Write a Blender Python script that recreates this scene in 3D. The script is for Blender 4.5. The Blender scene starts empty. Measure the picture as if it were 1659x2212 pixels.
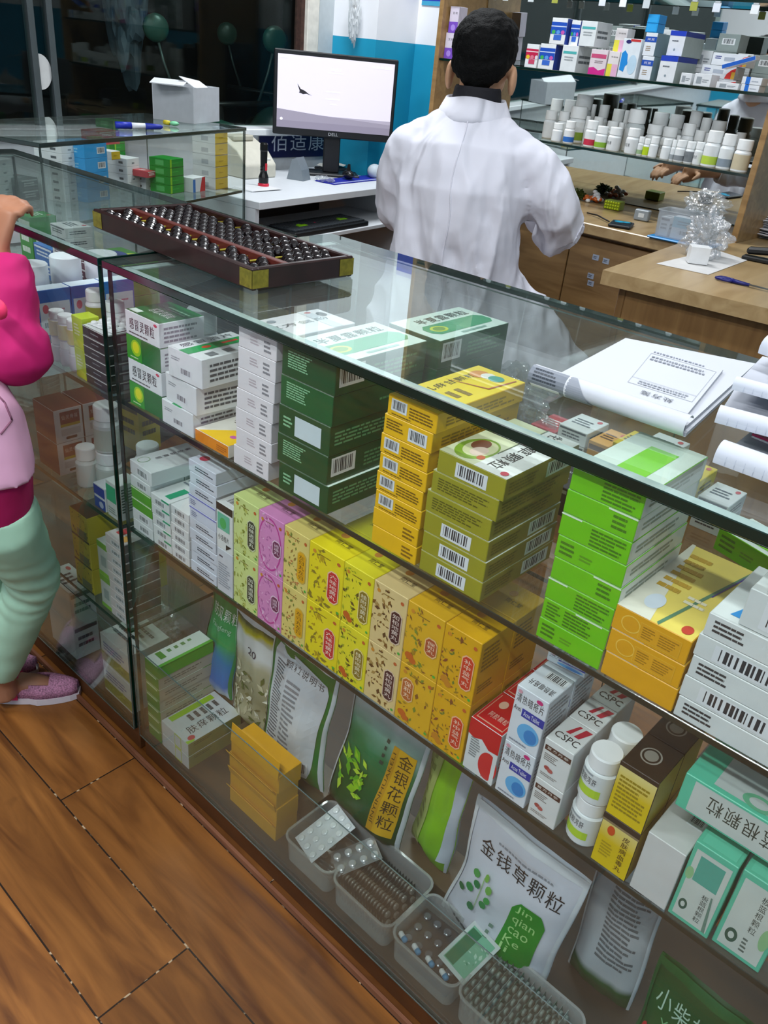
import bpy, math, random
import numpy as np
from mathutils import Vector, Matrix
random.seed(7)
SC = bpy.context.scene
COL = SC.collection
# ---------------------------------------------------------------- camera
F_PX = 1776.65
YAW, PIT, ROL = [math.radians(a) for a in (-39.979, -60.54, -5.896)]
def _rot(a, b, c):
    ca, sa, cb, sb, cc, sc_ = math.cos(a), math.sin(a), math.cos(b), math.sin(b), math.cos(c), math.sin(c)
    return (np.array([[cc, -sc_, 0], [sc_, cc, 0], [0, 0, 1]]) @ np.array([[1, 0, 0], [0, cb, -sb], [0, sb, cb]])
            @ np.array([[ca, -sa, 0], [sa, ca, 0], [0, 0, 1]]))
RC = _rot(YAW, PIT, ROL)
CAM = np.array([1.05206653, -0.61020228, 1.24547497])
cd = bpy.data.cameras.new('camera')
cam = bpy.data.objects.new('camera', cd)
COL.objects.link(cam)
cam.matrix_world = Matrix.Translation(Vector(CAM)) @ Matrix([list(r) for r in RC.T]).to_4x4()
cd.sensor_fit = 'HORIZONTAL'; cd.sensor_width = 36.0
cd.lens = 36.0 * F_PX / 1659.0
cd.clip_start = 0.02; cd.clip_end = 60
SC.camera = cam
def _ray(x, y):
    return RC.T @ np.array([(x - 829.5) / F_PX, -(y - 1106) / F_PX, -1.0])
def AZ(x, y, z):
    d = _ray(x, y); return CAM + (z - CAM[2]) / d[2] * d
def AY(x, y, v):
    d = _ray(x, y); return CAM + (v - CAM[1]) / d[1] * d
def AX(x, y, v):
    d = _ray(x, y); return CAM + (v - CAM[0]) / d[0] * d
# ---------------------------------------------------------------- world, light, exposure
SC.view_settings.view_transform = 'Standard'
SC.view_settings.look = 'None'
SC.view_settings.gamma = 1.0
SC.view_settings.use_curve_mapping = False
SC.view_settings.exposure = 0.18
SC.cycles.max_bounces = 10; SC.cycles.transparent_max_bounces = 32
SC.cycles.diffuse_bounces = 3; SC.cycles.glossy_bounces = 4; SC.cycles.transmission_bounces = 4
SC.cycles.caustics_reflective = False; SC.cycles.caustics_refractive = False
SC.cycles.sample_clamp_indirect = 4.0
try:
    SC.cycles.use_denoising = True
    SC.cycles.denoiser = 'OPENIMAGEDENOISE'
except Exception:
    pass
W = bpy.data.worlds.new('night'); SC.world = W; W.use_nodes = True
W.node_tree.nodes['Background'].inputs[0].default_value = (.010, .013, .018, 1)
W.node_tree.nodes['Background'].inputs[1].default_value = 0.35
CEIL = 2.75
def area(name, loc, sx, sy, power, color=(.93, .97, 1.0), rot=(0, 0, 0)):
    l = bpy.data.lights.new(name, 'AREA'); l.shape = 'RECTANGLE'; l.size = sx; l.size_y = sy
    l.energy = power; l.color = color
    o = bpy.data.objects.new(name, l); COL.objects.link(o); o.location = loc; o.rotation_euler = rot
    return o
TUBES = [(-1.10, 1.65, 34), (-0.9, -1.0, 30), (0.9, 0.55, 19), (0.9, -1.45, 42)]
for tx, ty, pw in TUBES:
    area('tube_light', (tx, ty, CEIL - .10), 1.2, .10, pw * 1.0)
# ---------------------------------------------------------------- materials
def lin(h):
    if not isinstance(h, str): return tuple(h) + (1,) if len(h) == 3 else h
    h = h.lstrip('#'); h = ''.join(c * 2 for c in h) if len(h) == 3 else h; v = [int(h[i:i + 2], 16) / 255 for i in (0, 2, 4)]
    return tuple((c / 12.92 if c <= .04045 else ((c + .055) / 1.055) ** 2.4) for c in v) + (1,)
MATS = {}
def node_mat(name):
    m = bpy.data.materials.new(name); m.use_nodes = True; nt = m.node_tree
    return m, nt, nt.nodes['Principled BSDF']
def pm(col, rough=.45, metal=0, spec=.4, noise=.05, scale=40, bump=0, name=None, trans=None, emit=0, coat=0):
    """procedural paint / card: base colour with faint mottling"""
    key = (str(col), rough, metal, spec, noise, scale, bump, name, emit, coat)
    if key in MATS: return MATS[key]
    m, nt, b = node_mat(name or 'paint')
    c = lin(col)
    b.inputs['Roughness'].default_value = rough; b.inputs['Metallic'].default_value = metal
    b.inputs['Specular IOR Level'].default_value = spec
    if coat: b.inputs['Coat Weight'].default_value = coat; b.inputs['Coat Roughness'].default_value = .1
    if emit: b.inputs['Emission Color'].default_value = c; b.inputs['Emission Strength'].default_value = emit
    if noise or bump:
        tc = nt.nodes.new('ShaderNodeTexCoord'); nz = nt.nodes.new('ShaderNodeTexNoise')
        nz.inputs['Scale'].default_value = scale; nz.inputs['Detail'].default_value = 2
        nt.links.new(tc.outputs['Object'], nz.inputs['Vector'])
        if noise:
            r = nt.nodes.new('ShaderNodeValToRGB'); r.color_ramp.elements[0].position = .3; r.color_ramp.elements[1].position = .7
            r.color_ramp.elements[0].color = tuple(x * (1 - noise) for x in c[:3]) + (1,)
            r.color_ramp.elements[1].color = tuple(min(1, x * (1 + noise * .5)) for x in c[:3]) + (1,)
            nt.links.new(nz.outputs['Fac'], r.inputs['Fac']); nt.links.new(r.outputs['Color'], b.inputs['Base Color'])
        else: b.inputs['Base Color'].default_value = c
        if bump:
            bp = nt.nodes.new('ShaderNodeBump'); bp.inputs['Strength'].default_value = bump; bp.inputs['Distance'].default_value = .004
            nt.links.new(nz.outputs['Fac'], bp.inputs['Height']); nt.links.new(bp.outputs['Normal'], b.inputs['Normal'])
    else: b.inputs['Base Color'].default_value = c
    MATS[key] = m
    return m
def grad(stops, axis=2, lo=0, hi=1, rough=.35, name='printed_film', warp=.25, scale=14):
    """printed colour run along an object axis, edges broken by noise"""
    key = ('g', str(stops), axis, lo, hi, rough)
    if key in MATS: return MATS[key]
    m, nt, b = node_mat(name); b.inputs['Roughness'].default_value = rough
    tc = nt.nodes.new('ShaderNodeTexCoord'); sp = nt.nodes.new('ShaderNodeSeparateXYZ'); nt.links.new(tc.outputs['Object'], sp.inputs[0])
    mr = nt.nodes.new('ShaderNodeMapRange'); mr.inputs[1].default_value = lo; mr.inputs[2].default_value = hi
    nt.links.new(sp.outputs[axis], mr.inputs[0])
    nz = nt.nodes.new('ShaderNodeTexNoise'); nz.inputs['Scale'].default_value = scale; nz.inputs['Detail'].default_value = 3
    nt.links.new(tc.outputs['Object'], nz.inputs['Vector'])
    ma = nt.nodes.new('ShaderNodeMath'); ma.operation = 'MULTIPLY_ADD'; ma.inputs[1].default_value = warp
    nt.links.new(nz.outputs['Fac'], ma.inputs[0]); nt.links.new(mr.outputs[0], ma.inputs[2])
    sb = nt.nodes.new('ShaderNodeMath'); sb.operation = 'SUBTRACT'; sb.inputs[1].default_value = warp * .5
    nt.links.new(ma.outputs[0], sb.inputs[0])
    r = nt.nodes.new('ShaderNodeValToRGB'); nt.links.new(sb.outputs[0], r.inputs['Fac'])
    els = r.color_ramp.elements
    while len(els) < len(stops): els.new(.5)
    for e, (p, c) in zip(els, stops): e.position = p; e.color = lin(c)
    nt.links.new(r.outputs['Color'], b.inputs['Base Color'])
    MATS[key] = m; return m
def glass(name='clear_glass', tint=(.975, .99, .98), dirt=.02, k=1.0, extra=0.0):
    key = ('glass', name)
    if key in MATS: return MATS[key]
    m = bpy.data.materials.new(name); m.use_nodes = True; nt = m.node_tree; nt.nodes.clear()
    out = nt.nodes.new('ShaderNodeOutputMaterial'); tr = nt.nodes.new('ShaderNodeBsdfTransparent'); gl = nt.nodes.new('ShaderNodeBsdfGlossy')
    df = nt.nodes.new('ShaderNodeBsdfDiffuse'); df.inputs[0].default_value = (.75, .82, .8, 1)
    tr.inputs[0].default_value = tint + (1,); gl.inputs['Roughness'].default_value = .01; gl.inputs[0].default_value = (.9, 1, .97, 1)
    lw = nt.nodes.new('ShaderNodeLayerWeight'); lw.inputs[0].default_value = .5
    pw = nt.nodes.new('ShaderNodeMath'); pw.operation = 'POWER'; pw.inputs[1].default_value = 5.0
    ma = nt.nodes.new('ShaderNodeMath'); ma.operation = 'MULTIPLY_ADD'; ma.inputs[1].default_value = .95 * k; ma.inputs[2].default_value = .042 * k + extra; ma.use_clamp = True
    nt.links.new(lw.outputs['Facing'], pw.inputs[0]); nt.links.new(pw.outputs[0], ma.inputs[0])
    mx = nt.nodes.new('ShaderNodeMixShader'); nt.links.new(ma.outputs[0], mx.inputs[0]); nt.links.new(tr.outputs[0], mx.inputs[1]); nt.links.new(gl.outputs[0], mx.inputs[2])
    # faint dust film
    tc = nt.nodes.new('ShaderNodeTexCoord'); nz = nt.nodes.new('ShaderNodeTexNoise'); nz.inputs['Scale'].default_value = 9; nz.inputs['Detail'].default_value = 5
    nt.links.new(tc.outputs['Object'], nz.inputs['Vector'])
    m2 = nt.nodes.new('ShaderNodeMath'); m2.operation = 'MULTIPLY'; m2.inputs[1].default_value = dirt
    nt.links.new(nz.outputs['Fac'], m2.inputs[0])
    mx2 = nt.nodes.new('ShaderNodeMixShader'); nt.links.new(m2.outputs[0], mx2.inputs[0]); nt.links.new(mx.outputs[0], mx2.inputs[1]); nt.links.new(df.outputs[0], mx2.inputs[2])
    nt.links.new(mx2.outputs[0], out.inputs[0]); MATS[key] = m
    return m
def film(name='clear_plastic', white=.16, gloss=.12, tint=(.93, .95, .95), bump=.6, scale=30):
    key = ('film', name)
    if key in MATS: return MATS[key]
    m = bpy.data.materials.new(name); m.use_nodes = True; nt = m.node_tree; nt.nodes.clear()
    out = nt.nodes.new('ShaderNodeOutputMaterial'); tr = nt.nodes.new('ShaderNodeBsdfTransparent'); gl = nt.nodes.new('ShaderNodeBsdfGlossy'); df = nt.nodes.new('ShaderNodeBsdfDiffuse')
    tr.inputs[0].default_value = tint + (1,); gl.inputs['Roughness'].default_value = .12; df.inputs[0].default_value = (.85, .88, .9, 1)
    tc = nt.nodes.new('ShaderNodeTexCoord'); nz = nt.nodes.new('ShaderNodeTexNoise'); nz.inputs['Scale'].default_value = scale; nz.inputs['Detail'].default_value = 3
    bp = nt.nodes.new('ShaderNodeBump'); bp.inputs['Strength'].default_value = bump; bp.inputs['Distance'].default_value = .01
    nt.links.new(tc.outputs['Object'], nz.inputs['Vector']); nt.links.new(nz.outputs['Fac'], bp.inputs['Height']); nt.links.new(bp.outputs[0], gl.inputs['Normal'])
    a = nt.nodes.new('ShaderNodeMixShader'); a.inputs[0].default_value = gloss; nt.links.new(tr.outputs[0], a.inputs[1]); nt.links.new(gl.outputs[0], a.inputs[2])
    b = nt.nodes.new('ShaderNodeMixShader'); b.inputs[0].default_value = white; nt.links.new(a.outputs[0], b.inputs[1]); nt.links.new(df.outputs[0], b.inputs[2])
    nt.links.new(b.outputs[0], out.inputs[0]); MATS[key] = m
    return m
def wood(c1, c2, name='wood', scale=(2, 30, 30), rough=.35, wave=6):
    key = ('wood', c1, c2, scale, rough)
    if key in MATS: return MATS[key]
    m, nt, b = node_mat(name); b.inputs['Roughness'].default_value = rough
    tc = nt.nodes.new('ShaderNodeTexCoord'); mp = nt.nodes.new('ShaderNodeMapping'); mp.inputs['Scale'].default_value = scale
    nz = nt.nodes.new('ShaderNodeTexNoise'); nz.inputs['Scale'].default_value = 1.6; nz.inputs['Detail'].default_value = 6; nz.inputs['Distortion'].default_value = .8
    r = nt.nodes.new('ShaderNodeValToRGB'); r.color_ramp.elements[0].position = .3; r.color_ramp.elements[1].position = .7
    r.color_ramp.elements[0].color = lin(c1); r.color_ramp.elements[1].color = lin(c2)
    nt.links.new(tc.outputs['Object'], mp.inputs[0]); nt.links.new(mp.outputs[0], nz.inputs['Vector']); nt.links.new(nz.outputs['Fac'], r.inputs['Fac']); nt.links.new(r.outputs['Color'], b.inputs['Base Color'])
    MATS[key] = m; return m
def mapped(fn, name='print_area'):
    return fn
# ---------------------------------------------------------------- glyph cache
GL = {}
def glyph(s):
    if s in GL: return GL[s]
    cu = bpy.data.curves.new('t', 'FONT'); cu.body = s; cu.size = 1; cu.resolution_u = 2
    o = bpy.data.objects.new('t', cu); COL.objects.link(o)
    dg = bpy.context.evaluated_depsgraph_get(); dg.update()
    me = bpy.data.meshes.new_from_object(o.evaluated_get(dg))
    v = [(p.co.x, p.co.y) for p in me.vertices]; f = [tuple(p.vertices) for p in me.polygons]
    bpy.data.objects.remove(o); bpy.data.curves.remove(cu); bpy.data.meshes.remove(me)
    if not v: v = [(0, 0), (1, 0), (1, 1)]; f = [(0, 1, 2)]
    xs = [p[0] for p in v]; ys = [p[1] for p in v]
    x0, x1, y0, y1 = min(xs), max(xs), min(ys), max(ys)
    if len(s) == 1 and ord(s) > 0x2e80: x0, x1, y0, y1 = min(0, x0), max(1, x1), min(-.12, y0), max(.88, y1)
    v = [((x - x0) / max(1e-6, x1 - x0), (y - y0) / max(1e-6, y1 - y0)) for x, y in v]
    GL[s] = (v, f); return GL[s]
BK = '#1c1c1e'
class G:
    """collects shapes for ONE mesh"""
    def __init__(s): s.v = []; s.f = []; s.m = []; s.sm = []; s.mats = []
    def mi(s, m):
        if isinstance(m, str): m = pm(m)
        if m not in s.mats: s.mats.append(m)
        return s.mats.index(m)
    def add(s, vs, fs, m, smooth=False):
        o = len(s.v); s.v += [tuple(map(float, p)) for p in vs]; k = s.mi(m)
        for f in fs: s.f.append(tuple(o + i for i in f)); s.m.append(k); s.sm.append(smooth)
    def box(s, x0, x1, y0, y1, z0, z1, m, bev=0, faces=None, M=None, skip=''):
        faces = faces or {}
        c = ((x0 + x1) / 2, (y0 + y1) / 2, (z0 + z1) / 2); h = (abs(x1 - x0) / 2, abs(y1 - y0) / 2, abs(z1 - z0) / 2)
        b = min(bev, min(h) * .9)
        V = {}; vs = []
        for i, sx in enumerate((-1, 1)):
            for j, sy in enumerate((-1, 1)):
                for k, sz in enumerate((-1, 1)):
                    for ax in range(3):
                        p = [c[0] + sx * (h[0] - (b if ax != 0 else 0)), c[1] + sy * (h[1] - (b if ax != 1 else 0)), c[2] + sz * (h[2] - (b if ax != 2 else 0))]
                        V[(sx, sy, sz, ax)] = len(vs); vs.append(p)
        nm = {(0, 1): 'R', (0, -1): 'L', (1, 1): 'B', (1, -1): 'F', (2, 1): 'T', (2, -1): 'D'}
        out = []
        for ax in range(3):
            o1, o2 = [a for a in range(3) if a != ax]
            for sg in (-1, 1):
                q = []
                for a, bb in ((-1, -1), (1, -1), (1, 1), (-1, 1)):
                    t = [0, 0, 0]; t[ax] = sg; t[o1] = a; t[o2] = bb
                    q.append(V[(t[0], t[1], t[2], ax)])
                if nm[(ax, sg)] not in skip: out.append((q, nm[(ax, sg)]))
        if b > 0:
            for ax in range(3):  # edges along ax
                o1, o2 = [a for a in range(3) if a != ax]
                for a in (-1, 1):
                    for bb in (-1, 1):
                        t0 = [0, 0, 0]; t0[o1] = a; t0[o2] = bb; t1 = list(t0); t0[ax] = -1; t1[ax] = 1
                        out.append(([V[(*t0, o1)], V[(*t1, o1)], V[(*t1, o2)], V[(*t0, o2)]], 'E'))
            for sx in (-1, 1):
                for sy in (-1, 1):
                    for sz in (-1, 1): out.append(([V[(sx, sy, sz, 0)], V[(sx, sy, sz, 1)], V[(sx, sy, sz, 2)]], 'E'))
        o = len(s.v); pts = [Vector(p) for p in vs]; cc = Vector(c)
        for q, n in out:
            nn = (pts[q[1]] - pts[q[0]]).cross(pts[q[2]] - pts[q[1]])
            if nn.dot(sum((pts[i] for i in q), Vector()) / len(q) - cc) < 0: q = q[::-1]
            s.f.append(tuple(o + i for i in q)); s.m.append(s.mi(faces.get(n, m))); s.sm.append(False)
        s.v += [tuple(M @ p) if M else tuple(p) for p in pts]
        return s
    def tube(s, pts, rad, m, n=10, cap=True, smooth=True, sx=1.0):
        P = [Vector(p) for p in pts]; R = rad if isinstance(rad, (list, tuple)) else [rad] * len(P)
        t0 = (P[1] - P[0]).normalized(); up = Vector((0, 0, 1)) if abs(t0.z) < .9 else Vector((1, 0, 0))
        vs = []; fs = []; u = t0.cross(up).normalized()
        for i, p in enumerate(P):
            t = (P[min(i + 1, len(P) - 1)] - P[max(i - 1, 0)]).normalized()
            u = (u - t * u.dot(t)).normalized(); w = t.cross(u)
            r = R[i]; ra, rb = (r if isinstance(r, (tuple, list)) else (r, r))
            for k in range(n):
                a = 2 * math.pi * k / n; vs.append(p + u * ra * math.cos(a) + w * rb * math.sin(a))
        for i in range(len(P) - 1):
            for k in range(n): fs.append((i * n + k, i * n + (k + 1) % n, (i + 1) * n + (k + 1) % n, (i + 1) * n + k))
        if cap: fs.append(tuple(range(n - 1, -1, -1))); fs.append(tuple((len(P) - 1) * n + k for k in range(n)))
        s.add(vs, fs, m, smooth)
        return s
    def lathe(s, prof, m, n=20, c=(0, 0, 0), sx=1, sy=1, smooth=True, ms=None):
        vs = []; 
        for r, z in prof:
            for k in range(n):
                a = 2 * math.pi * k / n; vs.append((c[0] + r * sx * math.cos(a), c[1] + r * sy * math.sin(a), c[2] + z))
        for i in range(len(prof) - 1):
            o = len(s.v)
            q = vs[i * n:(i + 2) * n]
            s.add(q, [(k, (k + 1) % n, n + (k + 1) % n, n + k) for k in range(n)], (ms[i] if ms else m), smooth)
        s.add(vs[:n], [tuple(range(n - 1, -1, -1))], m); s.add(vs[-n:], [tuple(range(n))], (ms[-1] if ms else m))
        return s
    def ball(s, c, r, m, n=16, k=10, M=None, smooth=True):
        r = r if isinstance(r, (tuple, list)) else (r, r, r); vs = []
        for i in range(k + 1):
            th = math.pi * i / k
            for j in range(n):
                a = 2 * math.pi * j / n
                p = Vector((r[0] * math.sin(th) * math.cos(a), r[1] * math.sin(th) * math.sin(a), r[2] * math.cos(th)))
                if M: p = M @ p
                vs.append(p + Vector(c))
        fs = [(i * n + j, (i + 1) * n + j, (i + 1) * n + (j + 1) % n, i * n + (j + 1) % n) for i in range(k) for j in range(n)]
        s.add(vs, fs, m, smooth); return s
    def prism(s, pts, z0, z1, m, M=None):
        n = len(pts); vs = [(x, y, z0) for x, y in pts] + [(x, y, z1) for x, y in pts]
        if M: vs = [M @ Vector(p) for p in vs]
        s.add(vs, [tuple(range(n - 1, -1, -1)), tuple(range(n, 2 * n))] + [(i, (i + 1) % n, n + (i + 1) % n, n + i) for i in range(n)], m); return s
    # --- printing on a face: fr(u, v, lift) -> xyz, u, v in 0..1
    def prints(s, fr, items, asp=1.0, lift0=.00025, sub=1):
        lift = lift0
        def strips(pts, col, nv=14, nu=10):
            ys_ = [p[1] for p in pts]; a, b = min(ys_), max(ys_); prev = None
            for j in range(nv + 1):
                y = a + (b - a) * (1e-4 + j / nv * (1 - 2e-4)); xs = []
                for i in range(len(pts)):
                    (xa, ya), (xb, yb) = pts[i], pts[(i + 1) % len(pts)]
                    if (ya - y) * (yb - y) <= 0 and ya != yb: xs.append(xa + (xb - xa) * (y - ya) / (yb - ya))
                if not xs: continue
                row_ = [fr(min(xs) + (max(xs) - min(xs)) * i / nu, y, lift) for i in range(nu + 1)]
                if prev: s.add(prev + row_, [(i, i + 1, nu + 2 + i, nu + 1 + i) for i in range(nu)], col)
                prev = row_
        for it in items:
            k = it[0]; lift += .00006
            if sub > 1 and k in 'eop':
                if k == 'e': q = [(it[1] + it[3] * math.cos(t * math.pi / 8), it[2] + it[4] * math.sin(t * math.pi / 8)) for t in range(16)]
                elif k == 'o':
                    _, a, b, c, d, _c = it; e = (c - a) * .2; q = [(a + e, b), (c - e, b), (c, b + e), (c, d - e), (c - e, d), (a + e, d), (a, d - e), (a, b + e)]
                else: q = it[1]
                strips(q, it[-1], 14 if k != 'e' or it[4] > .06 else 6, 10 if k != 'e' or it[3] > .06 else 4); continue
            P = lambda pts: [fr(u, v, lift) for u, v in pts]
            if k == 'r':
                _, a, b, c, d, col = it; n = sub
                vs = [fr(a + (c - a) * i / n, b + (d - b) * j / n, lift) for j in range(n + 1) for i in range(n + 1)]
                s.add(vs, [(j * (n + 1) + i, j * (n + 1) + i + 1, (j + 1) * (n + 1) + i + 1, (j + 1) * (n + 1) + i) for j in range(n) for i in range(n)], col)
            elif k == 'e':
                _, a, b, c, d, col = it; s.add(P([(a + c * math.cos(t * math.pi / 12), b + d * math.sin(t * math.pi / 12)) for t in range(24)]), [tuple(range(24))], col)
            elif k == 'o':  # clipped-corner plaque
                _, a, b, c, d, col = it; e = min(c - a, (d - b)) * .28; ey = min(.28 * (c - a) * asp, (d - b) * .2)
                s.add(P([(a + e, b), (c - e, b), (c, b + ey), (c, d - ey), (c - e, d), (a + e, d), (a, d - ey), (a, b + ey)]), [tuple(range(8))], col)
            elif k == 'p':
                s.add(P(it[1]), [tuple(range(len(it[1])))], it[2])
            elif k == 'bar':
                _, a, b, c, d = it[:5]; s.add(P([(a, b), (c, b), (c, d), (a, d)]), [(0, 1, 2, 3)], '#dfe3e6'); lift += .00006
                x = a + (c - a) * .08; rr = random.Random(3)
                while x < c - (c - a) * .1:
                    w = (c - a) * rr.choice((.015, .03, .05)); s.add([fr(x, b + (d - b) * .16, lift), fr(x + w, b + (d - b) * .16, lift), fr(x + w, d - (d - b) * .1, lift), fr(x, d - (d - b) * .1, lift)], [(0, 1, 2, 3)], '#2b3036')
                    x += w + (c - a) * rr.choice((.02, .03, .045))
            elif k == 'tl':  # rows of small print
                _, a, b, c, d, rows, col = it[:7]; rr = random.Random(int(a * 99 + rows)); cw = it[7] if len(it) > 7 else .09
                for i in range(rows):
                    y0 = d - (d - b) * (i + .75) / rows; y1 = d - (d - b) * (i + .25) / rows; x = a; end = c - (c - a) * rr.random() * .35
                    while x < end:
                        w = (c - a) * cw * rr.uniform(.5, 1.6); w = min(w, end - x)
                        s.add([fr(x, y0, lift), fr(x + w, y0, lift), fr(x + w, y1, lift), fr(x, y1, lift)], [(0, 1, 2, 3)], col); x += w + (c - a) * .018
            elif k in ('t', 'tv'):
                _, a, b, c, d, st, col = it[:7]; rot = it[7] if len(it) > 7 else 0
                if k == 't' and (ord(st[0]) > 0x2e80): units = [(i / len(st), 0, (i + .92) / len(st), 1, ch) for i, ch in enumerate(st)]
                elif k == 't': units = [(0, 0, 1, 1, st)]
                else: units = [(0, 1 - (i + .92) / len(st), 1, 1 - i / len(st), ch) for i, ch in enumerate(st)]
                for x0, y0, x1, y1, ch in units:
                    gv, gf = glyph(ch); vs = []
                    for gx, gy in gv:
                        x = x0 + (x1 - x0) * gx; y = y0 + (y1 - y0) * gy
                        if rot == 180: x, y = 1 - x, 1 - y
                        elif rot == 90: x, y = 1 - y, x
                        elif rot == 270: x, y = y, 1 - x
                        vs.append(fr(a + (c - a) * x, b + (d - b) * y, lift))
                    s.add(vs, gf, col)
            elif k == 'leaf':  # scattered printed foliage
                _, a, b, c, d, n_, cols = it[:7]; rr = random.Random(it[7] if len(it) > 7 else 5)
                for i in range(n_):
                    x = rr.uniform(a, c); y = rr.uniform(b, d); L = rr.uniform(.06, .19); t = rr.uniform(0, 6.28); w = L * rr.uniform(.3, .6)
                    dx, dy = math.cos(t) * L, math.sin(t) * L * asp; ex, ey = -math.sin(t) * w, math.cos(t) * w * asp
                    cl = lambda q: min(.99, max(.01, q))
                    s.add([fr(cl(x + p), cl(y + q), lift + i * 1e-6) for p, q in ((0, 0), (dx * .5 + ex * .5, dy * .5 + ey * .5), (dx, dy), (dx * .5 - ex * .5, dy * .5 - ey * .5))], [(0, 1, 2, 3)], rr.choice(cols))
        return s
    def build(s, name, parent=None, loc=(0, 0, 0), rz=0, rot=None, kind=None):
        me = bpy.data.meshes.new(name); me.from_pydata(s.v, [], s.f)
        for m in s.mats: me.materials.append(m)
        me.polygons.foreach_set('material_index', s.m); me.polygons.foreach_set('use_smooth', s.sm); me.update()
        o = bpy.data.objects.new(name, me); COL.objects.link(o); o.location = loc; o.rotation_euler = rot or (0, 0, rz)
        if parent: o.parent = parent
        if kind: o['kind'] = kind
        return o
def tag(o, label, cat, group=None, kind=None):
    if label: o['label'] = label
    if cat: o['category'] = cat
    if group: o['group'] = group
    if kind: o['kind'] = kind
    return o
def empty(name, loc=(0, 0, 0), rz=0, label=None, cat=None, group=None):
    o = bpy.data.objects.new(name, None); COL.objects.link(o); o.location = loc; o.rotation_euler = (0, 0, rz); o.empty_display_size = .05
    return tag(o, label, cat, group)
def dup(o, loc, rz=None, label=None, group=None):
    r = o.copy(); COL.objects.link(r); r.location = loc
    if rz is not None: r.rotation_euler = (0, 0, rz)
    if label: r['label'] = label
    if group: r['group'] = group
    for c in list(o.children):
        k = c.copy(); COL.objects.link(k); k.parent = r
        for g in list(c.children):
            q = g.copy(); COL.objects.link(q); q.parent = k
    return r
def struct(g, name, **kw): return g.build(name, kind='structure', **kw)
ORD = ['topmost', 'second from the top', 'third from the top', 'fourth from the top', 'fifth from the top', 'sixth from the top', 'seventh from the top', 'eighth from the top', 'ninth from the top', 'tenth from the top', 'eleventh from the top']
def ordw(k, n): return 'topmost' if k == 0 else ('lowest' if k == n - 1 else ORD[k])
# ---------------------------------------------------------------- cartons
def faces_of(w, d, h):
    return {'F': (lambda u, v, l: (u * w, -l, v * h), h and w / h), 'T': (lambda u, v, l: (u * w, v * d, h + l), w / d),
            'R': (lambda u, v, l: (w + l, u * d, v * h), d / h), 'L': (lambda u, v, l: (-l, d - u * d, v * h), d / h), 'B': (lambda u, v, l: (w - u * w, d + l, v * h), w / h)}
CC = {}
def carton_mesh(key, spec, w, d, h, bev=.0007):
    k = (key, round(w, 3), round(d, 3), round(h, 3))
    if k in CC: return CC[k]
    g = G(); base = spec.get('c', '#e9ecee'); fc = {a: (pm(b, .38) if isinstance(b, str) else b) for a, b in spec.get('f', {}).items()}
    g.box(0, w, 0, d, 0, h, pm(base, .38) if isinstance(base, str) else base, bev, fc)
    ff = faces_of(w, d, h)
    for a, items in spec.get('p', {}).items(): g.prints(ff[a][0], items, ff[a][1])
    o = g.build('medicine_carton'); CC[k] = o.data; bpy.data.objects.remove(o)
    return CC[k]
def carton(key, w, d, h, loc, rz=0, label='', group=None, name='medicine_carton', cat='box', rot=None):
    o = bpy.data.objects.new(name, carton_mesh(key, SPEC[key], w, d, h)); COL.objects.link(o)
    o.location = loc; o.rotation_euler = rot or (0, 0, rz)
    return tag(o, label, cat, group)
SPEC = {}
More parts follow.
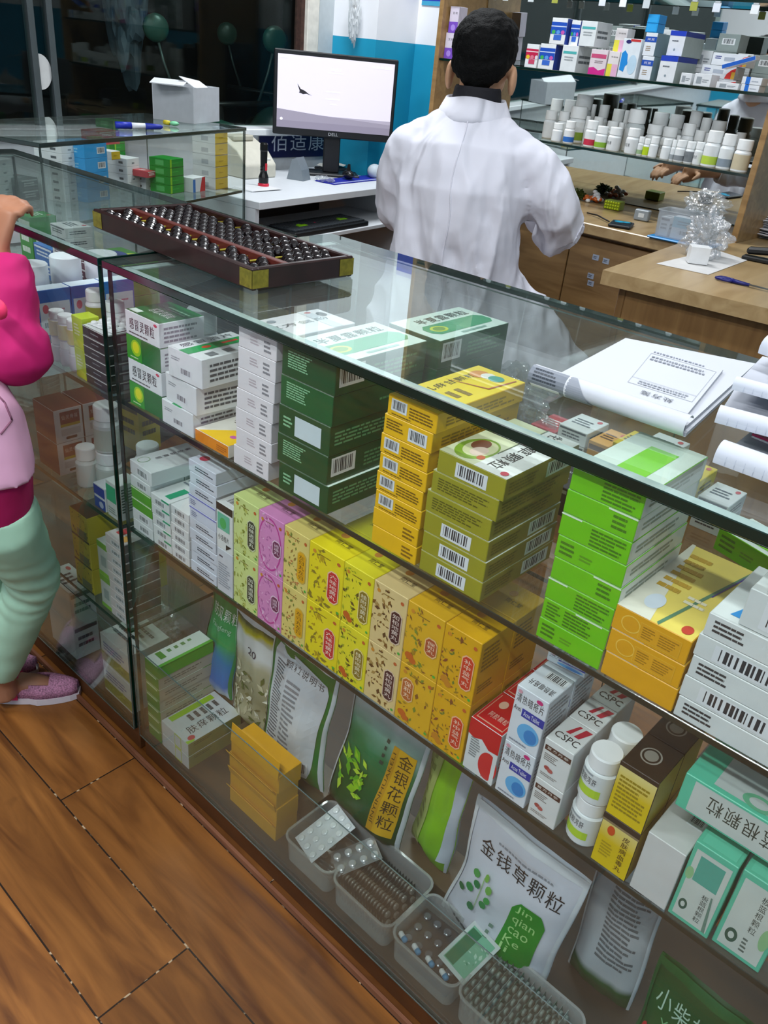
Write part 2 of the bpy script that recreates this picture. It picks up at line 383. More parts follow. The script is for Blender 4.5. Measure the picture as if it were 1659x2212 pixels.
# ================================================================ room
def floor_mat():
    m, nt, b = node_mat('wood_look_planks'); N = nt.nodes.new; L = nt.links.new
    tc = N('ShaderNodeTexCoord'); mp = N('ShaderNodeMapping'); mp.inputs['Location'].default_value = (-.379, .172, 0); L(tc.outputs['Object'], mp.inputs[0])
    br = N('ShaderNodeTexBrick'); br.offset = .5; br.inputs['Scale'].default_value = 1; br.inputs['Brick Width'].default_value = .778; br.inputs['Row Height'].default_value = .154
    br.inputs['Mortar Size'].default_value = .0015; br.inputs['Mortar Smooth'].default_value = .2; br.inputs['Bias'].default_value = 0
    br.inputs['Color1'].default_value = (0, 0, 0, 1); br.inputs['Color2'].default_value = (1, 1, 1, 1); L(mp.outputs[0], br.inputs['Vector'])
    m2 = N('ShaderNodeMapping'); m2.inputs['Scale'].default_value = (2.2, 16, 1); L(tc.outputs['Object'], m2.inputs[0])
    ad = N('ShaderNodeVectorMath'); ad.operation = 'ADD'; L(m2.outputs[0], ad.inputs[0]); mu = N('ShaderNodeVectorMath'); mu.operation = 'SCALE'; mu.inputs[3].default_value = 7; L(br.outputs['Color'], mu.inputs[0]); L(mu.outputs[0], ad.inputs[1])
    nz = N('ShaderNodeTexNoise'); nz.inputs['Scale'].default_value = 1.5; nz.inputs['Detail'].default_value = 7; nz.inputs['Distortion'].default_value = 1.1; L(ad.outputs[0], nz.inputs['Vector'])
    r = N('ShaderNodeValToRGB'); e = r.color_ramp.elements; e[0].position = .32; e[0].color = lin('#5a3212'); e[1].position = .72; e[1].color = lin('#97602c'); x = e.new(.5); x.color = lin('#7c4c20'); L(nz.outputs['Fac'], r.inputs['Fac'])
    hs = N('ShaderNodeHueSaturation'); L(r.outputs['Color'], hs.inputs['Color']); mr = N('ShaderNodeMapRange'); mr.inputs[3].default_value = .82; mr.inputs[4].default_value = 1.12; L(br.outputs['Color'], mr.inputs[0]); L(mr.outputs[0], hs.inputs['Value'])
    sp = N('ShaderNodeTexNoise'); sp.inputs['Scale'].default_value = 60; L(tc.outputs['Object'], sp.inputs['Vector'])
    r2 = N('ShaderNodeValToRGB'); r2.color_ramp.elements[0].position = .60; r2.color_ramp.elements[0].color = lin('#241509'); r2.color_ramp.elements[1].position = .66; r2.color_ramp.elements[1].color = lin('#b9a183'); L(sp.outputs['Fac'], r2.inputs['Fac'])
    # dark scuffs
    sc = N('ShaderNodeTexNoise'); sc.inputs['Scale'].default_value = 9; sc.inputs['Detail'].default_value = 3; L(tc.outputs['Object'], sc.inputs['Vector'])
    r3 = N('ShaderNodeValToRGB'); r3.color_ramp.elements[0].position = .24; r3.color_ramp.elements[0].color = (.45, .4, .35, 1); r3.color_ramp.elements[1].position = .33; L(sc.outputs['Fac'], r3.inputs['Fac'])
    ml = N('ShaderNodeMixRGB'); ml.blend_type = 'MULTIPLY'; ml.inputs[0].default_value = .7; L(hs.outputs[0], ml.inputs[1]); L(r3.outputs[0], ml.inputs[2])
    mx = N('ShaderNodeMixRGB'); L(br.outputs['Fac'], mx.inputs[0]); L(ml.outputs[0], mx.inputs[1]); L(r2.outputs[0], mx.inputs[2]); L(mx.outputs[0], b.inputs['Base Color'])
    b.inputs['Roughness'].default_value = .38; b.inputs['Specular IOR Level'].default_value = .35
    bp = N('ShaderNodeBump'); bp.inputs['Strength'].default_value = .35; bp.inputs['Distance'].default_value = .002; bp.invert = True
    L(br.outputs['Fac'], bp.inputs['Height']); L(bp.outputs[0], b.inputs['Normal'])
    return m
XW, YF, XR, YA, XS, YB = -1.93, -2.6, 2.6, 2.27, -1.67, 2.52
g = G(); g.box(XW - .1, XR, YF, YB + .1, -.1, 0, floor_mat()); struct(g, 'floor')
g = G(); g.box(XW - .1, XR, YF, YB + .1, CEIL, CEIL + .1, pm('#e8ebee', .8)); struct(g, 'ceiling')
WHT = pm('#f6f8fd', .75, noise=.03, scale=6); BLU = pm('#1b9fc6', .6, noise=.05, scale=8)
BL_Z = 1.262
def wall(name, x0, x1, y0, y1, BL_Z=BL_Z):
    g = G(); g.box(x0, x1, y0, y1, 0, BL_Z, BLU); g.box(x0, x1, y0, y1, BL_Z, CEIL, WHT); return struct(g, name)
wall('wall_back', XS, XR, YB, YB + .1)
wall('wall_corner', XW - .1, XS, YA, YB + .1)
wall('wall_front', XW - .1, XR, YF - .1, YF, .93)
wall('wall_right', XR, XR + .1, YF, YB + .1)
SILL = .89
g = G(); g.box(XW - .1, XW, YF, YA, 0, SILL, pm('#dfe4e8', .6)); g.box(XW - .1, XW, YF, YA, 2.55, CEIL, WHT); struct(g, 'wall_window_side')
# shop window: panes between steel mullions
GLW = glass('window_glass', (.8, .86, .84), .003, .42)
ym = [AX(88, 120, XW)[1], AX(128, 120, XW)[1]]
FR_ = pm('#4a5254', .45, .3)
ys = [YF + .02, -1.0, 0.1, ym[0], ym[1], YA - .14]
for i in range(5):
    g = G(); g.box(XW - .06, XW - .05, ys[i], ys[i + 1], SILL, 2.55, GLW); w = struct(g, 'window_%d' % (i + 1))
for i, y in enumerate(ys[1:5]):
    g = G(); g.box(XW - .075, XW - .035, y - .011, y + .011, SILL, 2.55, FR_, .003); struct(g, 'trim_%d' % (i + 1))
g = G(); g.box(XW - .09, XW + .05, YF, YA - .002, SILL - .022, SILL + .004, pm('#e9edf0', .4), .003); struct(g, 'trim_5')
g = G(); g.box(XW - .06, XW - .0, YA - .15, YA - .085, SILL, 2.55, pm('#e3e0d6', .7, noise=.12, scale=30), .002)
g.box(XW - .06, XW - .02, YA - .17, YA - .15, SILL, 2.55, pm('#4a332c', .8, noise=.4, scale=60)); g.box(XW - .06, XW - .0, YA - .085, YA, SILL, 2.55, pm('#b9c2c6', .6)); struct(g, 'trim_6')
# street beyond
g = G(); g.box(-7.5, XW - .1, -5, 8, -.16, -.12, pm('#3a3b3d', .9, noise=.2, scale=5)); struct(g, 'ground')
g = G(); g.box(-7.7, -7.5, -5, 8, -.2, 4, pm('#101418', .8)); struct(g, 'wall_street')
# ceiling lamps (things) above the tube lights
for i, (tx, ty, pw) in enumerate(TUBES):
    t = empty('ceiling_lamp', (tx, ty, CEIL), 0, ['white tube lamp on the ceiling over the pharmacist', 'white tube lamp on the ceiling above the customers at left', 'white tube lamp on the ceiling over the long glass counter', 'white tube lamp on the ceiling behind the viewer'][i], 'lamp')
    g = G(); g.box(-.64, .64, -.05, .05, -.04, -.0015, '#dfe3e6', .006); g.build('housing', t)
    g = G(); g.tube([(-.58, 0, -.065), (.58, 0, -.065)], .014, pm('#f4f8ff', .4, emit=6), 12); g.build('tube', t)
# ================================================================ glass counters
GLC = glass('counter_glass', (.972, .99, .982), .008)
GLS = glass('shelf_glass', (.93, .965, .945), .02)
GLT = glass('counter_top_glass', (.955, .985, .972), .03, 1.0)
EDG = pm('#06251f', .12, spec=.8, noise=.3, scale=14); EDL = pm('#4a5a56', .2, spec=.8, noise=.2, scale=20); SEAL = pm('#a9bcba', .5, noise=.2, scale=50)
def pane(name, x0, x1, y0, y1, z0, z1, parent, m=GLC, edge=EDG):
    d = [x1 - x0, y1 - y0, z1 - z0]; ax = d.index(min(d)); thin = {0: 'LR', 1: 'FB', 2: 'TD'}[ax]
    g = G(); g.box(x0, x1, y0, y1, z0, z1, edge, .0008, {k: m for k in thin}); return g.build(name, parent)
def counter(name, x0, x1, y1, label, shelves, base='#5b3418', top=.942):
    t = empty(name, (0, 0, 0), 0, label, 'display case')
    b = G(); b.box(x0, x1, .002, y1, .0, .058, pm(base, .5, noise=.25, scale=12), .002); b.build('plinth', t)
    b = G(); b.box(x0, x1, .001, y1, .0585, .067, pm('#3a332a', .45, noise=.18, scale=9), .001); b.build('bottom_board', t)
    pane('top_pane', x0 - .004, x1 + .004, -.008, y1 + .004, top, top + .011, t, GLT)
    pane('front_pane', x0 + .006, x1, -.006, 0, .0585, top - .0005, t)
    pane('lower_front_pane', x0, x1, -.0085, -.0065, .058, .2785, t, GLC, EDL)
    pane('side_pane', x0, x0 + .006, .0005, y1, .068, top - .0005, t); pane('side_pane', x1 - .006, x1, .0005, y1, .068, top - .0005, t)
    pane('sliding_pane', x0 + .007, (x0 + x1) / 2 + .02, y1 - .008, y1 - .003, .068, top - .0005, t, GLC, EDL)
    for z in shelves: pane('shelf', x0 + .0065, x1 - .0065, .0006, y1 - .01, z - .008, z, t, GLS)
    s = G(); s.box(x0, x1, .001, .028, top - .0022, top - .0006, SEAL); s.box(x0 + .006, x0 + .022, .029, y1, top - .0022, top - .0006, SEAL); s.build('seal_strip', t)
    return t
MAINC = counter('glass_counter', -.004, 1.32, .43, 'long glass pharmacy counter in the foreground, loaded with stacked medicine cartons', (.748, .523))
LEFTC = counter('glass_counter', -1.02, -.022, .36, 'glass counter with glass shelves at left, in front of the child', (.740, .510, .290))
g = G(); g.box(-1.6, 1.6, -.0175, -.0118, 0, .012, wood('#6b3f2a', '#8a5a40', 'trim', (3, 30, 30), .5)); struct(g, 'baseboard_counter')
# low rear counter, turned a little
P1 = AZ(528, 275, .965); P0 = AZ(0, 315, .965); RANG = math.atan2(P1[1] - P0[1], P1[0] - P0[0])
RLEN = math.hypot(P1[0] - P0[0], P1[1] - P0[1]) - .12
t = empty('glass_counter', (P1[0] - RLEN * math.cos(RANG), P1[1] - RLEN * math.sin(RANG), 0), RANG, 'rear glass counter below the shop window, pens and a paper box on top', 'display case')
b = G(); b.box(0, RLEN, 0.002, .40, 0, .50, pm('#20262a', .5), .002); b.build('cabinet_base', t)
pane('top_pane', -.004, RLEN + .004, -.006, .404, .955, .965, t, GLT)
pane('front_pane', 0, RLEN, -.005, 0, .50, .9545, t); pane('side_pane', 0, .006, .001, .40, .50, .9545, t); pane('side_pane', RLEN - .006, RLEN, .001, .40, .50, .9545, t)
pane('shelf', .007, RLEN - .007, .002, .39, .758, .766, t); REARC = t
# ================================================================ man's furniture
WD = wood('#8a6a42', '#a88658', 'oak_veneer', (3, 22, 22), .35); WDX = wood('#9c8058', '#b49a70', 'oak_top', (16, 2.5, 20), .28); WD2 = wood('#72522f', '#8d6c42', 'oak_side', (20, 20, 2.5), .4)
ZT = .80
t = empty('workbench', (0, 0, 0), 0, 'long oak veneer workbench under the mirror shelves', 'workbench')
g = G(); g.box(-1.22, -.0205, 1.93, 2.505, ZT - .035, ZT, WDX, .003); g.build('worktop', t)
g = G(); g.box(-1.2, -.022, 1.98, 2.50, 0, ZT - .0355, WD2, .002); cab = g.build('cabinet_body', t)
for i, (a, b_) in enumerate(((-1.18, -.80), (-.795, -.41), (-.405, -.024))):
    g = G(); g.box(a, b_, 1.962, 1.9795, .06, ZT - .05, WD, .002); dd = g.build('door', t)
    g = G(); g.box(b_ - .05 if i % 2 == 0 else a + .03, b_ - .03 if i % 2 == 0 else a + .05, 1.953, 1.9615, .45, .52, pm('#777777', .3, .8), .002); g.build('handle', dd)
for i, (px, py) in enumerate(((1287, 556), (1309, 564), (1276, 596), (1276, 612))):
    p = AY(px, py, 1.9615); g = G(); g.box(-.012, .012, -.001, 0, -.009, .009, '#b7c4d8', .0004); g.prints(lambda u, v, l: (-.010 + u * .02, -.001 - l, -.007 + v * .014), [('tl', .1, .15, .9, .85, 2, '#4a5568')])
    o = g.build('sticker', None, (p[0], 1.9612, p[2])); tag(o, ['blue-edged sticker on the oak door, upper left of the top pair', 'blue-edged sticker on the oak door, upper right of the top pair', 'small sticker on the oak door, upper one of the lower pair', 'small sticker on the oak door, lowest of all four'][i], 'sticker', 'stickers on the oak door')
DA = AZ(1302, 584, ZT); DB = AZ(1659, 661, ZT); dang = .10
t = empty('writing_desk', (DA[0], DA[1], 0), dang, 'oak veneer desk at right carrying a plastic bag and scissors', 'desk')
_R = Matrix.Rotation(-dang, 3, 'Z')
_pl = [tuple((_R @ Vector((x - DA[0], y - DA[1], 0)))[:2]) for x, y in ((DA[0], DA[1]), (1.35, DA[1] + .13), (1.35, 2.505), (-.019, 2.505), (-.019, 1.93))]
g = G(); g.prism(_pl, ZT - .034, ZT + .001, WDX); g.build('desktop', t)
g = G(); g.box(.06, 1.26, .035, .05, .0, ZT - .0345, WD2, .002); g.build('front_panel', t)
g = G(); g.box(.04, .0595, .036, .50, .0, ZT - .0345, WD2, .002); g.build('side_panel', t)
# shelving with mirror back
YS = 2.15; XL = AY(949, 100, YS)[0]; XRP = AY(1586, 463, YS)[0] + .01
ZU, ZL = 1.222, 1.0
t = empty('wall_shelf_unit', (0, 0, 0), 0, 'oak shelf unit with mirror back and glass shelves full of medicine', 'shelf unit')
for a in (XL - .02, XRP): 
    g = G(); g.box(a, a + .02, YS, 2.50, ZT + .0005, 2.0, WD, .0015); g.build('side_panel', t)
g = G(); mw = (XRP - XL) / 2 - .004; g.box(-mw, mw, -.004, .004, -.34, .60, '#333333', 0, {'F': pm('#dfe8e6', .02, 1.0, noise=0, name='mirror')}); mi_ = g.build('mirror', t, ((XL + XRP) / 2, 2.457, 1.145)); mi_.rotation_euler = (math.radians(2.2), 0, math.radians(2.6))
for z in (ZL, ZU, 1.455): pane('shelf', XL + .001, XRP - .001, YS + .005, 2.405, z - .008, z, t)
g = G(); g.box(XL, XRP, YS, 2.50, 1.985, 2.0, WD); g.build('top_board', t)
# price tags clipped under the top shelf
for i, px in enumerate((1064, 1090, 1145, 1197, 1300, 1345, 1396, 1500, 1550, 1634)):
    p = AY(px, 6, YS); c = ['#e6edf6', '#f6fbff', '#cfd8dc', '#a7ac4e'][i % 4]
    g = G(); g.box(-.012, .012, -.002, 0, -.020, .004, c, .002); g.box(-.008, .008, -.0025, .006, .004, .0085, '#c5ccd0')
    o = g.build('price_tag', None, (p[0], YS + .0035, 1.438)); tag(o, '%s price tag clipped under the highest glass shelf, %s from the left' % (['pale blue', 'white', 'grey', 'olive'][i % 4], ['first', 'second', 'third', 'fourth', 'fifth', 'sixth', 'seventh', 'eighth', 'ninth', 'last'][i]), 'price tag', 'price tags under the highest glass shelf')
# white computer desk
DZ = .735; Q0 = AZ(537, 440, DZ); Q1 = AZ(836, 404, DZ); wa = math.atan2(Q1[1] - Q0[1], Q1[0] - Q0[0]); WL = math.hypot(Q1[0] - Q0[0], Q1[1] - Q0[1]) + .1
t = empty('computer_desk', (Q0[0] + .055 * math.cos(wa), Q0[1] + .055 * math.sin(wa), 0), wa, 'white computer desk with keyboard tray standing under the window', 'desk')
LAM = pm('#d9dee3', .4, noise=.02)
g = G(); g.box(0, WL, 0, .50, DZ - .026, DZ, LAM, .002); g.build('desktop', t)
g = G(); g.box(0.0, .02, .02, .48, 0, DZ - .0265, LAM); g.build('leg', t)
g = G(); g.box(WL - .02, WL, .02, .48, 0, DZ - .0265, LAM); g.build('leg', t)
g = G(); g.box(.0205, WL - .0205, .46, .475, .2, DZ - .0265, pm('#2a2f33', .6)); g.build('back_panel', t)
KZ = .600
g = G(); g.box(.021, WL - .021, -.035, .30, KZ - .016, KZ, LAM, .002); g.build('keyboard_tray', t)
def on_desk(px, py, z=None): return AZ(px, py, DZ if z is None else z)
# ================================================================ printed cartons
GRN = '#0d5a2a'; DGR = '#0b4a24'; WH = '#e4e8ea'; WP = '#e6e1e6'
smallF = lambda c, x0=.06, x1=.6: ('tl', x0, .2, x1, .8, 4, c)
SPEC['cold_w'] = dict(c=WH, f={'T': '#0e7a3c'}, p={'F': [('tv' if 0 else 't', .12, .28, .88, .78, '感冒灵颗粒', BK), ('e', .9, .86, .05, .06, '#d0455a'), ('tl', .1, .1, .8, .2, 1, '#555555')],
    'T': [('t', .25, .30, .85, .55, '感冒灵颗粒', '#e9f5ec', 0), ('r', .05, .05, .3, .2, '#dff0e4'), ('tl', .3, .62, .9, .8, 2, '#9fd3b0')], 'R': [('tl', .1, .15, .9, .85, 4, '#7b8085')]})
SPEC['cold_g'] = dict(c='#0f6f2e', f={'R': WH}, p={'F': [('r', 0, 0, .45, 1, '#2f9a2e'), ('e', .28, .55, .15, .34, '#9ccf1e'), ('e', .28, .58, .1, .24, '#e2e51a'), ('tl', .1, .08, .4, .18, 1, '#cfe8b0')], 'R': [('tl', .1, .2, .9, .8, 4, '#7b8085')]})
SPEC['wg'] = dict(c='#dfe3e4', p={'F': [('bar', .35, .2, .7, .45), ('tl', .1, .6, .4, .75, 2, '#a0a6aa')],
    'T': [('r', .33, 0, .62, 1, '#0fa055'), ('e', .47, .35, .06, .07, '#d8502c'), ('r', .42, .6, .5, .85, '#d8402c'), ('t', .07, .1, .26, .95, '感冒清片', '#4b5055', 90), ('tl', .75, .1, .95, .9, 3, '#70767a')],
    'R': [('tl', .12, .15, .9, .82, 4, '#50555a')]})
SPEC['orange'] = dict(c='#e8e4da', f={'F': '#e88a12', 'L': '#e88a12'}, p={'T': [('p', [(.1, 0), (1, 0), (1, .6), (.55, .45)], '#f3c413'), ('e', .75, .25, .07, .05, '#c85aa0'), ('t', .15, .6, .7, .8, '小儿', '#2d2d30')], 'F': [('tl', .65, .2, .95, .7, 3, '#b8640c')]})
SPEC['plain'] = dict(c=WP, p={'F': [('tl', .32, .35, .55, .75, 3, '#c9bcc4'), ('tl', .68, .2, .92, .8, 3, '#8a8a92', .3)], 'T': [('r', 0, .72, 1, .84, '#c9ccd4'), ('e', .3, .9, .12, .05, '#2a2a2e'), ('e', .12, .8, .05, .04, '#b84a55'), ('t', .42, .1, .58, .9, '复方氨酚', '#3a3a40', 90), ('e', .2, .3, .07, .05, '#8d929c')]})
SPEC['ban'] = dict(c=DGR, f={'T': '#dcefe6'}, p={'F': [('tl', .12, .3, .6, .86, 7, '#8fc79a', .16)],
    'T': [('o', .42, .10, .80, .96, '#2e9a68'), ('e', .61, .26, .12, .10, '#c9d83a'), ('e', .61, .26, .08, .07, '#6f9a2a'), ('t', .14, .2, .36, .92, '半夏露颗粒', '#1e2a26', 90), ('tl', .87, .2, .93, .9, 1, '#7fa89a')],
    'R': [('bar', .04, .25, .3, .9), ('tl', .4, .2, .9, .75, 4, '#4f8f5f')]})
SPEC['ban2'] = dict(SPEC['ban'], p={'F': [('r', .33, .14, .84, .82, '#cfdde2'), ('tl', .1, .3, .28, .7, 3, '#8fc79a', .3)], 'T': SPEC['ban']['p']['T'], 'R': [('tl', .05, .3, .8, .8, 4, '#5f9f6f')]})
SPEC['banP'] = dict(c=DGR, f={'T': '#dcefe6', 'F': '#0c5a2c'}, p={'F': [('tl', .12, .3, .6, .86, 7, '#8fc79a', .16)], 'R': [('tl', .5, .4, .9, .55, 1, '#4f8f5f')]})
def yel(bar, n='y'):
    F = [('tl', .05, .62, .45, .88, 3, '#7a5a08'), ('tl', .5, .15, .95, .6, 3, '#7a5a08')]
    if bar == 1: F = [('bar', .08, .28, .40, .86), ('tl', .45, .2, .95, .78, 4, '#7a5a08', .18), ('tl', .1, .08, .6, .18, 1, '#7a5a08')]
    if bar == 2: F = [('bar', .52, .15, .9, .8), ('tl', .06, .3, .45, .85, 4, '#7a5a08', .2)]
    if bar == 0: F = [('tl', .68, .15, .95, .8, 3, '#8a640a', .4)]
    return dict(c='#eeba10', f={'T': '#f2d40f'}, p={'F': F, 'T': [('t', .16, .12, .34, .82, '小儿麻甘颗粒', '#4a3a10', 90), ('tl', .5, .1, .9, .5, 4, '#8a6d10', .2), ('e', .3, .84, .16, .08, '#d98a2a'), ('e', .45, .86, .12, .06, '#e9e4dc'), ('e', .62, .86, .14, .06, '#2f9a8a'), ('p', [(.1, .55), (.13, .55), (.82, .64), (.82, .66)], '#b5532a'), ('p', [(.8, .64), (.84, .64), (.9, .95), (.87, .95)], '#b5532a')],
        'R': [('tl', .1, .2, .9, .7, 3, '#a07d10')]})
for i in range(3): SPEC['y%d' % i] = yel(i)
def olive(bar):
    F = [('bar', .28, .14, .75, .8)] if bar else [('tl', .1, .2, .9, .8, 5, '#5c5a14')]
    return dict(c='#9a9726', f={'T': '#dfe3c8', 'R': '#96883a'}, p={'F': F, 'T': [('r', 0, 0, 1, .99, '#d3d9b4'), ('r', .52, 0, 1, 1, '#e4e7e4'), ('e', .28, .25, .24, .22, '#7ea52a'), ('e', .3, .27, .19, .17, '#d6d9a8'), ('e', .24, .33, .11, .1, '#7a3d22'), ('e', .34, .22, .10, .09, '#ead2c2'), ('e', .46, .14, .05, .04, '#c25a32'),
        ('t', .60, .06, .80, .98, '牡丹草颗粒', '#26282a', 270), ('r', .515, .3, .53, 1, '#5b6a4a'), ('e', .9, .06, .05, .035, '#d0455a')],
        'R': [('bar', .55, .15, .93, .85), ('tl', .05, .2, .45, .8, 4, '#6b622a')] if bar else [('tl', .05, .2, .9, .8, 4, '#6b622a')]})
SPEC['ol1'] = olive(1); SPEC['ol0'] = olive(0)
def lime(v):
    F = [[('tl', .06, .2, .28, .85, 3, '#3f7a12', .4), ('tl', .36, .3, .6, .6, 2, '#5a9a1a', .3)], [('tl', .45, .1, .95, .9, 5, '#3f7a12', .2), ('r', 0, .93, .3, 1, '#dfeeda')], [('tl', .68, .2, .96, .85, 3, '#3f7a12', .3), ('r', .6, .93, 1, 1, '#dfeeda')], [('tl', .06, .1, .3, .9, 5, '#3f7a12', .3), ('tl', .34, .1, .8, .9, 5, '#3f7a12', .2), ('r', .5, .93, .9, 1, '#dfeeda')]][v]
    return dict(c='#6cc40e', f={'R': '#dde5e0', 'T': '#d9e6dc'}, p={'F': F, 'T': [('r', .35, .15, .75, .8, '#7fd020'), ('e', .85, .12, .07, .06, '#d0455a')], 'R': [('tl', .1, .3, .9, .7, 2, '#8a9a8c', .2)]})
for i in range(4): SPEC['l%d' % i] = lime(i)
SPEC['bear'] = dict(c='#e3a414', f={'T': '#f3dc6a'}, p={'F': [('e', .24, .5, .13, .34, '#efc452'), ('e', .24, .5, .115, .30, '#e0a112'), ('r', .36, .12, .9, .8, '#e9b83a'), ('r', .365, .14, .895, .78, '#dfa21a'), ('tl', .4, .2, .58, .7, 5, '#a8760e', .3), ('tl', .62, .2, .88, .7, 5, '#a8760e', .2)],
    'T': [('p', [(0, 0), (.45, 0), (.05, 1), (0, 1)], '#e9e7d6'), ('p', [(.52, .02), (.56, .0), (.95, 1), (.90, 1)], '#5a8a6a'), ('p', [(.75, .5), (.77, .5), (.95, 1), (.92, 1)], '#4a3f8a'), ('e', .30, .2, .12, .09, '#dbe6f2'), ('e', .86, .08, .07, .045, '#c8402c'), ('tl', .12, .35, .5, .9, 6, '#c9a030', .2), ('tl', .55, .3, .92, .42, 2, '#f4ecd0', .2)]})
SPEC['bear0'] = dict(SPEC['bear'], p={'T': SPEC['bear']['p']['T']})
SPEC['wb'] = dict(c='#d6dcdb', p={'F': [('bar', .12, .12, .62, .85)], 'T': [('tl', .1, .1, .6, .4, 2, '#90989a')]})
SPEC['wt'] = dict(c='#d6dcdb', p={'F': [('tl', .05, .25, .26, .85, 3, '#33383c', .25), ('bar', .7, .1, .98, .8)], 'T': [('p', [(.1, .1), (.3, .1), (.2, .5)], '#1b87c9')]})
SPEC['logo'] = dict(c='#dbe1e0', p={'F': [('e', .4, .5, .25, .35, '#bfe0cc'), ('r', .3, .3, .55, .7, '#2f5a4a'), ('e', .47, .5, .08, .15, '#e0d020')]})
# ---- middle shelf
SPEC['mA'] = dict(c='#d5dbdb', p={'F': [('bar', .3, .2, .85, .75)], 'R': [('bar', .65, .3, .95, .9)], 'T': [('t', .3, .3, .42, .95, '感冒软胶囊', '#4a5055', 90), ('e', .25, .15, .14, .1, '#8fae8a'), ('e', .25, .15, .12, .085, '#d5dbdb')]})
SPEC['mAl'] = dict(c='#55a012', f={'T': '#d9e6dc'}, p={'F': [('r', 0, .88, 1, 1, '#d6ecc4')]})
SPEC['mB'] = dict(c='#dadfde', p={'F': [('bar', .2, .15, .8, .7), ('r', .6, .82, 1, 1, '#0a9a6a')], 'T': [('r', .5, .1, .8, .5, '#0a9a6a'), ('tl', .1, .6, .9, .9, 3, '#778')]})
SPEC['mC'] = dict(c='#dcdfdf', p={'F': [('bar', .15, .2, .85, .8)]})
SPEC['mD'] = dict(c='#ced6e2', p={'F': [('tl', .25, .3, .9, .7, 2, '#3c4a5a', .12)], 'T': [('e', .25, .2, .12, .09, '#c8405a'), ('t', .3, .3, .9, .6, '苯磺酸', '#445')]})
SPEC['mDb'] = dict(c='#ced6e6', p={'F': [('r', 0, .88, 1, 1, '#6a74c4'), ('tl', .08, .2, .3, .7, 3, '#7a84a4', .4)]})
SPEC['mE'] = dict(c='#dfe3e2', f={'T': '#d8dcdc'}, p={'F': [('r', 0, .84, 1, 1, '#14181a'), ('r', .08, .44, .82, .8, '#5fb89a'), ('e', .42, .6, .2, .12, '#3fae5a'), ('t', .1, .2, .8, .34, '小活络片', '#33383c'), ('p', [(.6, .04), (.95, .16), (.6, .16)], '#14181a')], 'T': [('bar', .2, .1, .9, .5)]})
SPEC['mE2'] = dict(c='#ccd2da', p={'F': [('tl', .15, .8, .5, .88, 1, '#556'), ('tl', .1, .15, .9, .7, 10, '#98a0ac', .2)]})
def herb(base, plq, pc, txt, tc, side='R', leaf=('#8a8a2a', '#6b6a1c', '#b08a3a'), n=26, fruit=None, seed=5, oval=None, frm='#e6d9a8', ty=None):
    x0, x1 = (.62, .86) if side == 'R' else (.16, .40)
    y0, y1 = ty or (.20, .70)
    it = []
    if oval: it += [('e', .46, .5, .46, .46, oval), ('e', .46, .5, .42, .43, base)]
    it += [('leaf', .04, .04, .55 if side == 'R' else .96, .95, n + 16, leaf, seed), ('leaf', .04, .02, .95, .16, n // 3, leaf, seed + 1)]
    if fruit: it += [('e', .2, .16, .12, .06, fruit), ('e', .3, .11, .1, .05, fruit)]
    it += [('e', .86, .88, .05, .028, '#c8602c'), ('e', .16, .88, .05, .03, '#d08a2a'), ('tl', .3, .86, .7, .885, 1, '#7a6020'), ('e', .92, .08, .04, .022, '#3fae3a')]
    it += [('o', x0 - .05, y0 - .02, x1 + .05, y1 + .02, frm), ('o', x0 - .025, y0, x1 + .025, y1, pc), ('tv', x0 + .01, y0 + .035, x1 - .01, y1 - .035, txt, tc)]
    return dict(c=base, p={'F': it, 'T': [('t', .35, .35, .8, .5, '同仁堂', '#2a2418'), ('e', .35, .68, .1, .1, '#d08a3a')], 'R': [('tl', .1, .5, .8, .9, 6, '#8a6a18'), ('tl', .1, .15, .6, .3, 3, '#8a6a18')]})
HB = [('hb_lightgreen', '#cfdf8e', '#23392c', '加味逍遥丸', '#e8efe0', 'light green', ('#8a9a3a', '#7a8a2a', '#b8c060'), None, None, '#cfd8b0'),
      ('hb_pink', '#d98cc4', '#6b2456', '逍遥丸', '#f0d8ea', 'pink', ('#b868a8', '#e8b8dc'), None, '#c2389a', '#e8c8e0'),
      ('hb_beige', '#e2cf78', '#e3a80c', '左归丸左归', '#3a2c10', 'beige', ('#9a7a3a', '#7a8a3a', '#c87a4a'), None, None, '#d8b040'),
      ('hb_yellow', '#ecd91a', '#c8202c', '六味地黄丸', '#f4e4d8', 'bright yellow', ('#b89a10', '#8a7a20'), None, None, '#f0c8a8'),
      ('hb_lemon', '#e6da28', '#8a7420', '桂附地黄丸', '#f0e8c8', 'lemon yellow', ('#7a8a1a', '#5a4a18', '#a8b020'), '#c8601c', None, '#e8d890'),
      ('hb_cream', '#dfc68a', '#3f1420', '知柏地黄丸', '#e8d8d0', 'cream', ('#7a5420', '#5a3a18', '#a8884a'), None, None, '#d8c0a8'),
      ('hb_gold', '#dfae1e', '#b0502c', '保和丸', '#f4dcc0', 'golden', ('#a8841a', '#7a8a2a', '#8a5a20'), '#c8641c', None, '#e8c088'),
      ('hb_amber', '#dea812', '#d03c22', '补中益气丸', '#f4dcc8', 'amber yellow', ('#9a7a1a', '#6a7a2a', '#8a4a28'), '#c88420', None, '#f0b890')]
for i, (k, b, plq, txt, tc, nm, lf, fr_, ov, fm) in enumerate(HB):
    SPEC[k] = herb(b, None, plq, txt, tc, 'R', lf, 26, fr_, i, ov, fm, (.36, .62) if len(txt) == 3 else None)
SPEC['hb_gold2'] = herb('#dfae1e', None, '#b8642c', '保和丸', '#f4dcc0', 'L', HB[6][6], 26, '#c8641c', 17, None, '#e8c088', (.42, .78))
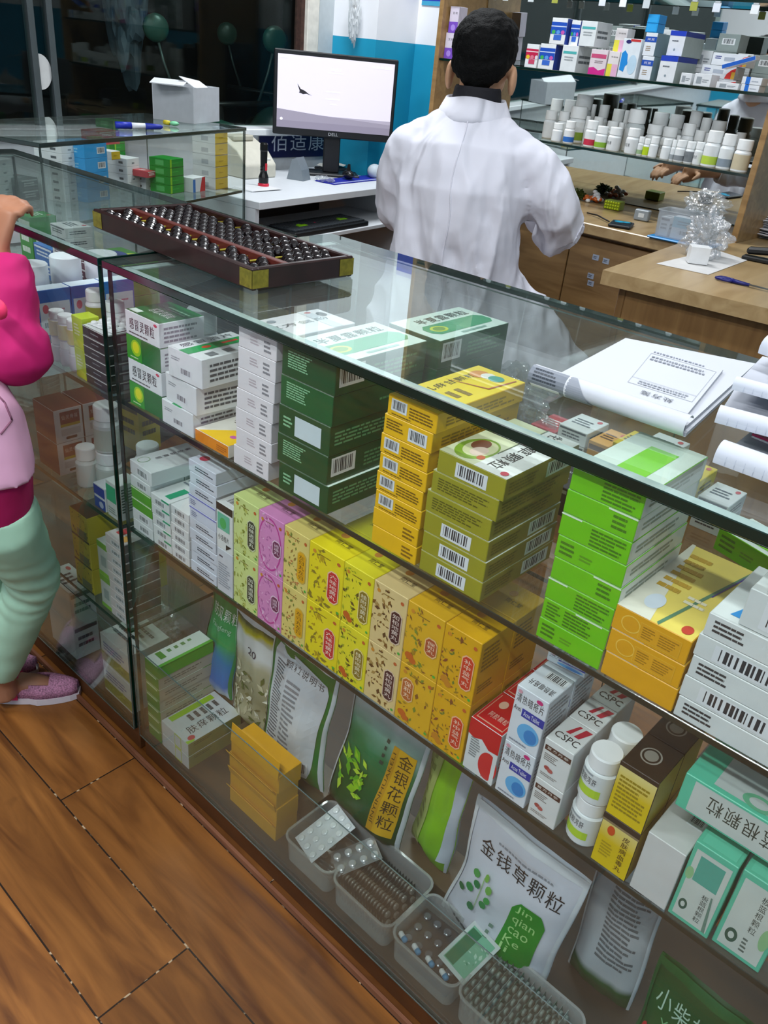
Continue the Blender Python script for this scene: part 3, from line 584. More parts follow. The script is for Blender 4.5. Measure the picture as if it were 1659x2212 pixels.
SPEC['red'] = dict(c='#d9dfe0', f={'T': '#c41420'}, p={'F': [('r', 0, .78, 1, 1, '#c41420'), ('p', [(0, .8), (0, .7), (.2, .66), (.45, .72), (.7, .6), (1, .62), (1, .8)], '#c41420'), ('e', .76, .3, .3, .26, '#cf2c30'), ('r', .88, .0, 1, .6, '#d9dfe0'), ('tl', .12, .3, .45, .68, 8, '#8a9094', .3), ('t', .6, .04, .85, .1, '200g', '#c8505a')],
    'T': [('r', .08, .08, .92, .11, '#e0a890'), ('r', .08, .11, .1, .92, '#e0a890'), ('r', .9, .11, .92, .92, '#e0a890'), ('e', .35, .7, .12, .12, '#e0b8a0'), ('t', .25, .25, .85, .42, '阿胶颗粒', '#f0c8b8')], 'R': [('tl', .1, .2, .9, .8, 8, '#e08080')]})
SPEC['acne'] = dict(c='#dbe2ea', p={'F': [('t', .06, .74, .94, .9, '清热暗疮片', '#2a2c30'), ('r', .3, .54, 1, .68, '#1d34a0'), ('t', .36, .57, .86, .65, 'Acne Tablet', '#e8ecf6'), ('t', .04, .6, .26, .68, 'Anti', '#2a2c30'), ('e', .62, .3, .34, .17, '#5fb0e6'), ('e', .7, .28, .2, .12, '#2c84cc'), ('e', .75, .93, .1, .035, '#c82c78'), ('e', .14, .93, .07, .03, '#d8a0b0'), ('tl', .1, .05, .8, .1, 1, '#8a94a4')],
    'T': [('bar', .3, .6, .95, .9), ('t', .1, .2, .9, .42, '清热暗疮片', '#2a2c30', 180)], 'R': [('tl', .1, .3, .9, .9, 8, '#8a9098')]})
SPEC['cspc'] = dict(c='#dde0df', p={'F': [('r', .06, .74, .96, .86, '#4a2c24'), ('t', .12, .77, .9, .84, '复方丹参', '#e4dcd4'), ('tl', .1, .5, .6, .68, 4, '#8a8480'), ('e', .28, .34, .1, .05, '#a84a44'), ('e', .4, .31, .1, .05, '#b8605a'), ('tl', .1, .12, .8, .2, 2, '#9a9490')],
    'T': [('p', [(.3, .5), (.75, .5), (.95, .9), (.5, .9)], '#b8203a'), ('p', [(.45, .5), (.58, .5), (.72, .9), (.6, .9)], '#dcd8d4'), ('t', .1, .2, .9, .42, 'CSPC', '#26282a')]})
SPEC['blood'] = dict(c='#2c241c', f={'F': grad([(0, '#e0c40c'), (.55, '#d9bc12'), (1, '#e2d690')], 2, 0, .07, .4), 'R': '#c0a420', 'L': '#c0a420'}, p={'F': [('r', 0, .93, 1, 1, '#2c241c'), ('tl', .1, .15, .92, .8, 9, '#9a8414', .12)],
    'T': [('e', .45, .5, .26, .22, '#9a968c'), ('e', .45, .5, .22, .19, '#2c241c'), ('e', .45, .5, .17, .145, '#8a867c')]})
SPEC['blood2'] = dict(SPEC['blood'], p={'F': [('r', 0, .9, 1, 1, '#2c241c'), ('r', 0, .86, 1, .9, '#8a7a5a'), ('e', .3, .74, .1, .09, '#d0501c'), ('tv', .62, .08, .82, .8, '皮肤病血毒丸', '#4a2c14'), ('tl', .15, .2, .5, .5, 5, '#b09818')], 'T': SPEC['blood']['p']['T']})
SPEC['blank'] = dict(c='#cfd1cf', p={'T': [('bar', .55, .5, .95, .95)]})
SPEC['teal'] = dict(c='#5cc0a0', p={'F': [('r', .09, .05, .92, .93, '#c6cfc8'), ('r', .22, .56, .8, .88, '#52a694'), ('tv', .55, .1, .72, .48, '板蓝根颗粒', '#2a3a34'), ('e', .24, .22, .1, .07, '#3a5a4c'), ('e', .24, .22, .05, .035, '#c6cfc8'), ('e', .12, .62, .09, .08, '#8fbf8a'), ('p', [(.82, .05), (.9, .05), (.78, .5), (.74, .5)], '#6a8a7c')], 'T': [('r', .1, .1, .9, .9, '#66cbab')]})
SPEC['teal2'] = dict(c='#5cc0a0', p={'F': [('r', .09, .05, .92, .93, '#c6cfc8'), ('tv', .5, .36, .66, .86, '板蓝根颗粒', '#2a3a34'), ('e', .28, .22, .12, .09, '#3a5a4c'), ('e', .28, .22, .06, .045, '#c6cfc8'), ('tl', .5, .1, .62, .3, 4, '#5a6a64'), ('e', .85, .4, .1, .14, '#8fbf8a')], 'T': [('r', .1, .1, .9, .9, '#66cbab')]})
SPEC['teallie'] = dict(c='#58c4a2', p={'F': [('r', .07, .06, 1, .94, '#c3ccc7'), ('t', .16, .3, .72, .8, '板蓝根颗粒', '#2a3a34', 180), ('e', .86, .5, .07, .3, '#3a4a44')],
    'T': [('r', .16, .06, 1, .96, '#b8c2c0'), ('p', [(.78, .06), (.9, .06), (1, .5), (1, .96), (.96, .96)], '#2fae2f'), ('p', [(.9, .06), (1, .06), (1, .4)], '#4fb0a8'), ('e', .42, .14, .1, .1, '#5fae88'), ('e', .42, .14, .06, .06, '#b8c2c0'), ('t', .25, .5, .4, .95, '国药准字', '#4a5a54', 90), ('tl', .5, .4, .7, .9, 3, '#7a8a84')]})
# ================================================================ upper shelf of the long counter (z = .748)
Z1, Z2, Z0 = .7482, .5232, .0673
def stack(keys, x0, x1, y, z, d, H, fmt, name, dx=None, grp=None, rz=0, jit=0.0):
    n = len(keys); h = H / n; out = []
    for k in range(n):  # k = 0 lowest
        off = (dx[k] if dx else random.uniform(-jit, jit)); yo = random.uniform(0, jit)
        o = carton(keys[k], x1 - x0, d, h - .0004, (x0 + off, y + yo, z + k * h), rz, fmt % ordw(n - 1 - k, n) if '%s' in fmt else fmt, grp)
        o.name = name; out.append(o)
    return out
stack(['cold_g', 'cold_w', 'cold_g', 'cold_w'], .021, .104, .006, Z1, .075, .142, 'green and white cold remedy carton, %s in the corner stack of four', 'medicine_carton', grp='green and white cold remedy stack')
for k, (x0, x1, y, hz, lab) in enumerate(((.106, .180, .004, .036, 'lowest'), (.112, .188, .004, .041, 'middle'), (.128, .200, .003, .042, 'top'))):
    o = carton('wg', x1 - x0, .11, hz - .0005, (x0, y + (0, .004, 0)[k], Z1 + (0, .036, .078)[k]), (0, -.05, .04)[k], '%s white carton with green band in the loose stack of three' % lab, 'white cartons with green band')
carton('orange', .074, .09, .018, (.184, .004, Z1), .0, 'small flat carton with orange front edge on the upper shelf')
stack(['plain'] * 7, .270, .340, .003, Z1, .13, .1903, 'plain white carton, %s in the tall stack of seven', 'medicine_carton', dx=[0, .005, .004, .006, .008, .009, .010], grp='tall stack of plain white cartons')
stack(['ban2', 'ban', 'ban2', 'banP', 'ban'], .359, .448, .004, Z1, .155, .190, 'dark green granule carton, %s in the big front stack of five', 'medicine_carton', dx=[0, -.004, -.003, -.001, 0], grp='front stack of dark green cartons')
stack(['banP', 'ban', 'banP', 'banP', 'ban'], .372, .458, .172, Z1, .145, .190, 'dark green granule carton, %s in the rear stack of five', 'medicine_carton', grp='rear stack of dark green cartons')
stack(['y0', 'y0', 'y1', 'y1', 'y1', 'y1', 'y2', 'y1'], .523, .590, .003, Z1, .155, .184, 'yellow syrup carton, %s in the stack of eight', 'medicine_carton', dx=[0, -.001, 0, -.001, .001, .0, .002, .005], grp='stack of yellow cartons')
ol = stack(['ol1', 'ol1', 'ol1', 'ol0', 'ol0', 'ol1'], .596, .680, .003, Z1, .135, .148, 'olive green carton, %s in the stack of six', 'medicine_carton', dx=[0, 0, -.001, -.002, .002, .006], grp='stack of olive cartons')
stack(['l0', 'l3', 'l1', 'l2', 'l0', 'l1', 'l2', 'l1'], .751, .822, .003, Z1, .125, .190, 'lime green carton, %s in the stack of eight', 'medicine_carton', dx=[0, .0005, 0, .001, 0, -.001, -.001, .0], grp='stack of lime green cartons')
stack(['bear0', 'bear', 'bear'], .8245, .897, .003, Z1, .16, .079, 'golden yellow children\'s carton, %s in the stack of three', 'medicine_carton', dx=[0, -.001, -.002], grp='stack of golden children\'s cartons')
stack(['wt', 'wb', 'wt', 'wb', 'wt'], .899, 1.03, .003, Z1, .11, .114, 'white carton with bar codes, %s in the wide stack of five', 'medicine_carton', dx=[0, -.001, 0, -.001, .001], grp='wide stack of white cartons')
stack(['wb', 'wb'], .935, 1.06, .005, Z1 + .1142, .10, .072, 'white carton with bar codes, %s of the two topping the wide stack', 'medicine_carton', dx=[-.012, 0], grp='wide stack of white cartons')
# behind: green tube carton, open grey carton, fillers near the staff side
o = carton('l0', .10, .06, .03, (.80, .32, Z1), -.3, 'bright green printed carton lying behind the lime stack')
g = G(); g.box(0, .10, 0, .07, 0, .05, '#8a8878', .001); g.box(0, .10, 0, .001, .0505, .085, '#a4a290'); g.box(0, .001, 0.002, .07, .0505, .08, '#94927f')
o = g.build('open_carton', None, (.90, .22, Z1), -.35); tag(o, 'open grey card carton with raised flaps behind the white stack', 'box')
BACKC = {'bk_w': ('#d8dddd', '#3c4650'), 'bk_b': ('#3f78b8', '#dfe8f0'), 'bk_y': ('#d8c024', '#5a4a10'), 'bk_g': ('#3f9a4a', '#e0f0e0'), 'bk_o': ('#d8a050', '#5a3010'), 'bk_r': ('#b8404a', '#f0e0e0'), 'bk_k': ('#24282c', '#c0c4c8'), 'bk_p': ('#8a62b8', '#eee4f4'), 'bk_t': ('#5aa8a0', '#e4f0ee')}
for k, (a, b) in BACKC.items(): SPEC[k] = dict(c=a, p={'F': [('tl', .15, .3, .85, .7, 2, b, .2), ('r', .05, .8, .95, .92, b)], 'T': [('tl', .15, .3, .85, .7, 3, b, .2), ('e', .8, .82, .08, .08, '#c8505a')], 'R': [('tl', .15, .3, .85, .7, 2, b, .2)], 'B': [('tl', .15, .3, .85, .7, 2, b, .2), ('r', .05, .1, .4, .3, b)]})
CN = {'bk_w': 'white', 'bk_b': 'blue', 'bk_y': 'yellow', 'bk_g': 'green', 'bk_o': 'tan', 'bk_r': 'red', 'bk_k': 'black', 'bk_p': 'purple', 'bk_t': 'teal'}
def row(seq, x, y, z, lab, grp, dirx=1, rz=0):
    """seq: (key, w, d, h, n)"""
    cnt = {}
    for (k, w, d, h, n) in seq:
        cnt[k] = cnt.get(k, 0) + 1
        for j in range(n):
            o = carton(k, w, d, h - .0005, (x, y, z + j * h), rz, '%s carton, %s, %s' % (CN[k], ordw(n - 1 - j, n) if n > 1 else 'single', lab % (['first', 'second', 'third', 'fourth', 'fifth'][cnt[k] - 1] + ' ' + CN[k] + ' stack')), grp)
        x += w + .004
row([('bk_w', .06, .09, .02, 3), ('bk_b', .055, .08, .025, 2), ('bk_w', .07, .09, .022, 2), ('bk_k', .06, .07, .02, 2)], .03, .30, Z1, '%s along the staff side, left', 'cartons along the staff side of the upper shelf')
row([('bk_r', .04, .06, .05, 1), ('bk_w', .045, .06, .022, 3), ('bk_o', .03, .06, .06, 1), ('bk_y', .03, .06, .07, 1), ('bk_w', .045, .06, .016, 5), ('bk_y', .04, .06, .03, 2), ('bk_w', .04, .06, .022, 2)], .50, .352, Z1, '%s behind the yellow stack', 'cartons behind the yellow and lime stacks')
row([('bk_k', .09, .07, .04, 1), ('bk_w', .05, .06, .05, 1), ('bk_y', .06, .06, .045, 1)], .55, .235, Z1, '%s beside the plastic bag', 'cartons beside the plastic bag')
# ================================================================ middle shelf (z = .523)
MG = 'white prescription cartons on the middle shelf'
stack(['mA', 'mA', 'mAl', 'mAl', 'mA'], .008, .063, .004, Z2, .09, .100, 'thin carton, %s in the leftmost middle-shelf stack', 'medicine_carton', grp=MG)
carton('mA', .062, .105, .024, (.006, .006, Z2 + .1004), -.03, 'large pale carton lying on top of the leftmost middle-shelf stack')
stack(['mB'] * 5, .066, .114, .003, Z2, .09, .092, 'green cornered carton, %s in the second middle-shelf stack', 'medicine_carton', grp=MG, jit=.001)
stack(['mC'] * 6, .117, .162, .003, Z2, .08, .094, 'small bar-coded carton, %s in the third middle-shelf stack', 'medicine_carton', grp=MG, jit=.001)
stack(['mD', 'mD', 'mD', 'mD', 'mD', 'mDb', 'mDb', 'mD', 'mD', 'mD'], .166, .229, .003, Z2, .085, .190, 'pale blue carton, %s in the tall middle-shelf stack', 'medicine_carton', grp=MG, jit=.002)
stack(['mE2', 'mE'], .2315, .2675, .003, Z2, .06, .15, '%s of two upright cartons, black and teal, beside the light green herbal box', 'medicine_carton')
HX = [.270, .3235, .3745, .4225, .4845, .5345, .5880, .6430, .6940]
for i, (k, b, plq, txt, tc, nm, *_r) in enumerate(HB):
    w = HX[i + 1] - HX[i] - .0006; low = 'hb_gold2' if k == 'hb_gold' else k
    for r_ in range(2):
        for dd in range(2):
            if dd and i < 3: continue
            o = carton(low if r_ == 0 else k, w, .062, .0885, (HX[i], .003 + dd * .0632, Z2 + r_ * .089), 0, '%s herbal pill box, %s%s' % (nm, ['lower', 'upper'][r_], [' front row', ' rear row'][dd]), 'herbal pill boxes')
            o.name = 'herbal_pill_box'
for dd in range(3):
    carton('red', .0425, .06, .077, (.6965, .003 + dd * .061, Z2), 0, 'red and white carton beside the amber herbal boxes, %s' % ['front', 'middle', 'rearmost'][dd], 'red and white cartons')
for dd in range(2):
    for r_ in range(2): carton('acne', .0395, .05, .0775, (.7435, .003 + dd * .051, Z2 + r_ * .078), 0, 'white carton with blue splash, %s, %s' % (['lower', 'upper'][r_], ['front', 'rear'][dd]), 'white cartons with blue splash')
carton('acne', .045, .04, .012, (.742, .06, Z2 + .1565), .1, 'white carton lying flat on the blue splash cartons')
for dd in range(3):
    for r_ in range(2): carton('cspc', .0345, .045, .0565, (.788, .003 + dd * .046, Z2 + r_ * .057), 0, 'white carton with maroon band and red corner mark, %s, %s' % (['lower', 'upper'][r_], ['front', 'middle', 'rear'][dd]), 'white cartons with red corner mark')
for dd in range(2):
    for r_ in range(2): carton(['blood2', 'blood'][r_], .0405, .055, .071, (.8685, .003 + dd * .056, Z2 + r_ * .0715), 0, 'yellow carton with black lid, %s, %s' % (['lower', 'upper'][r_], ['front', 'rear'][dd]), 'yellow cartons with black lids')
carton('blank', .039, .075, .082, (.9145, .003, Z2), 0, 'blank white carton beside the black and yellow ones')
carton('teal', .041, .04, .105, (.9560, .005, Z2), 0, 'teal granule box standing upright, left one of two'); carton('teal2', .046, .04, .105, (1.0005, .008, Z2), 0, 'teal granule box standing upright, right one of two')
carton('teallie', .15, .10, .042, (.9255, .012, Z2 + .123), .0, 'large teal carton lying across the upright teal boxes')
carton('blank', .10, .05, .04, (.96, .05, Z2 + .0), 0, 'plain carton behind the upright teal boxes'); carton('blank', .10, .05, .082, (.96, .102, Z2 + .0), 0, 'tall plain carton at the back behind the teal boxes')
# pill bottles
def bottle_parts(t, r, h, body, cap, label=None, capf=.30, neck=.8, text=None, tcol='#20242a'):
    hb = h * (1 - capf)
    g = G(); prof = [(r * .92, 0), (r, .003), (r, hb * .86), (r * neck, hb * .985), (r * neck, hb)]
    ms = [body, body, body, body]
    g.lathe(prof, body, 24)
    bd = g.build('bottle_body', t)
    if label:
        lo, hi, c2 = label; g = G(); n = 24; q = []
        g.lathe([(r + .0003, hb * lo), (r + .0003, hb * hi)], c2, 24, smooth=True); lb = g.build('bottle_label', bd)
        if text:
            g = G()
            for a0, a1, v0, v1, st, col in text:
                fr = lambda u, v, l: ((r + .0005 + l) * math.cos(u), (r + .0005 + l) * math.sin(u), hb * v)
                g.prints(fr, [('t', a0, v0, a1, v1, st, col) if st != '#' else ('r', a0, v0, a1, v1, col)], 1, sub=1 if st != '#' else 6)
            g.build('lettering', lb) if 0 else (g.build('label_print', bd))
    g = G(); rc = r * (neck + .08) if neck < .95 else r
    g.lathe([(rc, hb), (rc * 1.02, hb + .001), (rc * 1.02, h - .002), (rc * .95, h)], cap, 24); g.build('cap', t)
def bottle(r, h, loc, label, body='#e6eaec', cap='#eef1f2', lab=None, grp=None, rot=None, text=None, capf=.30, neck=.8):
    t = empty('pill_bottle', loc, 0, label, 'bottle', grp); bottle_parts(t, r, h, pm(body, .35), pm(cap, .4), lab, capf, neck, text)
    if rot: t.rotation_euler = rot
    return t
TX = [(-2.5, -1.3, .60, .82, '龙胆泻肝', '#1c2a3a'), (-2.6, -1.0, .25, .50, '#', '#b7d83a'), (-2.4, -1.6, .88, .93, '#', '#9aa4ac')]
for r_ in range(2): bottle(.0185, .062, (.847, .024, Z2 + r_ * .0622), ['lower', 'upper'][r_] + ' white bottle with lime label in the front pair', lab=(.06, .94, '#dde3e4'), text=TX, grp='bottles with lime labels')
bottle(.0185, .062, (.848, .064, Z2), 'white bottle standing behind the pair, lower one', grp='bottles with lime labels'); bottle(.0185, .062, (.848, .064, Z2 + .0622), 'white bottle standing behind the pair, upper one', grp='bottles with lime labels')
# ================================================================ bottom board of the long counter
def pouch(name, p0, p1, y, h, th, front, back, prints, label, tilt=0.0, lean=-.06, seed=1, seal='#d8dee2', zb=None, rz=0.0):
    x0 = AY(*p0, y)[0]; x1 = AY(*p1, y)[0]; w = x1 - x0; zb = Z0 if zb is None else zb; rr = random.Random(seed); ph = [rr.uniform(0, 6) for _ in range(8)]
    def dep(u, v):
        e = max(0, math.sin(math.pi * min(1, max(0, u)))) ** .55; f = (1 - v) ** .5 * (.25 + .75 * min(1, v / .10)) if v < 1 else 0
        return th * e * (f + .06 * max(0, 1 - v)) * .5
    def wr(u, v): return .0016 * (math.sin(9 * u + 7 * v + ph[0]) + math.sin(17 * v - 8 * u + ph[1]) * .7 + math.sin(23 * u + ph[2] + 5 * v) * .5) * min(1, (1 - v) * 4 + .5)
    def mp(u, v, sgn, l=0):
        pin = 1 - .10 * math.sin(math.pi * v) ** 2 * (1 - v) + (.02 * math.sin(7 * v + ph[3]))
        x = (u - .5) * w * pin + .004 * math.sin(5 * v + ph[4]); d = dep(u, v)
        return (x, sgn * (d + l) + wr(u, v) + lean * 0 + .012 * math.sin(2.2 * v + ph[5]) * v, v * h - (0 if v > .08 else (.08 - v) * h * .12 * math.cos((u - .5) * 3)))
    g = G(); NU, NV = 18, 26
    for sgn, m in ((-1, front), (1, back)):
        vs = [mp(i / NU, j / NV, sgn) for j in range(NV + 1) for i in range(NU + 1)]
        fs = [(j * (NU + 1) + i, j * (NU + 1) + i + 1, (j + 1) * (NU + 1) + i + 1, (j + 1) * (NU + 1) + i) for j in range(NV) for i in range(NU)]
        g.add(vs, fs if sgn < 0 else [f[::-1] for f in fs], m, True)
    fr = lambda u, v, l: mp(u, v, -1, l * 4 + .0003)
    o = g.build(name, None, ((x0 + x1) / 2, y, zb + .004), 0, rot=(lean, tilt, rz)); tag(o, label, 'pouch')
    g = G(); g.prints(fr, [('r', 0, 0, .035, 1, seal), ('r', .965, 0, 1, 1, seal), ('r', 0, .93, 1, .985, seal)], 1, sub=12); g.build('sealed_edge', o)
    if prints:
        g = G(); g.prints(fr, prints, w / h, sub=12); g.build('printed_panel', o)
    return o
def film_m(c, r=.3): return pm(c, r, spec=.6, noise=.06, scale=12)
pouch('granule_pouch', (440, 1370), (505, 1390), .135, .24, .05, grad([(0, '#e0e6ea'), (.12, '#2f6fc0'), (.3, '#2a7fb8'), (.42, '#2aa05a'), (1, '#0b7f3a')], 2, 0, .27), film_m('#0b6a34'),
      [('t', .18, .70, .95, .82, '防风颗粒', '#dff0e6'), ('t', .25, .6, .8, .66, 'Fangfeng', '#a8d4b8')], 'green pouch with blue base at the left end of the bottom shelf', tilt=.02, seed=3, seal='#2a8a4a', zb=.128)
pouch('herb_pouch', (502, 1440), (596, 1475), .130, .24, .05, grad([(0, '#c8c63a'), (.07, '#c9c4a0'), (.3, '#8f8a68'), (.55, '#b5b394'), (.66, '#e2e4e2'), (.78, '#d8dad6'), (.82, '#d0c81a'), (.87, '#0d4a2a'), (1, '#0d4a2a')], 2, 0, .25, warp=.1, scale=30), film_m('#d8dcdc'),
      [('leaf', .12, .12, .88, .5, 60, ('#c8c2a0', '#e4e0cc', '#7a7448', '#5f6a34'), 9), ('t', .4, .66, .6, .72, '20', '#445')], 'dark green and white pouch showing dried flowers and seeds', seed=8, tilt=.02, zb=.122)
pouch('granule_pouch', (576, 1500), (712, 1545), .112, .27, .055, film_m('#0e7a2c'), film_m('#e0e4e6'),
      [('p', [(.14, .14), (.22, .08), (.84, .08), (.9, .16), (.93, .82), (.88, .88), (.14, .92), (.1, .86)], '#cfd5db'), ('t', .3, .8, .88, .86, '颗粒说明书', '#33383c'), ('tl', .16, .2, .34, .82, 26, '#6a7078', .3), ('tl', .38, .2, .6, .74, 14, '#8a9098', .4), ('bar', .62, .11, .86, .2)], 'green pouch turned to its back, long white instruction panel', seed=11, tilt=.03, zb=.127)
pouch('granule_pouch', (722, 1640), (888, 1700), .128, .26, .06, grad([(0, '#08401a'), (.45, '#0b5a24'), (.66, '#1f7a4a'), (.82, '#8fb4ac'), (.92, '#ccd4d8'), (1, '#dcdfe4')], 2, 0, .26), film_m('#cfd4d8'),
      [('r', .66, .12, .93, .78, '#d8a812'), ('r', .66, .12, .73, .78, '#c89410'), ('tv', .745, .16, .915, .77, '金银花颗粒', '#3a2a0c'), ('t', .675, .18, .72, .74, 'JINYINHUAKELI', '#5a4210', 90), ('leaf', .1, .28, .5, .55, 34, ('#8fc41a', '#b8dc3a', '#5fae1a'), 21), ('tl', .56, .6, .6, .8, 4, '#33443a', .9)], 'white to green honeysuckle pouch with yellow vertical title strip', seed=5, tilt=.04, zb=.110)
pouch('granule_pouch', (898, 1700), (1000, 1745), .165, .27, .05, grad([(0, '#6aa81a'), (.3, '#86c41e'), (1, '#8fd022')], 2, 0, .27), film_m('#c9d2da'),
      [('r', .04, .0, .38, .9, '#a8b86a'), ('p', [(.84, .1), (.97, .1), (.97, .92), (.8, .92), (.86, .5)], '#c4ced8'), ('tl', .1, .15, .3, .8, 8, '#7a8a4a', .4)], 'lime green pouch with white folded edge', seed=6, tilt=.07, zb=.110, seal='#c4ced8', rz=-.25)
pouch('granule_pouch', (982, 1850), (1250, 1900), .125, .245, .055, film_m('#cfd4de', .28), film_m('#c4cad4', .28),
      [('t', .14, .70, .92, .82, '金钱草颗粒', '#1c2024'), ('o', .56, .14, .86, .62, '#158a1e'), ('t', .6, .54, .74, .60, 'Jin', '#a8dc8a'), ('t', .6, .44, .8, .52, 'qian', '#a8dc8a'), ('t', .6, .37, .78, .42, 'cao', '#a8dc8a'), ('t', .6, .29, .74, .35, 'Ke', '#a8dc8a'), ('t', .6, .22, .67, .28, 'li', '#a8dc8a'),
       ('p', [(.28, .30), (.285, .30), (.27, .58), (.26, .58)], '#8fb87a'), ('e', .18, .56, .035, .03, '#4a9a4a'), ('e', .22, .50, .035, .026, '#1f7a44'), ('e', .17, .44, .04, .03, '#2a8a4a'), ('e', .10, .38, .035, .025, '#1f6a3a'), ('e', .25, .32, .035, .035, '#2a7a4a'), ('e', .34, .42, .035, .028, '#2a8a4a'), ('e', .36, .47, .03, .026, '#3a9a4a'), ('e', .34, .54, .03, .03, '#6aa84a'), ('e', .29, .6, .02, .03, '#7ab04a'),
       ('tl', .08, .12, .9, .15, 1, '#3a4044', .08), ('tl', .46, .14, .5, .36, 4, '#6a8a7a', .8), ('tl', .3, .85, .9, .875, 1, '#8a9098', .04)], 'big white pouch with green plaque and printed leaf sprig', seed=2, tilt=.05, zb=.077)
pouch('granule_pouch', (1262, 1950), (1425, 2010), .20, .28, .05, grad([(0, '#1a5a26'), (.12, '#1a5a26'), (.16, '#b8bec2'), (1, '#b8bec2')], 2, 0, .28, warp=.05), film_m('#8a9094'), [('tl', .35, .25, .9, .8, 18, '#6a7074', .2)], 'shaded white pouch of small print behind the leaf sprig pouch', seed=13)
pouch('granule_pouch', (1395, 2080), (1700, 2120), .10, .235, .06, grad([(0, '#2a5fb0'), (.2, '#2a6a8a'), (.35, '#0a5a22'), (1, '#06441a')], 2, 0, .235), film_m('#0a4a1e'),
      [('t', .10, .70, 1.0, .84, '小柴胡颗粒', '#a8c8b4'), ('t', .2, .60, .95, .67, 'Xiaochaihu Keli', '#6fae7a'), ('e', .09, .5, .035, .06, '#c01c28')], 'dark green pouch with white title at the right end of the bottom shelf', seed=15, seal='#0c5a28', tilt=.06, zb=.080)
SPEC['brn'] = dict(c='#5a4c38')
SPEC['gs'] = dict(c='#2c8a1e', p={'F': [('r', .05, .80, .85, .95, '#c8e4b8')], 'R': [('r', 0, 0, 1, 1, '#b5b0a0'), ('tl', .1, .3, .9, .7, 2, '#7a7668')], 'T': [('r', .0, .0, 1, .8, '#d0dcd4')]})
SPEC['gst'] = dict(c='#2c8a1e', f={'T': '#cbd8d0'}, p={'T': [('tl', .2, .3, .4, .8, 4, '#4f8a4a', .3), ('r', .1, .15, .6, .25, '#2c8a1e'), ('r', .85, 0, 1, 1, '#46a82a')], 'R': [('r', 0, 0, 1, .9, '#46a82a')]})
stack(['gs'] * 6 + ['gst'], .010, .052, .005, Z0, .12, .185, 'green edged carton, %s in the bottom shelf corner stack of seven', 'medicine_carton', grp='bottom shelf corner stack of green cartons', dx=[0, 0, .0005, -.0005, .001, .0, .001])
SPEC['fy'] = dict(c='#d4d8da', f={'R': '#8a9448'}, p={'T': [('r', .04, .1, .2, .9, '#9ccc1e'), ('t', .55, .15, .8, .9, '肤痒颗粒', '#2c3034', 90), ('tl', .25, .3, .5, .9, 5, '#4a5054', .2), ('e', .88, .12, .07, .06, '#c8384a'), ('p', [(.9, 0), (1, 0), (1, .12), (.96, .14)], '#9ccc1e')], 'F': [('r', .5, 0, .75, 1, '#c8d850'), ('r', .52, .1, .73, .9, '#d4d8da')], 'R': [('tl', .1, .6, .5, .85, 2, '#5a6430')]})
q0 = AY(360, 1545, .006); q1 = AY(418, 1600, .006); fyx = q0[0] + .002
for k in range(2): carton('fy', .082, .12, .031, (.0545, .005, Z0 + k * .0315), 0, ['lower', 'upper'][k] + ' white carton with lime corner beside the green edged stack', 'pair of white and lime cartons')
SPEC['yo'] = dict(c='#dfa30e', p={'F': [('r', 0, .0, 1, .02, '#f0d060')], 'T': [('tl', .3, .3, .7, .7, 3, '#9a7410')]})
for k in range(4):
    h = .039; w = .122; z = Z0 + k * h
    g = G(); g.box(0, w, 0, .048, 0, h - .0006, '#dfa30e', .0006)
    c = G(); L = (.014, .018, .016, .034)[k]; a = (.5, .25, .45, -.1)[k]
    o = g.build('medicine_carton', None, (.240 + (0, .001, -.001, .004)[k], .018, z)); tag(o, 'golden yellow carton, %s in the stack with open front flaps' % ordw(3 - k, 4), 'box', 'golden cartons with open flaps')
    c.box(0, w - .002, -.0011, 0, -L * .1, L, '#e9ab10', .0003); f = c.build('open_flap', o, (.001, -.001, h - .004)); f.rotation_euler = (a, 0, 0)
for k, (x0_, x1_, y0_, hh, lb_) in enumerate(((.012, .145, .130, .058, 'behind the lime cornered pair'), (.150, .240, .105, .052, 'behind the golden stack, left'), (.245, .385, .085, .057, 'right behind the golden stack'), (.390, .690, .128, .040, 'long low one behind the bins'))):
    carton('bk_o' if 0 else 'brn', x1_ - x0_, .075, hh, (x0_, y0_, Z0), 0, 'brown storage carton under the pouches, ' + lb_, None, 'storage_carton')
# ---- clear bins with blister packs
BINM = film('bin_plastic', .20, .10, (.82, .84, .80), .1, 12)
def bin_(x0, x1, y0, y1, h, label, name='plastic_bin', z=Z0, m=BINM, rz=0):
    w = x1 - x0; d = y1 - y0; g = G(); r = .016
    def ring(e, z): 
        pts = []
        for cx, cy, a0 in ((w - r, r, -90), (w - r, d - r, 0), (r, d - r, 90), (r, r, 180)):
            for k in range(5):
                a = math.radians(a0 + k * 22.5); pts.append((cx + (r + e) * math.cos(a), cy + (r + e) * math.sin(a), z))
        return pts
    R = [ring(-.004, .0), ring(0, h), ring(.003, h + .0008), ring(.003, h + .003), ring(-.001, h + .003), ring(-.0018, h - .002), ring(-.006, .002)]
    n = 20; vs = [p for q in R for p in q]; fs = [(i * n + k, i * n + (k + 1) % n, (i + 1) * n + (k + 1) % n, (i + 1) * n + k) for i in range(len(R) - 1) for k in range(n)]
    g.add(vs, fs + [tuple(range(n - 1, -1, -1)), tuple(range(6 * n, 7 * n))], m, False)
    return tag(g.build(name, None, (x0, y0, z), rz), label, 'bin')
bin_(.392, .497, .008, .115, .052, 'clear plastic bin with a white blister pack on top, beside the golden cartons')
bin_(.503, .622, .008, .120, .054, 'clear plastic bin packed with dark blister strips set on edge')
bin_(.628, .745, .008, .105, .054, 'clear plastic bin with blue and white capsule strips')
bin_(.751, .900, .008, .110, .056, 'clear plastic bin of green and silver strips at the right')
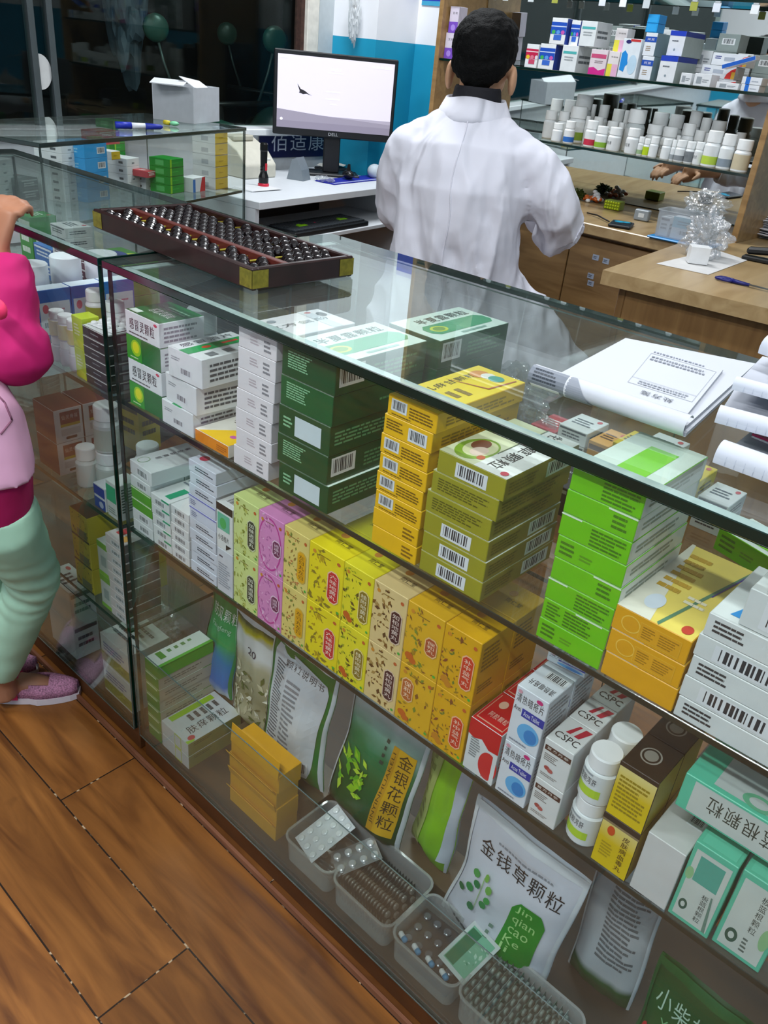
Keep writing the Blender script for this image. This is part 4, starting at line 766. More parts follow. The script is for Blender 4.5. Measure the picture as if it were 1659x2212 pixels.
def blister(w, d, nx, ny, loc, rot, label, sheet='#c9cdd2', pill='#e2e4e6', metal=.0, grp=None, pr=.34, name='blister_pack', tall=.0035):
    key = ('bl', round(w, 3), round(d, 3), nx, ny, sheet, pill, metal)
    if key not in CC:
        g = G(); sm = pm(sheet, .25, metal, noise=.1, scale=60); g.box(0, w, 0, d, 0, .0006, sm, .0002); pmm = pm(pill, .2, metal * .5, spec=.7)
        for i in range(nx):
            for j in range(ny):
                cx = w * (i + .5) / nx; cy = d * (j + .5) / ny; r = min(w / nx, d / ny) * pr
                g.lathe([(r, 0), (r * .96, tall * .7), (r * .7, tall), (.0001, tall)], pmm, 12, (cx, cy, .0007))
        o = g.build(name); CC[key] = o.data; bpy.data.objects.remove(o)
    o = bpy.data.objects.new(name, CC[key]); COL.objects.link(o); o.location = loc; o.rotation_euler = rot
    return tag(o, label, 'blister pack', grp)
blister(.062, .086, 3, 5, (.405, .022, Z0 + .046), (.42, -.15, -.30), 'white blister pack of round tablets tilted on the first bin', '#ccd0d4', '#dfe2e4')
blister(.045, .075, 2, 4, (.468, .040, Z0 + .050), (.25, -.05, -.5), 'crumpled silver blister pack beside the white one', '#b9bcc0', '#d0d3d6', .8)
for k in range(4): blister(.08, .06, 4, 3, (.402, .03, Z0 + .006 + k * .006), (0, 0, .05 * k), 'dull blister pack under the white one, %s of four' % ['lowest', 'second', 'third', 'highest'][k], '#6a6a68', '#8a8a88', .4, 'packs lying in the first bin')
for k in range(17): blister(.075, .052, 4, 3, (.512 + k * .0060, .022, Z0 + .004), (0, math.radians(-78 + (k % 3) * 2), 0) if 0 else (math.radians(80), 0, math.radians(90)), 'dark strip on edge, %s from the left in the second bin' % ['first', 'second', 'third', 'fourth', 'fifth', 'sixth', 'seventh', 'eighth', 'ninth', 'tenth', 'eleventh', 'twelfth', 'thirteenth', 'fourteenth', 'fifteenth', 'sixteenth', 'last'][k], '#55534f', '#7d7a74', .5, 'blister strips on edge in the second bin')
for k in range(4):
    x = .642 + k * .026; t = empty('capsule', (x, .022, Z0 + .046), -.3, 'blue and white capsule in the third bin, %s from the left' % ['first', 'second', 'third', 'last'][k], 'capsule', 'capsules in the third bin')
    g = G(); g.tube([(-.009, 0, 0), (-.007, 0, 0), (.001, 0, 0)], [.002, .0042, .0042], '#d5dadd', 12); g.build('white_half', t); g = G(); g.tube([(.001, 0, 0), (.007, 0, 0), (.009, 0, 0)], [.0044, .0044, .002], '#2a86b4', 12); g.build('blue_half', t)
for k in range(6): blister(.095, .07, 5, 3, (.636, .020, Z0 + .004 + k * .0062), (0, 0, .01 * k), 'dark capsule strip in the third bin, %s' % ['lowest', 'second', 'third', 'fourth', 'fifth', 'topmost'][k], '#3f4246', '#5a6068', .5, 'strips lying in the third bin')
g = G(); g.box(0, .052, 0, .075, 0, .001, '#b9c4c2', .0003); g.prints(lambda u, v, l: (u * .052, v * .075, .001 + l), [('r', .1, .08, .9, .92, '#6aa88a'), ('r', .12, .1, .45, .88, '#1c6a44'), ('leaf', .5, .2, .88, .8, 14, ('#3f8a6a', '#a8ccb8'), 2)], .7)
tag(g.build('blister_pack', None, (.700, .030, Z0 + .058), rot=(.22, .08, -.1)), 'blister card with printed green panel on the third bin', 'blister pack')
for k in range(14): blister(.085, .050, 5, 3, (.763 + k * .0092, .018, Z0 + .005), (math.radians(80), 0, math.radians(90)), 'silver green strip on edge, %s from the left in the fourth bin' % ['first', 'second', 'third', 'fourth', 'fifth', 'sixth', 'seventh', 'eighth', 'ninth', 'tenth', 'eleventh', 'twelfth', 'thirteenth', 'last'][k], ['#6c7f78', '#9aa8a4', '#3f6f60'][k % 3], '#8a9a94', .4, 'strips on edge in the fourth bin')
# ================================================================ things on the counter tops
ZC = .9533
# abacus
A0 = AZ(545, 580, .983); A1 = AZ(200, 450, .983); A2 = AZ(745, 546, .983)
ax = Vector((A0[0] - A1[0], A0[1] - A1[1], 0)); AL = ax.length; aang = math.atan2(ax.y, ax.x); AW = math.hypot(A2[0] - A0[0], A2[1] - A0[1]); AW = min(AW, .19)
ABK = pm('#2b1716', .28, spec=.5, noise=.3, scale=30); ABR = pm('#5a2620', .35); BRS = pm('#8f8430', .4, .5, noise=.3, scale=120)
t = empty('abacus', (A1[0], A1[1], ZC + .0003), aang, 'large wooden abacus with dark beads lying on the glass counter', 'abacus'); H_ = .029; W_ = .009
for a in ((0, AL, 0, W_), (0, AL, AW - W_, AW), (0, W_, W_ + .0002, AW - W_ - .0002), (AL - W_, AL, W_ + .0002, AW - W_ - .0002)):
    g = G(); g.box(a[0], a[1], a[2], a[3], 0, H_, ABK, .0018); g.build('frame_rail', t)
DY = AW * .36
g = G(); g.box(W_ + .0002, AL - W_ - .0002, DY - .005, DY + .005, .004, H_ - .001, ABR, .001); g.build('dividing_beam', t)
g = G(); g.box(W_ + .0002, AL - W_ - .0002, W_ + .0002, AW - W_ - .0002, .0, .002, pm('#4a3a1c', .5, noise=.2)); g.build('backing_board', t)
for cx, cy in ((0, 0), (AL, 0), (AL, AW), (0, AW)):
    sx = 1 if cx == 0 else -1; sy = 1 if cy == 0 else -1; g = G()
    g.box(min(cx, cx + sx * .026), max(cx, cx + sx * .026), cy - sy * .0006 - .0002, cy - sy * .0006 + .0002, .003, H_ - .003, BRS); g.box(cx - sx * .0006 - .0002, cx - sx * .0006 + .0002, min(cy, cy + sy * .026), max(cy, cy + sy * .026), .003, H_ - .003, BRS); g.build('brass_corner', t)
NR = 17; BEAD = None; rest = G(); cntb = 0; rodm = pm('#a89a34', .35, .4)
prof = [(.0028, -.0082), (.0078, -.0066), (.0106, -.0026), (.0110, 0), (.0106, .0026), (.0078, .0066), (.0028, .0082)]
BM = pm('#140e10', .17, spec=.7, noise=.1, coat=.3)
for i in range(NR - 1, -1, -1):
    x = W_ + (AL - 2 * W_) * (i + .5) / NR
    g = G(); g.tube([(x, W_, .0195), (x, AW - W_, .0195)], .0017, rodm, 6); g.build('rod', t)
    up = [DY + .0055 + .0085 + j * .0166 for j in range(5)]; top = AW - W_ - .0085
    k = random.Random(i).choice((0, 0, 1, 2)) if i < 14 else (4 if i == 14 else 0)
    yl = []
    for j in range(5): yl.append(up[j] if j < 5 - k else top - (4 - j) * .0166)
    if i >= 15: yl = [top - (4 - j) * .0166 for j in range(5)] if i == 15 else up
    low = [W_ + .0086, W_ + .0086 + .0168] if i % 3 else [W_ + .0088, DY - .0055 - .0088]
    for y in yl + low:
        cntb += 1
        if cntb <= 100:
            if BEAD is None:
                g = G(); g.lathe(prof, BM, 14); b = g.build('bead', t, (x, y, .0195)); b.rotation_euler = (math.pi / 2, 0, 0); BEAD = b.data
            else:
                b = bpy.data.objects.new('bead', BEAD); COL.objects.link(b); b.parent = t; b.location = (x, y, .0195); b.rotation_euler = (math.pi / 2, 0, 0)
        else:
            o = len(rest.v); gg = G(); gg.lathe(prof, BM, 14); rest.add([(x + p[0], y - p[2], .0195 + p[1]) for p in gg.v], gg.f, BM, True)
ro = rest.build('bead', t); ro['kind'] = 'stuff'
# paper pad with rolled front edge
PAP = pm('#c4c8d0', .7, noise=.02, scale=8)
def V2(p, z=ZC): q = AZ(p[0], p[1], z); return Vector((q[0], q[1], 0))
c0, c1, c2, c3 = V2((1170, 838)), V2((1480, 945)), V2((1635, 800)), V2((1345, 742))
t = empty('paper_pad', (c0.x, c0.y, ZC + .0004), 0, 'thick white pad of forms with a rolled front edge on the glass counter', 'paper pad')
loc = lambda v: (v.x - c0.x, v.y - c0.y)
for i, (e, z0, z1) in enumerate(((.0, 0, .004), (.006, .0042, .0085))):
    P = [c0, c1, c2, c3]; cen = sum(P, Vector()) / 4; g = G(); g.prism([loc(p + (p - cen).normalized() * -e) for p in P], z0, z1, PAP); g.build('sheet_stack', t)
d = (c1 - c0).normalized(); nrm = Vector((d.y, -d.x, 0)); g = G(); R0 = .011; vs = []; n = 12
st = c0 - d * .012; en = c1 + d * .0
for k in range(n + 1):
    a = math.radians(-100 + 250 * k / n)
    off = nrm * (R0 * math.cos(a) * 1.0); zz = R0 + R0 * math.sin(a) * .95
    for q in (st, en): vs.append((q.x - c0.x + off.x, q.y - c0.y + off.y, zz))
vs2 = [(x, y, z) for x, y, z in vs]
fsr = [(2 * k, 2 * k + 1, 2 * k + 3, 2 * k + 2) for k in range(n)]
g.add(vs2, fsr, pm('#c6cad2', .7), True)
o = g.build('rolled_edge', t); 
g = G(); ll = (en - st).length
def rfr(u, v, l):
    a = math.radians(-70 + 150 * v); q = st + d * (ll * u); R = R0 + .0006 + l; off = nrm * (R * math.cos(a)); return (q.x - c0.x + off.x, q.y - c0.y + off.y, R0 + R * math.sin(a) * .95)
g.prints(rfr, [('r', .0, .0, .26, 1, '#7b828c'), ('p', [(.26, 0), (.45, 0), (.30, 1), (.26, 1)], '#8c929c'), ('r', .25, 0, .265, 1, '#c9ccd2'), ('tl', .03, .4, .2, .9, 4, '#3c434c', .1), ('r', .02, .1, .22, .28, '#e3e6ea')], 1, sub=8); g.build('printed_back', o)
f0, f1, f2, f3 = [loc(V2(p)) for p in ((1320, 868), (1478, 920), (1555, 822), (1395, 775))]
g = G(); g.prism([f0, f1, f2, f3], .0087, .0125, PAP)
def ffr(u, v, l):
    a = Vector(f0).lerp(Vector(f1), u); b = Vector(f3).lerp(Vector(f2), u); q = a.lerp(b, v); return (q.x, q.y, .0126 + l)
LN = '#9aa0aa'
g.prints(ffr, [('r', .08, .9, .95, .905, LN), ('r', .08, .2, .95, .205, LN), ('r', .08, .2, .084, .9, LN), ('r', .946, .2, .95, .9, LN), ('tl', .1, .92, .95, .97, 1, '#8a90a0', .03), ('tl', .12, .74, .9, .86, 2, '#8a909c', .04), ('r', .08, .32, .95, .324, LN), ('tl', .2, .22, .9, .3, 2, '#a0a6b0', .05), ('t', .3, .06, .75, .14, '处方笺', '#5a6068', 180)], 1); g.build('top_form', t)
# ruled notebooks, curled edges
RUL = pm('#c8ccd6', .7, noise=.02)
def curl(name, a, b, R, up, label, lines=True, rise=.04):
    a = V2(a); b = V2(b); d = (b - a); L = d.length + .25; d.normalize(); nn = Vector((-d.y, d.x, 0)); g = G(); prof = []
    for k in range(11): 
        an = math.radians(200 - 22 * k); prof.append((R + R * math.cos(an), R + R * math.sin(an)))
    prof.append((R * 2 + .1, R * 1.2 + .0)); n = len(prof); vs = []
    for q in (0, L):
        for (s, z) in prof: p = a + d * q + nn * s; vs.append((p.x - a.x, p.y - a.y, z + up))
    vs += [(x, y, z + .0016) for x, y, z in vs]
    fs = [(k, k + 1, n + k + 1, n + k) for k in range(n - 1)] + [(2 * n + k + 1, 2 * n + k, 3 * n + k, 3 * n + k + 1) for k in range(n - 1)]
    g.add(vs, fs, RUL, True)
    for k in (3, 6, 9): 
        for q in range(2): pass
    if lines:
        lm = pm('#b4bac8', .7, noise=0)
        for q in np.arange(.01, L, .008):
            vv = []
            for (s, z) in prof[:-1]:
                for dq in (0, .0005): p = a + d * (q + dq) + nn * s; cz = Vector((R, R)); dd = Vector((s, z)) - cz; dd = dd * (1 + .0004 / max(dd.length, 1e-4)); p2 = a + d * (q + dq) + nn * (cz.x + dd.x); vv.append((p2.x - a.x, p2.y - a.y, cz.y + dd.y + up))
            g.add(vv, [(2 * k, 2 * k + 1, 2 * k + 3, 2 * k + 2) for k in range(len(prof) - 2)], lm)
    return tag(g.build(name, None, (a.x, a.y, ZC + .0005)), label, 'notebook', 'curled notebooks at the right end')
curl('notebook', (1532, 1018), (1659, 1066), .012, 0, 'lowest ruled notebook with curled pages, nearest the counter front edge')
curl('notebook', (1520, 985), (1659, 1025), .009, .026, 'second ruled notebook with curled pages', True)
curl('notebook', (1545, 950), (1659, 985), .007, .045, 'third ruled notebook, narrow roll of pages', True)
curl('notebook', (1590, 905), (1659, 935), .012, .060, 'top notebook with smooth curled cover', False)
g = G(); a = V2((1500, 975)); g.box(0, .2, 0, .08, .0, .014, '#d9dde2', .001); g.box(0, .2, 0.001, .079, .0142, .016, '#b02a5a'); tag(g.build('receipt_book', None, (a.x + .03, a.y + .045, ZC + .0005), -.12), 'thick receipt book with magenta cover under the curled notebooks', 'book')
# inner box under the pad: none; plastic bag lying in the counter
def crumple(name, c, r, m, label, seed, n=3, amp=.35, rz=0, cat='plastic bag', ico=4, flat=True):
    import bmesh
    from mathutils import noise
    bm = bmesh.new(); bmesh.ops.create_icosphere(bm, subdivisions=ico, radius=1)
    for v in bm.verts:
        p = v.co.copy(); q = p * n + Vector((seed, seed * .7, 0)); a = 1 + amp * (abs(noise.noise(q)) * 2 - .5) + amp * .4 * noise.noise(q * 2.7)
        v.co = Vector((p.x * r[0] * a, p.y * r[1] * a, max(-.85 if flat else -2, p.z * a) * r[2]))
    zmin = min(v.co.z for v in bm.verts)
    for v in bm.verts: v.co.z -= zmin
    me = bpy.data.meshes.new(name); bm.to_mesh(me); bm.free(); me.materials.append(m)
    for p in me.polygons: p.use_smooth = False
    o = bpy.data.objects.new(name, me); COL.objects.link(o); o.location = c; o.rotation_euler = (0, 0, rz); return tag(o, label, cat)
BAG = film('bag_film', .10, .16, (.90, .92, .93), .9, 40)
a = AZ(1130, 800, .80); crumple('plastic_bag', (.44, .372, Z1 + .0012), (.08, .026, .06), BAG, 'clear plastic bag of small cartons inside the counter, behind the yellow stack', 3.1, 2.2, .4)
# ================================================================ left counter contents
LA, LB, LCz = .7402, .5102, .2902
def lx(px, py, y): return AY(px, py, y)[0]
ROWN = ['front', 'second', 'third', 'fourth']
for i, (px, y) in enumerate(((120, .022), (137, .022), (152, .022))):
    x = AZ(px, 790 + (px - 120) * .62, LA)[0] if y < .03 else lx(px, 740, y)
    x = -.2145 + i * .0285
    n = (2, 2, 2)[i]
    for k in range(n):
        bottle(.0135, .042, (x, y, LA + .0003 + k * .0423), 'small white bottle, %s in the %s column beside lime cartons' % (ordw(n - 1 - k, n), ['left front', 'middle front', 'right front', 'left rear', 'right rear'][i]), body='#d9d2de', cap='#eef0f2', lab=(.1, .9, ['#d8cfdc', '#d8c87a', '#cfd8a0'][k % 3]), grp='columns of small white bottles')
bottle(.0165, .058, (-.158, .062, LA + .0685), 'bottle with olive label standing high behind the lime cartons', lab=(.1, .8, '#8f9a2a'))
bottle(.0165, .050, (-.112, .068, LA + .0685), 'plain white bottle behind the black cartons, beside the corner')
carton('bk_w', .105, .055, .068, (-.190, .040, LA), 0, 'low white carton under the high bottles') 
SPEC['lm2'] = dict(c='#c3d81c', p={'F': [('tl', .2, .4, .8, .8, 4, '#e8eec0', .2), ('p', [(0, .1), (1, .0), (1, .25), (.5, .3)], '#d8e42c')]})
for k in range(2): carton('lm2', .030, .03, .05, (-.1355, .006, LA + k * .0505), 0, '%s lime yellow carton beside the black stack' % ['lower', 'upper'][k])
SPEC['blk'] = dict(c='#1c1f20', f={'T': '#d8dcdc'}, p={'F': [('r', 0, .9, 1, 1, '#c8ccc8'), ('tl', .35, .4, .75, .6, 1, '#8a9094')], 'R': [('r', 0, .9, 1, 1, '#c8ccc8'), ('r', .3, .2, .6, .7, '#6a7476')]})
stack(['blk'] * 6, -.103, -.036, .005, LA, .08, .094, 'black carton, %s in the black stack of six beside the post', 'medicine_carton', grp='black cartons in the left counter', jit=.0006)
blister(.062, .06, 4, 4, (-.10, .012, LA + .0945), (0.02, 0, .1), 'white blister pack lying on the black carton stack', '#e2e4e6', '#f0f0f2')
SPEC['blu'] = dict(c='#2f6fbc', f={'T': '#d8e4ee'}, p={'F': [('r', .05, .1, .95, .75, '#d5dbe2'), ('e', .22, .62, .09, .09, '#d8707a'), ('tl', .15, .2, .85, .4, 1, '#5a6470', .12), ('tl', .4, .55, .85, .62, 1, '#c86a7a'), ('r', 0, .0, 1, .1, '#4a4aa0')], 'R': [('bar', .2, .4, .6, .7)]})
for k in range(3): carton('blu', .062, .03, .088, (-.315, .040 + k * .0635, LA), math.pi / 2, 'blue and white carton, %s from the left in the row behind the bottles' % ['first', 'second', 'last'][k], 'blue and white cartons in the left counter')
for k, (x, y, r, h) in enumerate(((-.382, .070, .030, .118), (-.386, .135, .031, .124), (-.384, .205, .034, .122), (-.065, .20, .028, .10))):
    bottle(r, h, (x, y, LA + .0003), 'large white pill jar, %s from the left at the back of the left counter' % ['first', 'second', 'third', 'last'][k], body='#d6dbe6', cap='#e8eef4', grp='large white jars in the left counter', capf=.38, neck=.78)
SPEC['leafy'] = dict(c='#4f8f2a', f={'T': '#3f8a2a'}, p={'T': [('e', .35, .5, .22, .2, '#1a3a8a'), ('p', [(.4, .7), (.8, .5), (.9, .8), (.5, .9)], '#c8e02a'), ('p', [(.1, .1), (.6, .0), (.5, .3)], '#c8e02a')], 'F': [('r', 0, .85, 1, .92, '#c8e02a'), ('leaf', .1, .1, .9, .8, 16, ('#7ab03a', '#2f6a1a'), 4)]})
for k in range(3): carton('leafy', .125, .075, .032, (-.50, .245, LA + k * .0325), .05, '%s green leafy printed carton at the back of the left counter' % ['lowest', 'middle', 'top'][k], 'green leafy cartons')
row([('bk_g', .055, .06, .12, 1), ('bk_b', .08, .06, .035, 2), ('bk_w', .06, .06, .021, 6), ('bk_k', .07, .06, .03, 2), ('bk_w', .07, .05, .03, 1)], -.78, .24, LA, '%s of the far left counter', 'cartons in the far part of the left counter')
# second shelf
SPEC['rw'] = dict(c='#ece2e2', f={'T': '#8a3a30', 'L': '#8a2a34'}, p={'F': [('r', .2, .55, .9, .92, '#8a2634'), ('r', .2, .47, .9, .55, '#c8a42a'), ('t', .25, .68, .85, .82, '仙灵骨葆', '#e8c8c8'), ('o', .35, .08, .75, .16, '#6a2a2a'), ('r', .2, .2, .9, .4, '#d4c6c4')], 'R': [('r', .1, .55, .5, .95, '#8a2634')]})
for i, x in enumerate((.012, .068)):
    for k in range(2): carton('rw', .053, .075, .0635, (-.245, x, LB + k * .0640), math.pi / 2, '%s red and white carton, %s column, second left-counter shelf' % (['lower', 'upper'][k], ['left', 'right'][i]), 'red and white cartons in the left counter')
bottle(.0235, .075, (-.155, .060, LB + .0003), 'white jar standing low beside the red and white cartons', lab=(.1, .8, '#c6cdc8'), body='#cdd4d2')
bottle(.0235, .085, (-.155, .062, LB + .0758), 'white jar stacked above another beside the red and white cartons', lab=(.1, .75, '#b8c0b4'), body='#cdd4d2')
bottle(.019, .075, (-.190, .036, LB + .0003), 'white jar in front of the red and white cartons', body='#d2d8d6')
bottle(.021, .06, (-.052, .075, LB + .0003), 'white jar by the post on the second shelf of the left counter', body='#d2d8d6')
bottle(.021, .06, (-.052, .075, LB + .0608), 'white jar above another by the post on the second shelf', body='#d2d8d6')
SPEC['bw'] = dict(c='#cfd4d8', p={'F': [('r', 0, .55, .95, .95, '#1c2f9a'), ('r', 0, .0, .95, .45, '#24409a'), ('e', .6, .2, .2, .14, '#a8b4cc')]})
carton('bw', .036, .04, .045, (-.116, .006, LB), 0, 'blue and white small carton at the front of the second left shelf')
SPEC['gw'] = dict(c='#ced6d2', p={'F': [('r', .0, .45, .8, .9, '#2fae7a'), ('tl', .1, .1, .8, .3, 3, '#8a9a94')], 'R': [('tl', .15, .2, .9, .9, 9, '#3f5a4c', .3)]})
carton('gw', .036, .04, .068, (-.0745, .006, LB), 0, 'green and white small carton beside the post')
carton('bk_w', .10, .08, .03, (-.40, .15, LB), .2, 'flat pale carton far left on the second left shelf'); carton('bk_y', .06, .05, .1, (-.30, .17, LB), .1, 'tall yellow carton left of the red and white ones')
# third shelf
SPEC['yb'] = dict(c='#d0c02a', f={'T': '#5a2a18', 'L': '#8a8a80'}, p={'F': [('leaf', .05, .2, .95, .95, 24, ('#c8b42a', '#7a6a14'), 3), ('r', .35, .1, .9, .4, '#7a7450'), ('r', 0, .0, 1, .08, '#3a2010')]})
for k in range(3): carton('yb', .062, .06, .056, (-.222, .010, LCz + k * .0565), 0, 'yellow carton with brown lid, %s of three on the third left shelf' % ordw(2 - k, 3), 'yellow cartons with brown lids'); 
for k in range(3): carton('yb', .05, .06, .056, (-.155, .075, LCz + k * .0565), 0, 'yellow carton with brown lid, %s of the hidden rear column' % ordw(2 - k, 3), 'yellow cartons with brown lids')
SPEC['wgn'] = dict(c='#c6cec6', p={'F': [('r', 0, .82, 1, 1, '#7ab03a'), ('r', .3, .3, .8, .6, '#98a8a4'), ('r', 0, 0, 1, .12, '#8ac43a')]})
for k in range(2): carton('wgn', .034, .04, .072, (-.128, .008, LCz + k * .0725), 0, '%s white and green carton beside the flat white stack' % ['lower', 'upper'][k])
SPEC['wm'] = dict(c='#d0cac8', f={'R': '#3a1018'}, p={'F': [('bar', .3, .25, .85, .7)], 'R': [('r', 0, .9, .2, 1, '#d8d0ce')], 'T': [('r', .2, .2, .5, .6, '#c8303a'), ('r', .6, .1, .9, .3, '#d8a04a')]})
stack(['wm'] * 9, -.093, -.036, .006, LCz, .07, .176, 'flat white carton with maroon side, %s of nine by the post', 'medicine_carton', grp='flat white cartons with maroon side', jit=.0008)
crumple('plastic_bag', (-.300, .10, LCz + .001), (.026, .022, .035), BAG, 'small clear bag beside the white and green cartons', 5, 2.5, .3)
# bottom of the left counter
SPEC['wg3'] = dict(c='#c8ccc8', p={'F': [('r', 0, .08, 1, .42, '#7a8a3a'), ('leaf', .05, .1, .95, .4, 14, ('#9aa84a', '#5a6a2a'), 8), ('tl', .1, .5, .9, .8, 3, '#6a7aa8', .2)], 'T': [('tl', .1, .2, .9, .8, 4, '#4a5054', .12)]})
for k in range(2): carton('wg3', .100, .09, .072, (-.150, .008, Z0 + k * .0725), 0, '%s white carton with field print at the bottom of the left counter' % ['lower', 'upper'][k])
for k in range(2):
    carton('bk_w', .055, .10, .085, (-.265, .010, Z0 + k * .0855), math.pi / 2, '%s shaded white carton at the back of the left counter bottom' % ['lower', 'upper'][k], 'shaded white cartons at the bottom of the left counter')
crumple('plastic_bag', (-.20, .17, Z0 + .001), (.045, .04, .05), BAG, 'crumpled clear bag on the bottom board of the left counter', 9, 2.5, .35)
# ================================================================ rear counter contents
RZ = .7663
def rc(key, L, R, depth, h, n, lab, grp, z=RZ, t=0.0):
    a = AZ(L[0], L[1], z); b = AZ(R[0], R[1], z); w = math.hypot(b[0] - a[0], b[1] - a[1])
    off = (-math.sin(RANG) * t, math.cos(RANG) * t)
    for k in range(n): carton(key, w, depth, h - .0004, (a[0] + off[0], a[1] + off[1], z + k * h), RANG, lab % ordw(n - 1 - k, n) if '%s' in lab else lab, grp)
    return a, b
SPEC['yw'] = dict(c='#dfe2e2', f={'F': '#d8b42a'}, p={'F': [('r', 0, 0, 1, .06, '#8a6a10'), ('tl', .3, .4, .7, .6, 1, '#b8941a')], 'L': [('r', .4, .2, .7, .6, '#b8bcc0')]})
SPEC['gy'] = dict(c='#0f8a24', p={'F': [('r', .0, 0, .12, 1, '#8ac41e'), ('r', 0, 0, 1, .06, '#0a4a14'), ('r', .15, .5, .6, .6, '#2faa3a')], 'L': [('r', .3, .2, .7, .8, '#4fae5a')]})
SPEC['by'] = dict(c='#2f9ad8', p={'F': [('bar', .55, .25, .9, .7)], 'L': [('tl', .2, .3, .8, .7, 2, '#8ac8e8')]})
SPEC['ww'] = dict(c='#dfe3e4', p={'F': [('r', .4, .3, .6, .5, '#8a9094')], 'L': [('r', .6, .3, .8, .6, '#5a6064')]})
SPEC['wbr'] = dict(c='#e2e6e8', p={'F': [('p', [(0, 0), (.2, 0), (.2, .9), (0, .9)], '#1c6fc0'), ('p', [(.55, 0), (1, 0), (1, 1), (.75, 1)], '#c81c2a')]})
RG = 'cartons in the rear counter'
rc('yw', (472, 412), (508, 409), .09, .036, 5, 'white carton with yellow end, %s of five near the post', RG, t=.012)
rc('wbr', (424, 418), (458, 415), .05, .045, 1, 'white carton with blue and red ends on the rear counter shelf', RG, t=.012)
rc('gy', (376, 421), (414, 418), .08, .026, 4, 'green carton, %s of four in the front green stack', RG, t=.012)
rc('gy', (328, 374), (354, 372), .08, .026, 6, 'green carton, %s of six in the rear green stack', RG, t=.16)
rc('ww', (322, 411), (346, 409), .08, .022, 2, 'white carton, %s of two between blue and green stacks', RG, t=.012)
rc('bk_r', (326, 386), (348, 384), .06, .02, 1, 'red topped carton between the blue and green stacks', RG, z=RZ + .0445, t=.012)
rc('ww', (284, 414), (316, 411), .08, .024, 4, 'white and yellow carton, %s of four beside the blue stack', RG, t=.012)
rc('yw', (248, 347), (268, 345), .05, .024, 1, 'small yellow ended carton on the white stack beside the blue one', RG, z=RZ + .097, t=.012)
rc('bk_r', (248, 320), (298, 317), .07, .02, 2, 'red and white carton, %s of two at the back of the rear counter', RG, z=RZ + .122, t=.06)
rc('by', (198, 440), (245, 432), .10, .040, 4, 'blue carton, %s of four in the rear counter', RG, t=.012)
rc('ww', (150, 440), (194, 437), .10, .022, 7, 'white carton, %s of seven in the rear counter', RG, t=.012)
rc('ww', (20, 440), (66, 440), .08, .022, 5, 'white carton, %s of five at the far left of the rear counter', RG, t=.03)
rc('bk_k', (68, 440), (120, 440), .08, .03, 2, 'black and white carton, %s of two at the left of the rear counter', RG, t=.03)
crumple('capsule_bag', (AZ(478, 408, RZ)[0] - .03, AZ(478, 408, RZ)[1] + .02, RZ + .181), (.03, .02, .006), pm('#b8c4d0', .25, .6), 'silver and blue foil bundle on top of the yellow ended stack', 2, 4, .5, cat='blister pack')
crumple('capsule_bag', (AZ(215, 432, RZ)[0] - .03, AZ(215, 432, RZ)[1] + .02, RZ + .161), (.03, .02, .005), pm('#6a7a2a', .3), 'yellow black capsule strips piled on the blue cartons', 6, 6, .5, cat='blister pack')
# on top of the rear counter
RT = .9653
def rp(px, py, z=RT): return AZ(px, py, z)
p = rp(350, 262); q = rp(420, 268); r = rp(474, 262)
BXA = math.atan2(r[1] - q[1], r[0] - q[0]); t = empty('paper_box', (q[0], q[1], RT), BXA, 'grey white paper box with torn open lid on the rear glass counter', 'box')
bw = math.hypot(r[0] - q[0], r[1] - q[1]); bd = .15; bh = .105; KP = pm('#bcc1c6', .6, noise=.05); g = G()
g.box(0, bw, 0, .003, 0, bh, KP); g.box(0, bw, bd - .003, bd, 0, bh, KP); g.box(0, .003, .0031, bd - .0031, 0, bh, pm('#a6abb0', .6)); g.box(bw - .003, bw, .0031, bd - .0031, 0, bh, KP); g.box(.003, bw - .003, .003, bd - .003, 0, .003, KP); g.build('box_body', t)
g = G(); g.box(0, bw * .95, 0, .06, 0, .002, pm('#d8dce0', .6)); f = g.build('lid_flap', t, (0.004, 0, bh)); f.rotation_euler = (.5, .1, .1)
g = G(); g.box(0, .05, 0, .11, 0, .002, pm('#cfd3d7', .6)); f = g.build('lid_flap', t, (-.03, .02, bh + .004)); f.rotation_euler = (0, -.25, .2)
t = empty('marker_pen', tuple(rp(250, 278)), math.atan2(*(rp(318, 281) - rp(250, 278))[1::-1]), 'blue and white marker pen lying on the rear counter', 'pen'); t.location.z = RT + .010
g = G(); g.tube([(0, 0, 0), (.045, 0, 0)], .0095, '#1c2fa8', 14); g.build('cap', t); g = G(); g.tube([(.0455, 0, 0), (.085, 0, 0)], .0085, '#dfe4ea', 14); g.build('barrel', t); g = G(); g.tube([(.0855, 0, 0), (.13, 0, 0), (.137, 0, 0)], [.009, .007, .003], '#20309c', 14); g.build('tail', t)
g = G(); g.tube([(0, 0, 0), (.02, 0, .0)], .007, '#c8b82a', 10); g.ball((.035, .005, 0), (.016, .012, .007), '#7ac89a', 12, 8); tag(g.build('candy', None, tuple(rp(355, 270) + np.array([0, 0, .008])), .3), 'small yellow and mint wrapped sweet beside the paper box', 'sweet')
# half moon sticker and a rag on the window glass
p = AX(86, 155, XW - .048); g = G(); pts = [(0, -.055)] + [(.042 * math.cos(a), .055 * math.sin(a)) for a in np.linspace(-1.5, 1.5, 18)] + [(0, .055)]
g.prism(pts, 0, .001, '#c9cbca'); o = g.build('window_sticker', None, (XW - .047, p[1], p[2]), rot=(math.pi / 2, 0, math.pi / 2)); tag(o, 'white half-moon sticker on the dark shop window', 'sticker')
